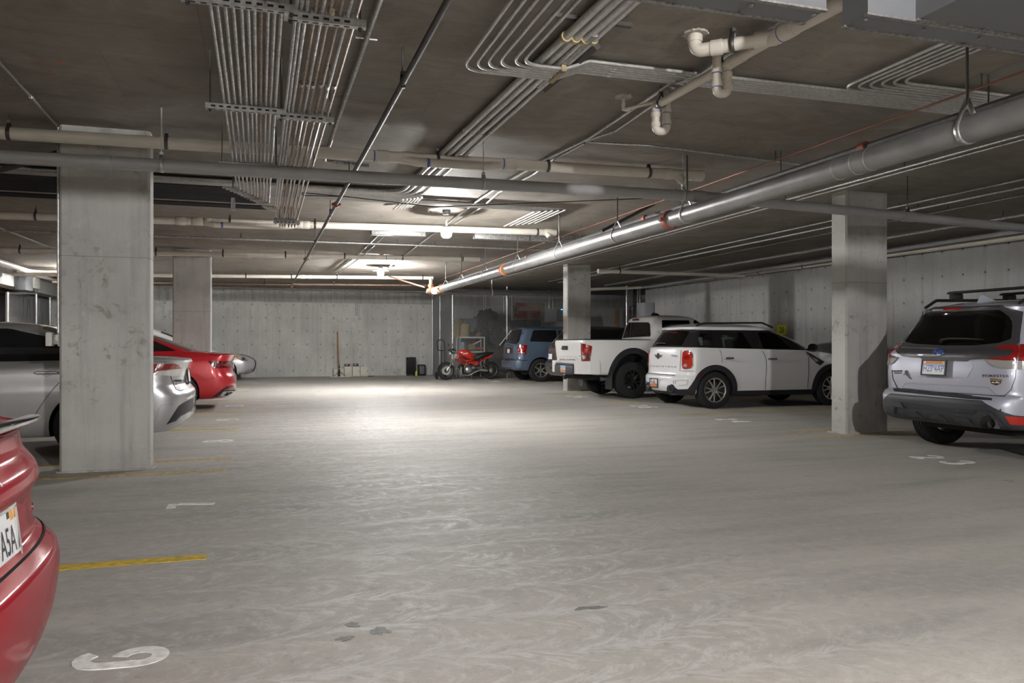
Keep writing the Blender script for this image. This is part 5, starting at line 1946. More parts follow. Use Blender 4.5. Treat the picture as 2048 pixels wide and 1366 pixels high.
c.patch('side_scuttle', A5([(1035, 505), (1075, 515), (1200, 590), (1290, 640), (1230, 690), (1180, 660)]), 'px', gloss_black, off=.008, mirror='both')
c.patch('scuttle_insert', A5([(1100, 560), (1195, 610), (1205, 640), (1165, 635)]), 'px', alloy, off=.011, mirror='both')
c.patch('side_marker', A4([(845, 880), (855, 855), (925, 785), (930, 795), (860, 870)]), 'px', lens_red, off=.018, mirror='both')
for sg in (1, -1):
    MB().tube(fillet([(.45, sg * .60, 1.545), (.6, sg * .6, 1.59), (1.9, sg * .585, 1.61), (2.15, sg * .58, 1.52)], .1), .016, 8).build('roof_rail', black_pl, c.root)
wp = [c.project(*A4([q])[0], c.caster('px')) for q in ((430, 400), (395, 395), (330, 392), (290, 412))]
MB().tube([l + n * .03 for l, n in wp], .012, 6).build('rear_wiper', black_pl, c.root)
MB().box((.5, -.6, .22), (3.7, .6, .42)).build('underbody', WELL, c.root)
for y in (.37, -.37):
    c.seat(1.05, y, .82, .5)
    c.seat(2.0, y, .82, .5)
MB().lathe([(.17, -.012), (.19, 0), (.17, .012)], 20, frame((2.55, .37, 1.12), (-1, 0, .5)), closed=True).build('steering_wheel', black_pl, c.root)
MB().box((2.75, -.7, .95), (3.1, .7, 1.07), bev=.03).build('dashboard', SEATM, c.root)

# ================================================================== white pickup
white2 = paint('warm_white_paint', (0.78, 0.775, 0.765), 0.0, 0.28)
c = Car('pickup_truck', 'white pickup truck with black wheels parked nose to the wall', 'pickup truck', 6.62, 16.72, 1, [
    (.34, .52, 5.2, .45, .88), (.14, .56, 5.45, .55, .925), (.09, .70, 5.5, .75, .945), (.085, .85, 5.5, .95, .95), (.06, 1.05, 5.4, 1.1, .945),
    (.045, 1.24, 4.9, 1.2, .935, 1), (.06, 1.285, 4.2, 1.27, .92, 1), (.09, 1.31, 4.1, 1.285, .90, 1), (.14, 1.312, 4.0, 1.29, .84)], white2, nr=7.0, Dr=.12, nf=3.0)
A8 = lambda pts: cr(1080, 620, 7.19, pts)
c.arch(1.23, .42, .50, .95, flat=1.18)
c.arch(4.45, .42, .50, .95, flat=1.1)
c.split([((0, 0, 1.286), (0, 0, 1)), ((1.68, 0, 0), (1, 0, 0))], lambda p, n: 'bed_cover' if p.z > 1.286 and p.x < 1.68 else None, {'bed_cover': mat('black_bed_cover', (.03, .031, .036), .6)})
body_bvh = c.bvh
# cab on top
v, f = loft([(1.70, 1.24, 4.15, 1.2, .88), (1.715, 1.31, 4.0, 1.3, .865, 1), (1.79, 1.60, 3.35, 1.6, .78), (1.87, 1.79, 2.98, 1.80, .715, 1), (1.92, 1.83, 2.85, 1.84, .66, 1, .01), (2.1, 1.865, 2.7, 1.87, .45, 0, .01), (2.3, 1.875, 2.5, 1.88, .2)], nr=5.0, Dr=.22, nf=3, Df=.3)
cab = Car.__new__(Car)
cab.root, cab.M, cab.inv, cab.kw, cab.paint = c.root, c.M, c.inv, dict(nr=5.0, Dr=.22, nf=3, Df=.3), white2
cab.rows = [(1.70, 1.24, 4.15, 1.2, .88), (1.715, 1.31, 4.0, 1.3, .865, 1), (1.79, 1.60, 3.35, 1.6, .78), (1.87, 1.79, 2.98, 1.80, .715, 1), (1.92, 1.83, 2.85, 1.84, .66, 1, .01), (2.1, 1.865, 2.7, 1.87, .45, 0, .01), (2.3, 1.875, 2.5, 1.88, .2)]
me = bpy.data.meshes.new('cab')
me.from_pydata(v, [], f)
me.materials.append(white2)
fix(me, True, 50)
cab.body = link(bpy.data.objects.new('cab', me), c.root)
cab.rebvh()
cab.hollow(1.26, .05)
A6r = lambda pts: cr(1180, 540, 9.756, pts)
tw = glass('cab_window', (.33, .34, .36))
cab.window(A6r([(640, 1050), (720, 1025), (1140, 1020), (1172, 1060), (1185, 1300), (550, 1315)]), 'px', tw, 'rear_window', rnd=.04)
cab.window([(2.0, 1.36), (2.75, 1.36), (2.75, 1.74), (2.05, 1.74)], 'S', tw, 'side_window', mirror='both')
cab.window([(2.85, 1.36), (3.65, 1.36), (3.15, 1.72), (2.85, 1.74)], 'S', tw, 'side_window', mirror='both')
cab.window([(-.66, 1.36), (.66, 1.36), (.58, 1.74), (-.58, 1.74)], 'F', clear, 'windscreen', depth=.3)
cab.finish()
for q in ([(800, 1040), (820, 1040), (798, 1310), (780, 1310)],):
    cab.patch('window_slider_bar', A6r(q), 'px', black_pl, off=.008)
cab.patch('high_brake_light', A6r([(830, 960), (965, 940), (965, 985), (825, 995)]), 'px', lens_dark, off=.006)
MB().add([(2.15, 0, 1.86), (2.4, .03, 1.87), (2.4, -.03, 1.87), (2.2, 0, 1.94), (2.32, 0, 1.925)], [(0, 1, 4, 3), (2, 0, 3, 4), (1, 2, 4)]).build('antenna_fin', black_pl, c.root)
for y in (.38, -.38):
    c.seat(2.2, y, 1.05, .6)
    c.seat(3.0, y, 1.05, .6)
# tailgate
c.line('tailgate_gap', A8([(592, 425), (590, 560), (600, 740)]), 'px', .7)
c.line('tailgate_crease', A8([(188, 706), (240, 702), (262, 668), (505, 670), (545, 716), (590, 722)]), 'px', 1.0, mat('white_shade_trim', (.5, .5, .51), .5))
h = c.patch('tailgate_handle', A8([(320, 515), (402, 515), (402, 573), (322, 573)]), 'px', black_pl, off=.012)
c.patch('handle_grip', A8([(316, 545), (365, 538), (385, 550), (365, 562), (320, 560)]), 'px', clad_gray, off=.03, parent=h)
c.text('TACOMA', *A8([(278, 723), (512, 728)]), 3.3, 'px', mat('badge_black_chrome', (.05, .05, .05), .3, .5))
c.text('V6', *A8([(553, 668), (583, 668)]), 1.6, 'px', black_ink)
c.patch('tail_light', A8([(605, 480), (660, 490), (748, 522), (722, 735), (612, 737), (600, 560)]), 'px', lens_red, off=.012, th=.02, rnd=1, step=3, mirror='both')
c.patch('tail_light_core', A8([(640, 535), (690, 545), (680, 610), (640, 625)]), 'px', lens_bright, off=.015, mirror='both')
c.patch('reversing_lamp', A8([(615, 655), (664, 655), (660, 702), (620, 704)]), 'px', lens_clear, off=.015, mirror='both')
c.patch('dark_lens', A8([(670, 640), (712, 635), (700, 712), (668, 712)]), 'px', clad_gray, off=.015, mirror='both')
pl = [(-.02, -.55), (-.02, -.80), (.05, -.92), (.2, -.955), (.42, -.96), (.42, -.90), (.12, -.55)]
for sg in (1, -1):
    MB().prism([(x, y * sg) for x, y in (pl if sg > 0 else pl[::-1])], .545, .815).build('bumper_end', white2, c.root, smooth=False)
bs = MB().box((-.06, -.56, .52), (.1, .56, .72), bev=.02)
bs.box((-.04, -.55, .72), (.1, .55, .765), bev=.012)
bs.build('bumper_step', clad_gray, c.root)
c.plate((-.064, .0, .635), (-1, 0, 0), 'low', txt='', frame_m=None)
MB().box((.1, -.03, .42), (.0, .03, .48)).box((-.05, -.045, .40), (.02, .045, .50), bev=.01).build('tow_hitch', black_pl, c.root)
u = MB().box((.3, -.55, .40), (5.0, .55, .66))
u.box((.22, -.6, .42), (.36, .6, .52), bev=.02)
u.build('underbody', WELL, c.root)
MB().tube([(1.23, -.75, .40), (1.23, .75, .40)], .05, 12).lathe([(0, -.13), (.12, -.08), (.14, 0), (.12, .08), (0, .13)], 16, frame((1.23, 0, .40), (1, 0, 0))).build('rear_axle', dark_steel, c.root)
t = MB().tube([(.55, -.66, .42), (.95, -.62, .44)], .042, 14, cap=False)
t.tube([(.56, -.66, .42), (.95, -.62, .44)], .036, 14, cap=False)
t.build('exhaust_pipe', alloy, c.root)
for sg in (1, -1):
    MB().box((.70, sg * .92 - .03, .20), (.72, sg * .62, .66)).build('mud_flap', clad_gray, c.root, smooth=False)
for x in (1.23, 4.45):
    c.flare('arch_flare', x, .42, .49, .60, -2, 182, 'S', clad, off=.03, th=.05, mirror='both', squash=1.16)
    for y in (.80, -.80):
        c.wheel(x, y, .40, .27, .215, (6, .22, .022, .55), mat('black_rim', (.018, .018, .019), .4, .3))

# ================================================================== silver sedan behind the left column
slv = paint('silver_paint', (0.50, 0.50, 0.515), 0.6, 0.33)
SED = [(.18, .22, 4.5, .2, .80), (.06, .30, 4.58, .3, .86), (.0, .50, 4.62, .45, .885), (.0, .62, 4.63, .6, .89), (.05, .70, 4.58, .7, .89, 1), (.085, .76, 4.55, .74, .885),
       (.07, .90, 4.35, .82, .88), (.035, .99, 4.1, .88, .865, 1), (.055, 1.02, 3.9, .92, .84, 1), (.30, 1.05, 3.5, .98, .79), (.62, 1.075, 3.25, 1.02, .75, 1),
       (1.05, 1.25, 2.85, 1.22, .655), (1.45, 1.385, 2.45, 1.37, .57), (1.62, 1.425, 2.3, 1.42, .50, 0, .01), (1.85, 1.445, 2.1, 1.44, .25)]
c = Car('car', 'silver sedan mostly hidden behind the wide left column', 'car', -.75, 10.25, -1, SED, slv, nr=3.0, Dr=.34)
AC = lambda pts: cr(300, 640, 6.209, pts)
c.arch(1.0, .33, .36, .89)
c.arch(3.7, .33, .36, .89)
c.patch('side_windows', [(.98, 1.05), (3.2, 1.01), (2.78, 1.22), (2.35, 1.35), (1.8, 1.365), (1.4, 1.27)], 'L', dark_glass, off=.004, rnd=.05, mirror='both')
c.patch('rear_window', [(.70, -.66), (1.5, -.52), (1.5, .52), (.70, .66)], 'T', dark_glass, off=.004, rnd=.05)
c.patch('windscreen', [(3.15, -.66), (2.5, -.55), (2.5, .55), (3.15, .66)], 'T', dark_glass, off=.004, rnd=.05)
c.patch('tail_light', AC([(-60, 575), (50, 548), (300, 540), (355, 565), (378, 598), (240, 610), (90, 635), (45, 665), (-60, 700)]), 'px', lens_red, off=.012, mirror='both', step=2)
c.patch('tail_light_lower', AC([(92, 642), (240, 616), (376, 604), (345, 690), (250, 695), (50, 682)]), 'px', lens_white, off=.012, mirror='both', step=2)
c.line('boot_gap', AC([(180, 490), (240, 610), (262, 720), (320, 860), (370, 880), (465, 855)]), 'px', .8)
c.text('COROLLA', *AC([(292, 768), (390, 764)]), 4.2, 'px', black_ink)
c.text('LE', *AC([(312, 806), (335, 805)]), 3.0, 'px', black_ink)
c.patch('bumper_lower', AC([(205, 1296), (360, 1062), (420, 1022), (540, 960), (535, 1080), (500, 1125), (370, 1190), (300, 1255)]), 'px', clad_gray, off=.006, mirror='both')
c.patch('bumper_lip', AC([(298, 1257), (370, 1192), (500, 1127), (520, 1150), (470, 1200), (400, 1236)]), 'px', slv, off=.02, th=.03, mirror='both')
c.line('bumper_crease', AC([(60, 1270), (110, 1110), (135, 1060), (285, 1044)]), 'px', 1.4, mat('crease_silver', (.36, .37, .42), .4, .4), mirror='both')
c.plate((.062, 0, .82), (-1, 0, .1), 'top', frame_m=black_pl, txt='', col=(.05, .06, .16))
c.line('door_gap', cr(0, 620, 4.553, [(310, 970), (350, 905), (420, 800), (470, 735), (540, 660)]), 'px', 1.0, mirror='both')
c.line('door_gap', [(2.25, 1.0), (2.22, .7), (2.25, .3)], 'L', .006, mirror='both')
a = c.project(88, 746, c.caster('px'))[0]
c.handle(a.x - .03, a.z, .88, slv, 'L', .24)
c.patch('belt_trim', [(.75, 1.03), (3.3, .995), (3.3, 1.01), (.75, 1.05)], 'L', gloss_black, off=.004, mirror='both')
for x in (1.0, 3.7):
    for y in (.775, -.775):
        c.wheel(x, y, .325, .21, .2, (5, .2, .02, .7), alloy)
MB().box((.5, -.6, .2), (4.2, .6, .4)).build('underbody', WELL, c.root)
c.mirror_unit(3.0, .98, 1.05, slv, .1)

# ================================================================== red sedan
red = paint('red_paint', (0.50, 0.014, 0.022), 0.15, 0.3)
c = Car('car', 'bright red sedan with dark tail lights, parked beyond the silver sedan', 'car', -.42, 16.2, -1,
        [(.16, .20, 4.6, .2, .82), (.04, .28, 4.7, .3, .89), (.0, .44, 4.74, .45, .915), (.012, .58, 4.75, .6, .92), (.06, .66, 4.72, .7, .92, 1), (.075, .74, 4.7, .75, .915),
         (.06, .88, 4.5, .84, .905), (.015, 1.0, 4.2, .90, .87, 1), (.04, 1.015, 4.0, .93, .84, 1), (.35, 1.045, 3.6, 1.0, .80), (.68, 1.075, 3.35, 1.03, .77, 1),
         (1.15, 1.25, 2.95, 1.24, .67), (1.55, 1.385, 2.5, 1.37, .58), (1.75, 1.425, 2.35, 1.42, .51, 0, .01), (2.0, 1.445, 2.2, 1.44, .25)], red, nr=3.0, Dr=.36)
c.arch(.98, .335, .365, .92)
c.arch(3.8, .335, .365, .92)
c.patch('side_windows', [(1.0, 1.075), (3.25, 1.03), (2.85, 1.24), (2.4, 1.36), (1.85, 1.375), (1.5, 1.30)], 'L', dark_glass, rnd=.05, mirror='both')
c.patch('rear_window', [(.76, -.67), (1.55, -.53), (1.55, .53), (.76, .67)], 'T', dark_glass, rnd=.05)
c.patch('windscreen', [(3.2, -.66), (2.6, -.55), (2.6, .55), (3.2, .66)], 'T', dark_glass, rnd=.05)
c.patch('tail_light', AC([(718, 510), (1000, 510), (1040, 530), (1000, 585), (900, 600), (800, 596), (760, 565)]), 'px', lens_dark, off=.010, mirror='both')
c.patch('tail_light_band', AC([(840, 535), (985, 545), (975, 575), (860, 562)]), 'px', lens_red, off=.013, mirror='both')
c.patch('lower_diffuser', AC([(768, 957), (900, 860), (945, 825), (1030, 812), (1050, 840), (1085, 830), (1075, 865), (1030, 905), (930, 945)]), 'px', clad, off=.006, mirror='both')
c.patch('exhaust_trim', AC([(862, 938), (905, 885), (1042, 878), (1020, 905), (935, 942)]), 'px', chrome, off=.018, th=.03, mirror='both')
c.patch('exhaust_opening', AC([(920, 930), (950, 895), (1020, 888), (1000, 905), (945, 932)]), 'px', WELL, off=.020, mirror='both')
c.patch('bumper_reflector', AC([(935, 848), (960, 832), (1040, 822), (1040, 846), (950, 858)]), 'px', lens_red, off=.014, mirror='both')
c.line('reflector_trim', AC([(920, 868), (1040, 858), (1048, 820)]), 'px', 1.0, chrome, off=.012, mirror='both')
c.line('boot_gap', AC([(700, 392), (800, 440), (960, 425)]), 'px', .7, mirror='both')
c.line('bumper_crease', AC([(540, 745), (700, 735), (960, 690), (1030, 650)]), 'px', .8, mat('deep_red_crease', (.25, .01, .012), .4), mirror='both')
c.plate((.062, 0, .80), (-1, 0, .1), 'top', frame_m=None, txt='')
c.line('door_gap', [(1.45, 1.05), (1.38, .85), (1.3, .65), (1.25, .5)], 'L', .006, mirror='both')
for x in (.98, 3.8):
    for y in (.80, -.80):
        c.wheel(x, y, .335, .225, .22, (5, .2, .02, .7), alloy)
MB().box((.5, -.6, .2), (4.2, .6, .4)).build('underbody', WELL, c.root)

# ================================================================== silver car nose-out at the back wall
SED2 = [(.16, .20, 4.45, .2, .82), (.04, .28, 4.58, .27, .87), (.0, .44, 4.66, .42, .89), (.012, .58, 4.67, .55, .9), (.06, .66, 4.64, .64, .9), (.075, .74, 4.58, .70, .895),
        (.06, .88, 4.40, .79, .885), (.015, 1.0, 4.0, .90, .86, 0), (.04, 1.015, 3.6, .97, .83, 0), (.35, 1.045, 3.35, 1.0, .79), (.68, 1.07, 3.2, 1.03, .76, 1),
        (1.15, 1.24, 2.85, 1.23, .67), (1.5, 1.375, 2.45, 1.36, .58), (1.7, 1.415, 2.3, 1.41, .51, 0, .01), (1.95, 1.43, 2.15, 1.43, .25)]
slv2 = paint('bright_silver_paint', (0.62, 0.62, 0.65), 0.5, 0.3)
c = Car('car', 'silver sedan parked nose-out against the back wall', 'car', -.12 - 4.67, 28.3, 1, SED2, slv2, nf=2.6, Df=.62)
c.arch(.98, .33, .36, .9)
c.arch(3.72, .33, .36, .9)
A9 = lambda pts: cr(400, 630, 9.108, pts)
c.patch('headlamp', A9([(655, 768), (790, 766), (880, 835), (760, 845), (700, 805)]), 'px', lens_clear, off=.012, mirror='both', step=3)
c.patch('indicator_lamp', A9([(658, 770), (720, 772), (735, 798), (700, 802)]), 'px', lens_amber, off=.015, mirror='both', step=3)
c.patch('headlamp_eye', A9(ell(790, 805, 30, 22, 14)), 'px', clad, off=.015, mirror='both', step=3)
c.patch('grille', [(-.33, .85), (.33, .85), (.22, .62), (.42, .30), (-.42, .30), (-.22, .62)], 'F', gloss_black, off=.02, th=.03)
c.line('grille_frame', [(-.33, .85), (.33, .85), (.22, .62), (.42, .30), (-.42, .30), (-.22, .62)], 'F', .03, chrome, off=.03, closed=True)
c.line('bumper_crease', A9([(820, 1085), (875, 1005), (1000, 985)]), 'px', 1.4, clad_gray, mirror='both')
c.line('front_lip', A9([(720, 1128), (850, 1100), (1000, 1085)]), 'px', 1.6, clad_gray, mirror='both')
c.patch('side_windows', [(1.0, 1.075), (3.05, 1.03), (2.75, 1.22), (2.3, 1.35), (1.8, 1.365), (1.4, 1.29)], 'S', dark_glass, rnd=.05, mirror='both')
c.patch('windscreen', [(3.12, -.66), (2.5, -.55), (2.5, .55), (3.12, .66)], 'T', dark_glass, rnd=.05)
for x in (.98, 3.72):
    for y in (.78, -.78):
        c.wheel(x, y, .33, .22, .22, (5, .2, .02, .7), alloy)
MB().box((.5, -.6, .2), (4.0, .6, .38)).build('underbody', WELL, c.root)
c.mirror_unit(2.95, .98, 1.06, slv2, .1)

SUV = [(.14, .30, 4.5, .28, .84), (.04, .38, 4.60, .36, .89), (0, .52, 4.66, .5, .91), (.0, .64, 4.66, .64, .915), (.05, .70, 4.64, .72, .91, 1), (.08, .76, 4.62, .80, .905),
       (.09, .95, 4.5, .95, .90), (.11, 1.1, 4.0, 1.06, .885), (.16, 1.17, 3.5, 1.12, .86, 1), (.32, 1.38, 3.05, 1.36, .77), (.46, 1.58, 2.5, 1.58, .67), (.42, 1.63, 2.35, 1.64, .64, 1),
       (.55, 1.68, 2.2, 1.68, .55, 0, .02), (.9, 1.705, 1.9, 1.705, .25)]
# ---- white SUV, only its roof and nose show
VAN = [r[:2] + (r[2] + d, r[3]) + r[4:] for r, d in zip(SUV, (.1, .05, 0, 0, 0, 0, .05, .25, .45, .45, .45, .45, .4, .3))]
c = Car('car', 'white SUV showing only its roof and nose beside the second left column', 'car', -5.55, 23.4, 1, VAN, white, nf=2.8)
c.arch(.95, .36, .40, .9)
c.arch(3.65, .36, .40, .9)
c.patch('side_windows', [(.7, 1.2), (3.3, 1.16), (2.85, 1.42), (2.4, 1.57), (.85, 1.58)], 'S', dark_glass, rnd=.05, mirror='both')
c.patch('windscreen', [(3.85, -.68), (3.05, -.58), (3.05, .58), (3.85, .68)], 'T', dark_glass, rnd=.05)
c.patch('headlamp', [(-.82, .9), (-.5, .86), (-.5, .76), (-.84, .78)], 'F', lens_clear, off=.01, mirror='both')
for x in (.95, 3.65):
    for y in (.8, -.8):
        c.wheel(x, y, .36, .22, .23, (5, .2, .02, .7), alloy)
c.mirror_unit(3.05, 1.0, 1.2, white, .12)

# ================================================================== blue SUV in front of the mesh cage
blue = paint('slate_blue_paint', (0.115, 0.165, 0.235), 0.35, 0.33)
c = Car('car', 'slate-blue SUV parked beside the mesh cage', 'car', 7.62, 24.45, 1,
        [(.12, .36, 4.3, .3, .82), (.02, .43, 4.4, .4, .88), (0, .60, 4.42, .6, .90), (.01, .68, 4.42, .72, .9, 1), (.07, .72, 4.38, .78, .895, 1), (.085, 1.0, 4.2, 1.0, .89),
         (.11, 1.19, 3.3, 1.12, .87, 1), (.14, 1.23, 3.15, 1.17, .85, 1), (.27, 1.5, 2.85, 1.45, .765), (.37, 1.68, 2.4, 1.68, .69, 1), (.40, 1.73, 2.2, 1.74, .62, 1, .02), (.8, 1.775, 2.0, 1.775, .3)], blue, nr=4.0, Dr=.26)
c.arch(.87, .37, .41, .9)
c.arch(3.5, .37, .41, .9)
AE = lambda pts: cr(990, 630, 9.107, pts)
c.patch('rear_window', AE([(262, 305), (450, 262), (498, 270), (432, 500), (372, 508), (170, 500)]), 'px', dark_glass, off=.02, th=.02, rnd=1.5, step=2)
c.patch('side_windows', [(.52, 1.28), (1.45, 1.26), (1.45, 1.64), (.68, 1.64)], 'S', dark_glass, off=.004, rnd=.05, mirror='both')
c.patch('side_windows', [(1.52, 1.26), (3.0, 1.22), (2.5, 1.6), (1.52, 1.64)], 'S', dark_glass, off=.004, rnd=.05, mirror='both')
c.patch('windscreen', [(3.1, -.7), (2.45, -.62), (2.45, .62), (3.1, .7)], 'T', dark_glass, rnd=.05)
c.patch('tail_light', AE([(428, 545), (588, 545), (560, 716), (412, 712)]), 'px', lens_red, off=.012, rnd=1, step=3, mirror='both')
c.patch('tail_light_core', AE([(450, 600), (530, 605), (520, 655), (445, 650)]), 'px', lens_bright, off=.015, mirror='both')
c.patch('reversing_lamp', AE([(445, 560), (520, 565), (512, 588), (448, 588)]), 'px', lens_clear, off=.015, mirror='both')
c.patch('reversing_lamp', AE([(424, 676), (540, 686), (534, 702), (422, 698)]), 'px', lens_clear, off=.015, mirror='both')
c.patch('high_brake_light', AE([(345, 238), (425, 226), (425, 248), (350, 256)]), 'px', lens_red, off=.008)
c.line('tailgate_gap', AE([(160, 520), (330, 572), (410, 575), (425, 720)]), 'px', .8)
c.line('bumper_gap', AE([(90, 775), (200, 800), (345, 800), (350, 830), (590, 830)]), 'px', .9)
c.patch('bumper_step', AE([(180, 815), (345, 810), (345, 835), (185, 830)]), 'px', clad, off=.006)
c.flare('arch_flare', .87, .37, .41, .53, -5, 185, 'S', blue, off=.025, th=.05, mirror='both')
c.plate((.08, .0, .98), (-1, 0, .05), 'top', frame_m=black_pl, txt='')
c.patch('plate_niche', AE([(195, 590), (330, 590), (318, 700), (190, 700)]), 'px', clad_gray, off=.003)
wp = [c.project(*AE([q])[0], c.caster('px')) for q in ((330, 460), (270, 455), (230, 460))]
MB().tube([l + n * .03 for l, n in wp], .012, 6).build('rear_wiper', black_pl, c.root)
MB().box((.04, -.03, .30), (.3, .03, .36)).box((-.04, -.05, .27), (.06, .05, .38), bev=.01).build('tow_hitch', black_pl, c.root)
for x in (.87, 3.5):
    for y in (.79, -.79):
        c.wheel(x, y, .365, .23, .22, (6, .0, .028, .6), alloy)
MB().box((.4, -.6, .3), (4.0, .6, .5)).build('underbody', WELL, c.root)

# ================================================================== dark SUV between blue SUV and column
char = paint('charcoal_paint', (0.05, 0.05, 0.053), 0.4, 0.3)
c = Car('car', 'dark grey SUV half hidden by the far right column and the pickup', 'car', 7.95, 21.15, 1, SUV, char, nr=3.4)
c.arch(.95, .36, .40, .9)
c.arch(3.65, .36, .40, .9)
c.patch('rear_window', [(-.66, 1.2), (.66, 1.2), (.56, 1.55), (-.56, 1.55)], 'R', dark_glass, rnd=.06)
c.patch('side_windows', [(.7, 1.2), (3.3, 1.16), (2.85, 1.42), (2.4, 1.57), (.85, 1.58)], 'S', dark_glass, rnd=.05, mirror='both')
c.line('pillar_trim', AE([(850, 470), (930, 390), (1040, 290)]), 'px', 1.6, chrome, off=.012)
c.patch('tail_light', [(.60, 1.10), (.88, 1.08), (.88, .96), (.66, .98)], 'R', lens_red, off=.012, mirror='both')
c.patch('reflector', AE([(828, 660), (870, 655), (872, 680), (840, 690)]), 'px', lens_red, off=.012)
c.line('bumper_chrome', [(-.8, .52), (.8, .52)], 'R', .04, chrome, off=.016, th=.02)
c.line('tailgate_trim', [(-.5, 1.12), (.5, 1.12)], 'R', .03, chrome, off=.012)
c.line('badge_ring', ell(.30, 1.09, .055, .06, 18), 'R', .012, chrome, off=.014, closed=True)
c.plate((.07, .30, .84), (-1, 0, .05), 'left', frame_m=None, txt='')
for x in (.95, 3.65):
    for y in (.8, -.8):
        c.wheel(x, y, .36, .22, .23, (5, .2, .02, .7), alloy)
MB().box((.4, -.6, .26), (4.0, .6, .5)).build('underbody', WELL, c.root)

# ================================================================== dark red car corner at the left edge
wine = mat('dark_red_paint', (0.27, 0.004, 0.014), 0.8, 0.0, 0.6, spec=.05, coat_rough=.1)
c = Car('car', 'dark red sedan with grey boot spoiler, only its rear corner in view', 'car', -.58, 2.38, -1,
        [(.16, .20, 4.6, .2, .80), (.06, .27, 4.66, .3, .86), (.012, .40, 4.69, .42, .90), (0, .51, 4.69, .55, .915), (.008, .56, 4.68, .58, .915, 1), (.05, .605, 4.66, .62, .905, 1),
         (.075, .64, 4.64, .66, .895), (.080, .74, 4.58, .72, .885, 1), (.055, .785, 4.5, .77, .88, 1), (.062, .82, 4.4, .80, .875), (.10, .88, 4.2, .85, .855), (.105, .925, 4.0, .90, .84),
         (.09, .95, 3.8, .93, .82, 1), (.4, 1.02, 3.6, .98, .78), (.8, 1.10, 3.35, 1.04, .74), (1.3, 1.25, 2.9, 1.24, .66), (1.8, 1.40, 2.4, 1.39, .55), (2.05, 1.44, 2.2, 1.44, .28)], wine, nr=2.7, Dr=.40, sub=4, ne=22)
c.arch(.84, .33, .365, .92)
c.arch(3.72, .33, .365, .92)
# spoiler: thin blade along the edge of the boot lid
V, F = [], []
N = 40
for i in range(N + 1):
    y = -.64 + 1.28 * i / N
    k = abs(y) / .64
    back = .035 + .11 * k ** 2.6
    wd = .13 - .07 * k ** 3
    zt = .985 - .02 * k ** 2
    th = .016 * (1 - .6 * k ** 2)
    V += [(back, y, zt), (back + wd * .5, y, zt - .004 * k), (back + wd, y, zt - .022), (back + wd * .8, y, zt - .04), (back + .03, y, zt - th - .006), (back, y, zt - .008)]
for i in range(N):
    for j in range(6):
        F.append((i * 6 + j, i * 6 + (j + 1) % 6, (i + 1) * 6 + (j + 1) % 6, (i + 1) * 6 + j))
F += [tuple(range(5, -1, -1)), tuple(N * 6 + j for j in range(6))]
me = MB().add(V, F).build('boot_spoiler', mat('grey_carbon_gloss', (.075, .072, .072), .22, .3, coat=1.0), c.root)
T_ = 'car_emblem'
steel_em = mat('brushed_emblem', (.5, .5, .52), .3, .9)
c.patch(T_, [(-.052, 0.930), (-.03, 0.939), (0, 0.942), (.03, 0.939), (.052, 0.930), (.047, 0.918), (.027, 0.926), (0, 0.929), (-.027, 0.926), (-.047, 0.918)], 'R', steel_em, off=.004, step=.02)
c.patch(T_, [(-.046, 0.914), (-.025, 0.922), (-.010, 0.924), (0, 0.915), (.010, 0.924), (.025, 0.922), (.046, 0.914), (.036, 0.901), (.018, 0.908), (.012, 0.895), (0, 0.825), (-.012, 0.895), (-.018, 0.908), (-.036, 0.901)], 'R', steel_em, off=.004, step=.02)
p, M = c.plate((.072, 0, .672), (-1, 0, .12), '', frame_m=chrome, wd=.305, ht=.152)
x2 = MB()
add_text(x2, 'A5A', M @ Matrix.Translation((.070, -.008, .0042)), .135, .075, .0004)
x2.build('plate_number', black_ink, p, smooth=False)
x2 = MB().use(mat('plate_pink', (.62, .42, .40), .5)).box((-.14, -.072, .003), (.10, -.056, .0036), M)
x2.use(mat('plate_orange_sticker', (.75, .33, .03), .5)).box((.112, .042, .003), (.142, .072, .0038), M)
x2.use(black_ink).box((.085, .05, .003), (.108, .068, .0036), M)
x2.build('plate_design', None, p, smooth=False)
c.patch('tail_light', [(-.80, .64), (-.80, .775), (-.96, .785), (-.98, .70), (-.93, .64)], 'D40', lens_red, off=.004, mirror='both')
c.line('boot_gap', [(-.80, .60), (.80, .60)], 'R', .006, off=.003)
c.text('DUAL MOTOR', (-.66, .665), (-.52, .665), .016, 'R', chrome)
c.patch('rear_window', [(.85, -.66), (1.75, -.52), (1.75, .52), (.85, .66)], 'T', dark_glass, rnd=.05)
c.patch('side_windows', [(1.0, 1.1), (3.2, 1.04), (2.8, 1.24), (2.3, 1.37), (1.8, 1.37)], 'L', dark_glass, rnd=.05, mirror='both')
for x in (.84, 3.72):
    for y in (.80, -.80):
        c.wheel(x, y, .335, .235, .23, (5, .2, .02, .7), alloy)
MB().box((.5, -.6, .2), (4.2, .6, .4)).build('underbody', WELL, c.root)

# ================================================================== motorcycle before the mesh cage
YM = 26.05
mo = thing('motorcycle', 'red motorcycle with black seat standing before the mesh cage', 'motorcycle', (0, 0, 0))


def Q(x, y, dy=0.0):
    p = at(860 + x / 10.507, 640 + y / 10.507, Y=YM)
    return Vector((p.x, YM + dy, p.z))


bike_red = mat('bike_red', (0.62, 0.03, 0.015), 0.25, coat=1.0)
Rw = .30


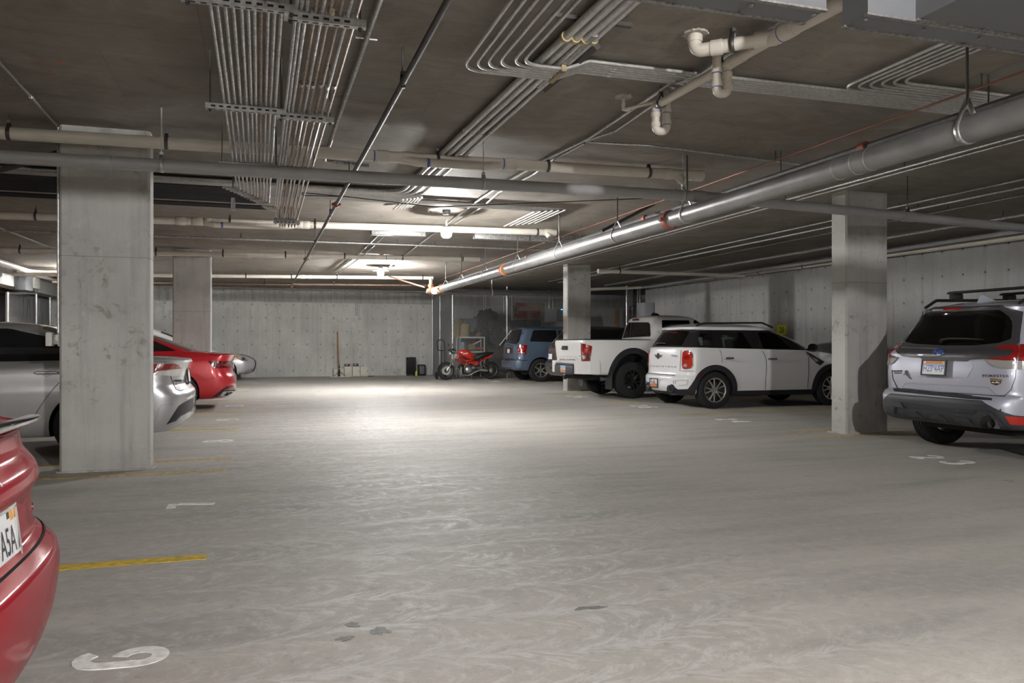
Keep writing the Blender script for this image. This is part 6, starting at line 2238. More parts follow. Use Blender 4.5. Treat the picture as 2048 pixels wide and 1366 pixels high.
def bike_wheel(xc, wd, name):
    M = Matrix.Translation((xc, YM, Rw)) @ Matrix.Rotation(PI / 2, 4, 'X')
    rr = Rw - .085
    prof = [(rr, -wd * .4), (rr + .03, -wd * .5), (Rw - .02, -wd * .45), (Rw, 0), (Rw - .02, wd * .45), (rr + .03, wd * .5), (rr, wd * .4)]
    t = MB().lathe(prof, 36, M, closed=True).build('wheel', rubber, mo)
    r = MB().lathe([(rr - .02, -wd * .4), (rr + .004, -wd * .45), (rr + .004, wd * .45), (rr - .02, wd * .4)][::-1], 30, M, closed=True)
    for k in range(3):
        for dv in (-.22, .22):
            a = 2 * PI * k / 3
            r.tube([M @ Vector((.04 * math.cos(a), .04 * math.sin(a), 0)), M @ Vector(((rr - .01) * math.cos(a + dv), (rr - .01) * math.sin(a + dv), 0))], .012, 6)
    r.lathe([(0, -.05), (.045, -.05), (.045, .05), (0, .05)][::-1], 14, M)
    r.build('rim', mat('bike_rim', (.08, .075, .065), .4, .6), t)
    return t


XF, XR_ = Q(335, 1075).x, Q(1268, 1045).x
wf = bike_wheel(XF, .12, 'front')
wr = bike_wheel(XR_, .17, 'rear')
for sg in (1, -1):
    MB().lathe([(.075, -.003), (.15, -.003), (.15, .003), (.075, .003)], 26, Matrix.Translation((XF, YM + sg * .075, Rw)) @ Matrix.Rotation(PI / 2, 4, 'X'), closed=True).build('brake_disc', alloy, wf)
MB().lathe([(0, -.01), (.075, -.01), (.085, 0), (.06, .03), (.03, .035), (0, .035)][::-1], 22, Matrix.Translation((XR_, YM - .11, Rw)) @ Matrix.Rotation(PI / 2, 4, 'X')).build('rear_hub', alloy, wr)
fk = MB()
for sg in (1, -1):
    a, b = Q(555, 720), Vector((XF + .01, 0, Rw))
    d = Vector((0, sg * .10, 0))
    b.y = YM
    fk.tube([a + d, a.lerp(b, .5) + d, a.lerp(b, .52) + d, b + d], .027, 10, rs=[.022, .022, .03, .028])
fk.box((Q(540, 790).x - .03, YM - .13, Q(0, 800).z - .02), (Q(540, 790).x + .03, YM + .13, Q(0, 800).z + .02), bev=.01)
fk.build('front_fork', alloy, mo)


def blob(top, bot, wmax, m, name, n=16, par=mo):
    """rounded solid from a side outline: top and bottom polylines from left to right"""
    def samp(pl, t):
        x0, x1 = pl[0][0], pl[-1][0]
        x = x0 + (x1 - x0) * t
        for i in range(len(pl) - 1):
            if pl[i][0] <= x <= pl[i + 1][0] + 1e-6:
                u = (x - pl[i][0]) / max(1e-6, pl[i + 1][0] - pl[i][0])
                return Q(x, pl[i][1] + (pl[i + 1][1] - pl[i][1]) * u)
        return Q(*pl[-1])
    V, F = [], []
    k = 14
    for i in range(n + 1):
        t = i / n
        a, b = samp(top, t), samp(bot, t)
        wd = wmax * (max(.02, math.sin(PI * min(max(t, .02), .98)))) ** .45
        cz, hz = (a.z + b.z) / 2, max(.012, (a.z - b.z) / 2)
        cx = (a.x + b.x) / 2
        for j in range(k):
            an = 2 * PI * j / k
            cc, ss = math.cos(an), math.sin(an)
            V.append((cx, YM + wd * math.copysign(abs(cc) ** .75, cc), cz + hz * math.copysign(abs(ss) ** .8, ss)))
    for i in range(n):
        for j in range(k):
            F.append((i * k + j, i * k + (j + 1) % k, (i + 1) * k + (j + 1) % k, (i + 1) * k + j))
    F += [tuple(range(k - 1, -1, -1)), tuple(n * k + j for j in range(k))]
    return MB().add(V, F).build(name, m, par, angle=60)


tk = blob([(585, 660), (620, 636), (700, 622), (790, 634), (860, 678), (930, 745)], [(585, 690), (640, 745), (700, 780), (780, 815), (860, 850), (930, 860)], .15, bike_red, 'fuel_tank')
dec = MB()
for dy in (-.152,):
    a, b, c_, d_ = Q(675, 705), Q(770, 684), Q(772, 704), Q(678, 724)
    dec.add([Vector((p.x, YM + dy, p.z)) for p in (a, b, c_, d_)] + [Vector((p.x, YM + dy + .03, p.z)) for p in (a, b, c_, d_)], [(0, 1, 2, 3), (7, 6, 5, 4), (0, 4, 5, 1), (1, 5, 6, 2), (2, 6, 7, 3), (3, 7, 4, 0)])
dec.build('tank_stripe', white_pl, tk, smooth=False)
blob([(925, 775), (1000, 725), (1060, 690), (1150, 675), (1250, 672), (1335, 680)], [(925, 830), (1000, 852), (1060, 828), (1150, 790), (1250, 735), (1335, 700)], .12, black_pl, 'seat')
blob([(1135, 795), (1200, 762), (1300, 735)], [(1135, 812), (1200, 796), (1300, 752)], .05, bike_red, 'tail_fairing')
fr = MB()
for sg in (1, -1):
    d = Vector((0, sg * .13, 0))
    for pl_ in ([(560, 830), (690, 845), (860, 850)], [(560, 830), (650, 890), (735, 945)], [(590, 760), (700, 830), (850, 895), (945, 950)], [(735, 945), (760, 845)], [(735, 945), (850, 895), (960, 870)], [(945, 950), (965, 870)], [(945, 950), (1090, 845), (1290, 748)], [(560, 830), (595, 700)]):
        fr.tube([Q(*q) + d for q in pl_], .014, 8)
fr.build('trellis_frame', bike_red, mo)
en = MB()
p = Q(800, 1040)
en.box((Q(700, 0).x, YM - .13, Q(0, 1140).z), (Q(960, 0).x, YM + .13, Q(0, 950).z), bev=.03)
en.tube([Q(690, 1020), Q(610, 960)], .075, 12)
en.tube([Q(800, 960), Q(830, 880)], .075, 12)
en.build('engine', mat('engine_dark', (.06, .058, .055), .5, .5), mo)
MB().lathe([(0, .03), (.07, .03), (.1, .015), (.105, 0)][::-1], 22, frame(Q(790, 1045, -.13), (0, -1, 0))).lathe([(0, .03), (.04, .03), (.05, 0)][::-1], 16, frame(Q(890, 1000, -.13), (0, -1, 0))).build('engine_cover', alloy, mo)
MB().tube(fillet([Q(640, 990, -.1), Q(640, 1150, -.1), Q(800, 1160, -.1), Q(960, 1075, -.13), Q(1060, 1040, -.16), Q(1165, 1055, -.17)], .06), .022, 10).build('exhaust_pipe', alloy, mo)
MB().tube([Q(1040, 1040, -.17), Q(1175, 1058, -.18)], .05, 14).tube([Q(1175, 1058, .17), Q(1040, 1040, .17)], .05, 14).build('silencer', alloy, mo)
MB().tube([Q(950, 1080, -.1), Vector((XR_, YM - .1, Rw))], .03, 8).tube([Q(950, 1080, .1), Vector((XR_, YM + .1, Rw))], .03, 8).build('swingarm', mat('bike_rim', (.08, .075, .065), .4, .6), mo)
MB().tube([Q(1030, 1000, -.14), Q(1110, 950, -.14), Q(1150, 1030, -.14)], .014, 8).build('footrest_bracket', alloy, mo)
MB().lathe([(0, 0), (.075, .0), (.085, .02), (.08, .07), (.04, .12), (0, .13)][::-1], 20, frame(Q(410, 700), (1, 0, 0))).build('headlamp', chrome, mo)
hb = MB().tube(fillet([Q(440, 640, -.36), Q(500, 625, -.2), Q(545, 640, 0), Q(500, 625, .2), Q(440, 640, .36)], .05), .012, 8)
hb.tube([Q(430, 640, -.38), Q(460, 635, -.27)], .018, 8)
hb.tube([Q(430, 640, .38), Q(460, 635, .27)], .018, 8)
hb.tube([Q(470, 630, -.26), Q(430, 510, -.3)], .006, 6)
hb.tube([Q(470, 630, .26), Q(440, 520, .3)], .006, 6)
hb.build('handlebar', black_pl, mo)
MB().lathe([(0, 0), (.05, 0), (.05, .05), (0, .05)][::-1], 16, frame(Q(490, 630), (-.6, 0, .8))).build('gauges', black_pl, mo)
for sg in (-1, 1):
    MB().lathe([(0, 0), (.045, 0), (.04, .012), (0, .014)][::-1], 14, frame(Q(425, 520, sg * .31), (1, 0, .2)) @ Matrix.Diagonal((1, .7, 1, 1))).build('mirror', black_pl, mo)
MB().tube([Q(865, 1120, -.12), Q(838, 1245, -.22)], .012, 8).box((Q(838, 0).x - .03, YM - .25, .0), (Q(838, 0).x + .02, YM - .19, .012)).build('kickstand', alloy, mo)

# ================================================================== mesh cage at the far right
wire = mat('fence_wire', (0.50, 0.51, 0.52), 0.4, 0.7)
post_m = mat('fence_post_steel', (0.55, 0.56, 0.57), 0.35, 0.7)
YF, XS = 26.6, 6.35
fe = thing('mesh_fence', 'chain-link fence of the storage cage, front and side', 'fence', (XS, YF, 0))


def links(u0, u1, z0, z1, P, pitch=.06, r=.0036):
    mb = MB()
    H_ = z1 - z0
    n = int((u1 - u0 + H_) / pitch)
    for dr in (1, -1):
        for i in range(n + 1):
            a = u0 - H_ + i * pitch if dr > 0 else u0 + i * pitch
            ua, za, ub, zb = a, z0, a + dr * H_, z1
            lo, hi = 0.0, 1.0
            du = ub - ua
            for lim, s in ((u0, 1), (u1, -1)):
                t = (lim - ua) / du
                if (du * s) > 0:
                    lo = max(lo, t)
                else:
                    hi = min(hi, t)
            if hi - lo < .004:
                continue
            mb.tube([P(ua + du * lo, za + H_ * lo, dr), P(ua + du * hi, za + H_ * hi, dr)], r, 4, cap=False)
    return mb


m1 = links(XS, 13.6, .04, 3.0, lambda u, z, k: Vector((u - XS, k * .002, z)))
m1.build('chain_link', wire, fe, smooth=False)
m2 = links(YF, 29.95, .04, 3.0, lambda u, z, k: Vector((k * .002, u - YF, z)))
m2.build('chain_link', wire, fe, smooth=False)
for X, Y, r in ((XS, YF, .036), (8.32, YF, .032), (10.6, YF, .03), (13.0, YF, .03), (XS, 28.6, .03), (XS, 29.93, .032)):
    MB().tube([(X - XS, Y - YF, 0), (X - XS, Y - YF, CEIL - .01)], r, 12).build('post', post_m, fe)
for z in (3.0,):
    MB().tube([(0, 0, z), (13.6 - XS, 0, z)], .02, 8).build('rail', post_m, fe)
    MB().tube([(0, 0, z), (0, 29.9 - YF, z)], .02, 8).build('rail', post_m, fe)


def P2(px, py, Y):
    return at(px, py, Y=Y)


def pbox(x0, y0, x1, y1, Y, d, name, m, label, cat, group=None, bev=.012, ground=False):
    """a box whose front face spans the pixels, at distance Y"""
    a, b = P2(x0, y1, Y), P2(x1, y0, Y)
    z0 = 0.0 if ground else min(a.z, b.z)
    t = MB().box((a.x, Y, z0), (b.x, Y + d, max(a.z, b.z)), bev=bev).build(name, m)
    return tag(t, label, cat, group)


# shelf unit behind the mesh
YS = 27.3
a, b = P2(919, 703, YS), P2(970, 674, YS)
t = thing('storage_shelf', 'white plastic storage shelf standing behind the mesh', 'shelf', (a.x, YS, 0))
W_, zt_, zl_ = b.x - a.x, b.z, a.z
for z in (zt_, zl_, .35):
    MB().box((0, 0, z - .045), (W_, .5, z + .01), bev=.008).build('shelf_board', white_pl, t)
for x in (.02, W_ - .02):
    for y in (.02, .48):
        MB().tube([(x, y, 0), (x, y, zt_)], .026, 10).build('post', white_pl, t)
bask = mat('woven_basket', (.42, .34, .20), .85, noise=.35, nscale=60)


def basket(x0, x1, lab):
    p, q = P2(x0, 672.5, YS + .12), P2(x1, 648, YS + .12)
    r = (q.x - p.x) / 2
    h = q.z - zt_ - .01
    t = thing('basket', lab, 'basket', ((p.x + q.x) / 2, YS + .25, zt_ + .01), 0, 'baskets on the storage shelf')
    MB().lathe([(0, 0), (r * .96, 0), (r, h * .5), (r * .98, h), (r * .9, h), (r * .9, .03), (0, .03)][::-1], 22, Matrix.Diagonal((1, .2 / r if r > .2 else 1, 1, 1))).build('basket_body', bask, t)
    return t


basket(914.5, 941, 'large woven basket on top of the white storage shelf')
basket(907.5, 913.8, 'narrow woven basket left of the large one')
for k, (x0, x1) in enumerate(((905, 911), (914, 928))):
    p, q = P2(x0, 647.5, YS + .2), P2(x1, 639, YS + .2)
    mb = MB()
    rnd = random.Random(k)
    n = 12
    prof = []
    V, F = [], []
    for i in range(7):
        u = i / 6
        for j in range(n):
            an = 2 * PI * j / n
            rr = math.sin(PI * (u * .9 + .05)) * rnd.uniform(.75, 1.1)
            V.append((p.x + (q.x - p.x) * u, YS + .25 + .12 * rr * math.cos(an), p.z + .07 + (q.z - p.z - .05) * .5 * rr * math.sin(an) + .03 * u))
    for i in range(6):
        for j in range(n):
            F.append((i * n + j, i * n + (j + 1) % n, (i + 1) * n + (j + 1) % n, (i + 1) * n + j))
    F += [tuple(range(n)), tuple(range(7 * n - 1, 6 * n - 1, -1))]
    o = mb.add(V, F).build('yellow_cloth', mat('yellow_fabric', (.62, .50, .06), .8))
    tag(o, ['small yellow cloth on the narrow basket', 'bunched yellow cloth lying on the large basket'][k], 'cloth')


def heap(px, py, Y, rx, rz, m, label, name, seed=1):
    """a crumpled pile"""
    p = P2(px, py, Y)
    rnd = random.Random(seed)
    bm = bmesh.new()
    bmesh.ops.create_icosphere(bm, subdivisions=3, radius=1)
    for v in bm.verts:
        k = 1 + .22 * math.sin(v.co.x * 7 + seed) * math.cos(v.co.z * 6 + v.co.y * 5) + rnd.uniform(-.1, .1)
        v.co = Vector((p.x + v.co.x * rx * k, Y + v.co.y * .15 * k, p.z + max(v.co.z, -.4) * rz * k + rz * .4))
    bm.verts.index_update()
    mb = MB().add([v.co.copy() for v in bm.verts], [[v.index for v in f.verts] for f in bm.faces])
    bm.free()
    return tag(mb.build(name, m, angle=60), label, name.replace('_', ' '))


leaf = mat('dried_leaf_brown', (.30, .19, .10), .9, noise=.4, nscale=40)
heap(957, 672.5, YS + .25, .10, .10, leaf, 'small dry brown wreath on top of the storage shelf', 'dried_wreath', 2)
heap(944, 699.5, YS + .25, .14, .15, leaf, 'brown dried decoration on the middle shelf', 'dried_wreath', 5)
heap(960, 699.5, YS + .22, .14, .06, mat('orange_fabric', (.65, .20, .03), .7), 'orange bundle on the middle shelf', 'bundle', 7)
pbox(921, 684, 928, 699, YS + .1, .2, 'paper_bag', mat('blue_white_bag', (.50, .60, .70), .6), 'blue and white bag on the middle shelf', 'bag')
o = MB().tube([P2(946, 689, YS + .1), P2(963, 681, YS + .1)], .03, 4).build('white_board_strip', white_pl)
tag(o, 'white slat lying slanted on the middle shelf', 'board')
dk_box = mat('dark_cabinet', (.045, .046, .052), .55)
gr_box = mat('grey_cabinet', (.22, .23, .25), .5)
pbox(928, 637, 957, 700, 28.4, .6, 'metal_cabinet', gr_box, 'grey metal cabinet behind the baskets in the cage', 'cabinet', ground=True)
p = P2(943, 660, 28.38)
mb = MB().box((p.x - .09, 28.385, p.z - .07), (p.x + .09, 28.397, p.z + .07))
o = mb.build('warning_sticker', mat('hi_vis_yellow', (.70, .72, .04), .5), smooth=False)
tag(o, 'small yellow sticker on the grey cabinet', 'sticker')
pbox(956, 632, 978, 756, 28.2, .7, 'tall_black_case', dk_box, 'tall black case in the cage, right of the grey cabinet', 'case', ground=True, bev=.05)
heap(992, 690, 28.4, .55, .42, dk_box, 'large black covered heap in the cage left of the second post', 'covered_heap', 9)
heap(975, 640, 28.6, .40, .28, dk_box, 'dark bundle on the black case', 'bundle', 12)
# board with red cabinets and boxes
t = thing('plywood_board', 'tan plywood board on the cage back wall with dark cables', 'board', (0, 0, 0))
a, b = P2(1024, 640, 29.9), P2(1088, 606, 29.9)
MB().box((a.x, 29.93, a.z), (b.x, 29.97, b.z)).build('board', mat('plywood', (.30, .22, .13), .8, noise=.15), t, smooth=False)
for k in range(5):
    p = P2(1026 + k * 4, 612, 29.9)
    MB().tube(fillet([(p.x, 29.9, p.z), (p.x - .1 * (k - 1), 29.9, p.z - .25), (p.x + .05, 29.9, p.z - .5)], .1), .012, 6).build('cable', black_pl, t)
redbox = mat('red_cabinet', (.26, .025, .025), .5)
pbox(1037.5, 622, 1054, 636.5, 29.75, .15, 'alarm_cabinet', redbox, 'left red cabinet on the plywood board', 'cabinet', 'red cabinets on plywood')
pbox(1062, 622, 1077.5, 636.5, 29.75, .15, 'alarm_cabinet', redbox, 'right red cabinet on the plywood board', 'cabinet', 'red cabinets on plywood')
pbox(1034, 605.5, 1051, 613, 29.75, .15, 'alarm_cabinet', redbox, 'small red box above the plywood board', 'cabinet', 'red cabinets on plywood')
pbox(1028, 640, 1048, 654, 29.0, .5, 'black_crate', dk_box, 'black crate below the left red cabinet', 'crate', 'black crates in the cage', ground=True)
pbox(1053, 639, 1082, 652, 29.0, .5, 'black_crate', dk_box, 'black crate below the right red cabinet', 'crate', 'black crates in the cage', ground=True)
el = mat('electrical_grey', (.36, .37, .39), .5)
o = pbox(1093.5, 618, 1114, 644, 27.6, .25, 'electrical_box', el, 'larger grey electrical box beside the plywood board', 'electrical box', 'electrical boxes by the cage')
o = pbox(1115, 618, 1126, 642, 27.6, .25, 'electrical_box', mat('electrical_dark', (.16, .165, .18), .5), 'darker electrical box with blue light, left of the far column', 'electrical box', 'electrical boxes by the cage')
p = P2(1124, 619, 27.58)
mb = MB().box((p.x - .04, -.0 + 27.585, p.z - .015), (p.x + .04, 27.6, p.z + .015)).build('blue_light', mat('blue_led', (.02, .1, .6), .4, emit=(.05, .25, 1.0), estr=1.5), o, smooth=False)
for k, (px, py0, py1, Y) in enumerate(((1098, 560, 618, 27.7), (1106, 565, 618, 27.7), (1008, 560, 642, 29.9), (1012, 560, 642, 29.9), (1016, 560, 642, 29.9), (1020, 560, 642, 29.9), (1024, 560, 642, 29.9), (968, 612, 634, 29.9), (972, 575, 634, 29.9), (893, 575, 620, 29.9), (896, 575, 620, 29.9), (899, 575, 620, 29.9))):
    a, b = P2(px, py0, Y), P2(px, py1, Y)
    a.z = CEIL - .02
    lab = ['left conduit dropping to the grey electrical box', 'right conduit dropping to the grey electrical box'] + ['%s of five conduits on the wall left of the plywood board' % ORD[i] for i in range(5)] + ['short bent conduit above the black case', 'conduit dropping behind the black case'] + ['%s of three conduits at the cage corner' % ORD[i] for i in range(3)]
    pipe('wall_conduit', lab[k], 'conduit', [a, b], .02, galv, 'vertical conduits in the cage', n=8)
# things leaning near the blue SUV
q_ = Vector((XS, YF, 0))
MB().tube([at(999, 691, Y=26.52) - q_, at(1023, 661, Y=26.55) - q_], .02, 8).build('brace', white_pl, fe)

# recess behind the pickup
t = thing('steel_duct_riser', 'shiny vertical metal duct at the end of the right wall', 'duct', (0, 0, 0))
a, b = P2(1258.5, 640, 25.2), P2(1271, 578, 25.2)
MB().box((a.x, 25.2, 0), (b.x, 25.45, CEIL - .01)).build('duct_body', mat('shiny_galvanised', (.62, .62, .62), .25, .9, noise=.3, nscale=6), t, smooth=False)
MB().box((a.x - .01, 25.19, 2.55), (b.x + .01, 25.46, 2.57)).build('seam_flange', galv_old, t, smooth=False)
for k, (px, m, r) in enumerate(((1253.5, alloy, .035), (1276, galv_old, .03), (1280, alloy, .02))):
    p = P2(px, 600, 25.0)
    o = pipe('riser_pipe', ['bright pipe left of the shiny duct riser', 'dull pipe right of the shiny duct riser', 'thin bright pipe right of the shiny duct riser'][k], 'pipe', [(p.x, 25.0, 0 if k == 0 else 1.9), (p.x, 25.0, CEIL - .01)], r, m, 'riser pipes in the recess')
p = P2(1235, 620, 29.4)
o = MB().box((p.x - .09, 29.4, 0), (p.x + .09, 29.5, 2.65)).build('wood_stud', mat('pine_wood', (.40, .23, .10), .7, noise=.2, nscale=5))
tag(o, 'upright timber board in the dark recess behind the pickup', 'board')
t = thing('breaker_box', 'grey electrical panel on the far end of the right wall', 'breaker box', (12.69, 23.9, 1.6))
MB().box((-.36, 0, 0), (0, .62, 1.0), bev=.01).build('panel_body', el, t)
MB().box((-.375, .03, .03), (-.36, .59, .97), bev=.004).build('panel_door', el, t)
# sign 26
t = thing('stall_sign', 'yellow sign with number 26 on the right wall above the white hatchback', 'sign', (12.69, 17.12, 1.56))
MB().box((-.006, -.19, -.13), (.0, .19, .13)).build('sign_plate', mat('sign_yellow', (.72, .72, .03), .5), t, smooth=False)
x = MB()
add_text(x, '26', Matrix.Translation((-.0075, -.03, 0)) @ Matrix(((0, 0, -1, 0), (-1, 0, 0, 0), (0, 1, 0, 0), (0, 0, 0, 1))), .19, .15, .0005, .01)
x.build('sign_number', black_ink, t, smooth=False)

# ================================================================== things along the back wall
YBW = 29.6
cream = mat('cream_cabinet', (.62, .60, .51), .6)


def small_box(x0, x1, y0, lab, grp, latch=True, Y=YBW):
    a, b = P2(x0, 752, Y), P2(x1, y0, Y)
    t = thing('storage_box', lab, 'box', ((a.x + b.x) / 2, Y, 0), 0, grp)
    wd = (b.x - a.x) / 2
    MB().box((-wd, 0, 0), (wd, .3, b.z), bev=.008).build('box_body', cream, t)
    MB().box((-wd + .015, -.008, .02), (wd - .015, .0, b.z - .015), bev=.003).build('door', cream, t)
    if latch:
        MB().box((wd - .045, -.018, b.z * .45), (wd - .025, -.008, b.z * .55)).build('latch', black_pl, t, smooth=False)
    return a, b


G = 'cream boxes along the back wall'
small_box(667.5, 675.2, 737.6, 'low cream box just left of the wooden pole', G, False)
small_box(680, 688, 737, 'low cream box just right of the wooden pole', G, False)
a1_, b1_ = small_box(689, 704.2, 732.8, 'left of the three taller cream boxes, near the pole', G, False)
a2_, b2_ = small_box(705, 720.2, 732.8, 'middle one of the three taller cream boxes', G)
a3_, b3_ = small_box(720.8, 736.2, 732.8, 'right end one of the three taller cream boxes', G)
for k, (x0, x1, y0, m) in enumerate(((690, 699.5, 727.6, dk_box), (700, 704, 727.6, mat('pinkish_card', (.45, .36, .36), .7)), (707.2, 717, 727.2, dk_box), (726.8, 731, 729.6, white_pl))):
    a, b = P2(x0, 732.6, YBW + .05), P2(x1, y0, YBW + .05)
    o = MB().box((a.x, YBW + .05, b1_.z), (b.x, YBW + .25, b1_.z + (b.z - a.z)), bev=.01).build(['battery_pack', 'card_box', 'battery_pack', 'small_white_box'][k], m)
    tag(o, ['black battery-like unit on the left tall cream box', 'small pinkish carton beside the left black unit', 'black battery-like unit on the middle cream box', 'tiny white carton on the right cream box'][k], ['unit', 'carton', 'unit', 'carton'][k])
    if m is dk_box:
        MB().box((a.x + .03, YBW + .044, b1_.z + .04), (a.x + .10, YBW + .05, b1_.z + .08)).build('label_plate', mat('pale_label', (.4, .42, .48), .5), o, smooth=False)
wood = mat('orange_wood_pole', (.50, .25, .11), .55)
t = thing('pole_stand', 'wooden pole on a small black tripod leaning at the back wall', 'pole', (0, 0, 0))
pt, pm, pb = at(674.9, 663.5, Y=29.93), at(678.6, 730.5, Y=29.6), at(679.2, 752, Y=29.5)
MB().tube([pt, pm], .021, 10).build('wooden_shaft', wood, t)
MB().tube([pm, (pb.x, 29.5, .02)], .02, 10).build('lower_tube', black_pl, t)
MB().tube([pm.lerp(pb, .3), pm.lerp(pb, .36)], .03, 10).build('yellow_collar', mat('hi_vis_yellow', (.70, .72, .04), .5), t)
lg_ = pm.lerp(pb, .55)
for dx, dy in ((-.23, -.05), (.23, -.05), (.0, .28)):
    MB().tube([lg_, (pb.x + dx, 29.5 + dy, .008)], .009, 6).build('leg', black_pl, t)
o = MB().box((pb.x - .34, 29.25, 0), (pb.x + .36, 29.32, .018)).build('white_strip', white_pl, smooth=False)
tag(o, 'flat white strip lying on the floor before the tripod', 'strip')
# radiator and box
t = thing('radiator', 'black finned oil radiator standing at the back wall', 'radiator', (0, 0, 0))
a, b = P2(813.4, 750, 29.55), P2(832, 714.5, 29.55)
n = 9
for k in range(n):
    x = a.x + (b.x - a.x) * (k + .5) / n
    MB().box((x - .017, 29.55, .07), (x + .017, 29.75, b.z), bev=.014).build('fin', black_pl, t)
MB().box((a.x + .02, 29.57, .035), (b.x - .02, 29.73, .12)).build('base', black_pl, t, smooth=False)
f = MB()
for x in (a.x + .06, b.x - .06):
    for y in (29.54, 29.76):
        f.lathe([(0, -.02), (.03, -.02), (.03, .02), (0, .02)][::-1], 12, frame((x, y, .03), (1, 0, 0)))
f.build('castor', black_pl, t)
a, b = P2(830.5, 748.5, 29.4), P2(834.5, 739.5, 29.4)
o = MB().lathe([(0, 0), (.035, 0), (.04, .1), (.03, .16), (.012, .18), (.012, .21), (0, .21)][::-1], 14, Matrix.Translation(((a.x + b.x) / 2, 29.4, 0))).build('spray_bottle', mat('hi_vis_yellow', (.70, .72, .04), .5))
tag(o, 'small yellow bottle before the black radiator', 'bottle')
t = thing('speaker_box', 'small black rounded case right of the radiator', 'case', (0, 0, 0))
a, b = P2(837.2, 750, 29.5), P2(851.5, 729, 29.5)
MB().box((a.x, 29.5, 0), (b.x, 29.75, b.z), bev=.03).build('case_body', black_pl, t)
MB().box((a.x + .05, 29.485, .06), (b.x - .05, 29.5, b.z - .06), bev=.006).build('front_panel', gray_pl, t)
o = pipe('floor_cable', 'short black cable lying on the floor beside the cream boxes', 'cable', [(at(736, 751, Y=29.5).x, 29.5, .012), (at(741, 751, Y=29.5).x, 29.4, .012), (at(748, 751, Y=29.5).x, 29.55, .012)], .012, black_pl, n=6)
# conduit pair and outlet on the back wall
a, b = at(711.4, 580, Y=29.96), at(714.8, 632, Y=29.96)
o = pipe('wall_conduit', 'left of the conduit pair dropping to the outlet box on the back wall', 'conduit', fillet([(a.x - 1.2, 29.96, at(711, 573.5, Y=29.96).z), (a.x, 29.96, at(711, 574, Y=29.96).z), (a.x, 29.96, b.z)], .14), .016, galv, 'conduit pair on the back wall', n=8)
o = pipe('wall_conduit', 'right of the conduit pair dropping to the outlet box on the back wall', 'conduit', fillet([(b.x + 1.6, 29.96, at(711, 574.5, Y=29.96).z), (b.x, 29.96, at(711, 574.5, Y=29.96).z), (b.x, 29.96, b.z)], .14), .016, galv, 'conduit pair on the back wall', n=8)
o = MB().box((a.x - .05, 29.93, b.z - .13), (b.x + .05, 30.0, b.z + .02), bev=.006).build('outlet_box', mat('outlet_grey', (.55, .55, .53), .5))
tag(o, 'small pale outlet box on the back wall under the conduit pair', 'outlet box')
p, q = at(320, 574, Y=29.94), at(870, 575, Y=29.94)
o = pipe('back_conduit', 'thin conduit running along the top of the back wall', 'conduit', [(p.x, 29.94, 3.16), (q.x, 29.94, 3.16)], .016, galv, n=8)

# hand truck before the cage corner
t = thing('hand_truck', 'black hand truck standing before the corner of the cage', 'hand truck', (0, 0, 0))
YH = 26.25
H_ = lambda x, y, dy=0: at(860 + x / 10.507, 640 + y / 10.507, Y=YH) + Vector((0, dy, 0))
MB().tube(fillet([H_(240, 640), H_(160, 635), H_(142, 435), H_(270, 412), H_(300, 480), H_(315, 640), H_(240, 640)], .06), .014, 8).build('handle_loop', black_pl, t)
for x in (240, 312):
    a = H_(x, 640)
    MB().tube([a, (a.x, YH, .12)], .014, 8).build('upright', black_pl, t)
MB().box((H_(225, 0).x, YH - .2, .03), (H_(330, 0).x, YH, .05)).build('toe_plate', black_pl, t, smooth=False)
for x in (150, 330):
    MB().lathe([(.06, -.03), (.12, -.03), (.13, 0), (.12, .03), (.06, .03)], 22, Matrix.Translation((H_(x, 0).x, YH + .05, .13)) @ Matrix.Rotation(PI / 2, 4, 'Y'), closed=True).build('wheel', rubber, t)
MB().tube([(H_(150, 0).x, YH + .05, .13), (H_(330, 0).x, YH + .05, .13)], .012, 8).build('axle', black_pl, t)

# ================================================================== left side: cages and boxes
XW = -6.2
cg = thing('storage_cage', 'storage cage with bright steel posts at the far left', 'cage', (0, 0, 0))
for k, (px, y0) in enumerate(((14.5, 585), (72, 585), (99.5, 595))):
    p = at(px, 640, X=XW - .15)
    z = at(px, y0, X=XW - .15).z
    MB().tube([(p.x, p.y, 0), (p.x, p.y, z)], .045 if k < 2 else .04, 12).build('post', post_m, cg)
a, b = at(14.5, 586, X=XW - .15), at(72, 586, X=XW - .15)
MB().tube([a, b], .035, 10).build('rail', post_m, cg)
m3 = links(a.y, b.y, .5, 2.6, lambda u, z, k: Vector((XW - .15 + k * .002, u, z)), pitch=.09, r=.003)
m3.build('chain_link', wire, cg, smooth=False)


def lbox(x0, y0, x1, y1, X, d, name, m, label, cat, ground=False):
    a, b = at(x0, y1, X=X), at(x1, y0, X=X)
    o = MB().box((X - d, a.y, 0 if ground else min(a.z, b.z)), (X, b.y, max(a.z, b.z)), bev=.02).build(name, m)
    return tag(o, label, cat)


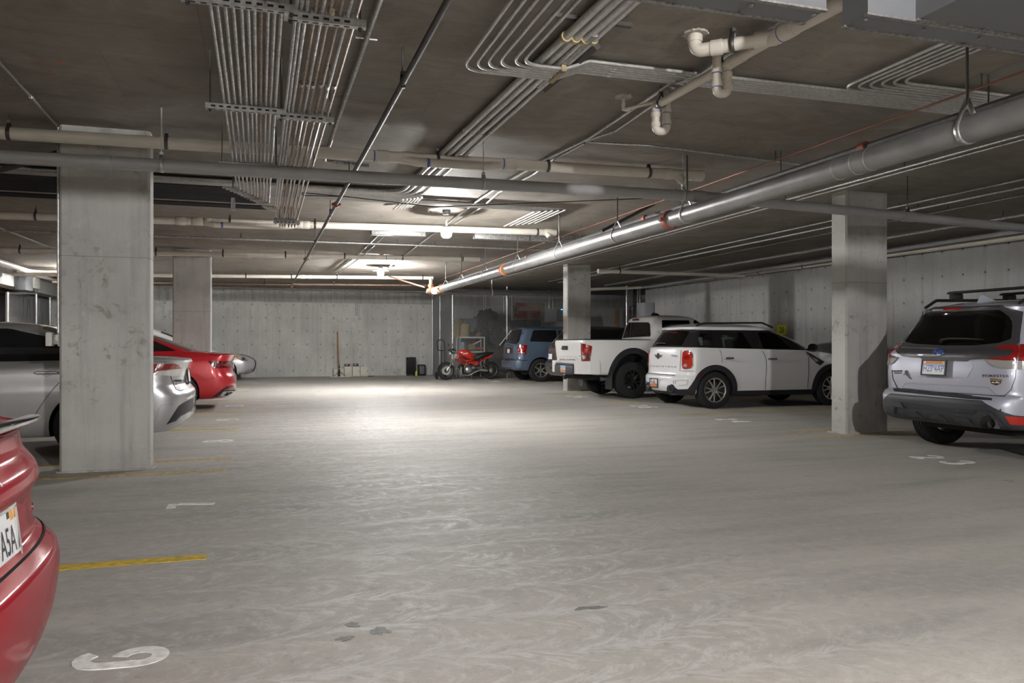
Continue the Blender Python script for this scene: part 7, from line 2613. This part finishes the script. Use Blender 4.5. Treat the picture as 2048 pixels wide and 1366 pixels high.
lbox(17, 592, 44, 645, XW - .7, .6, 'dark_garments', mat('dark_violet_cloth', (.03, .027, .04), .9), 'dark covered stack inside the left storage cage', 'cover', True)
lbox(79, 599, 98, 645, XW - .4, .1, 'grey_door_panel', mat('door_grey', (.20, .205, .21), .6), 'dull grey door panel behind the slim cage post', 'door', True)
t = thing('tube_frame', 'black tubular frame with round bends inside the left cage', 'frame', (0, 0, 0))
for x in (48, 57):
    a = at(x, 640, X=XW - .5)
    z = at(x, 594, X=XW - .5).z
    MB().tube(fillet([(a.x, a.y, .3), (a.x, a.y, z), (a.x, a.y + .7, z), (a.x, a.y + .7, .3)], .2), .03, 8).build('hoop', black_iron, t)
a, b = at(36, 640, X=XW - .3), at(69, 640, X=XW - .3)
z0, z1 = at(40, 645, X=XW - .3).z, at(40, 634, X=XW - .3).z
o = MB().box((XW - .6, a.y, z0), (XW - .3, b.y, z1), bev=.02).build('black_bin', dk_box)
tag(o, 'black bin at the bottom of the left storage cage', 'bin')
MB().box((XW - .55, a.y + .1, 0), (XW - .35, b.y - .1, z0)).build('bin_stand', dk_box, o)
lbox(52, 551, 66, 580, XW + .28, .28, 'wall_control_box', mat('box_grey_dark', (.17, .175, .185), .5), 'dark grey control box on the left concrete beam', 'control box')
lbox(67.5, 555, 80.5, 577, XW + .22, .22, 'wall_control_box', mat('box_grey_pale', (.40, .39, .36), .5), 'pale grey control box next to the dark one on the beam', 'control box')
o = pipe('clamp_lamp', 'small chrome clamp fixture below the pale control box', 'fixture', [at(70, 577, X=XW + .1), at(72, 583, X=XW + .1)], .05, chrome, n=10)
p0 = at(0, 524, X=-5.7)
p1 = at(64, 545, X=-5.7)
p2 = at(118, 545, Y=p1.y)
o = pipe('corner_drain_pipe', 'beige pipe along the left wall that turns across behind the left column', 'pipe', fillet([p0 + (p0 - p1) * 1.0, p1, p2 + (p2 - p1) * .2], .35, 8), .065, pvc, n=16)
o = pipe('wall_side_pipe', 'second beige pipe running on along the left wall beam', 'pipe', [at(66, 549, X=-5.95), at(118, 562, X=-5.95)], .055, pvc, n=14)
# junction box on the left column
t = thing('junction_box', 'pale junction box on the side of the wide left column', 'junction box', (-1.774, 8.33, 1.18))
MB().box((-.012, -.05, .0), (0, .05, .125)).build('back_plate', galv_old, t, smooth=False)
MB().box((-.06, -.045, .015), (-.012, .045, .11), bev=.004).build('metal_box', galv_old, t)
MB().box((-.115, -.05, .0), (-.06, .05, .128), bev=.006).build('cover', mat('outlet_grey', (.55, .55, .53), .5), t)
MB().tube([(-.02, 0, .11), (-.02, 0, CEIL - 1.19)], .011, 8).build('conduit', galv, t)
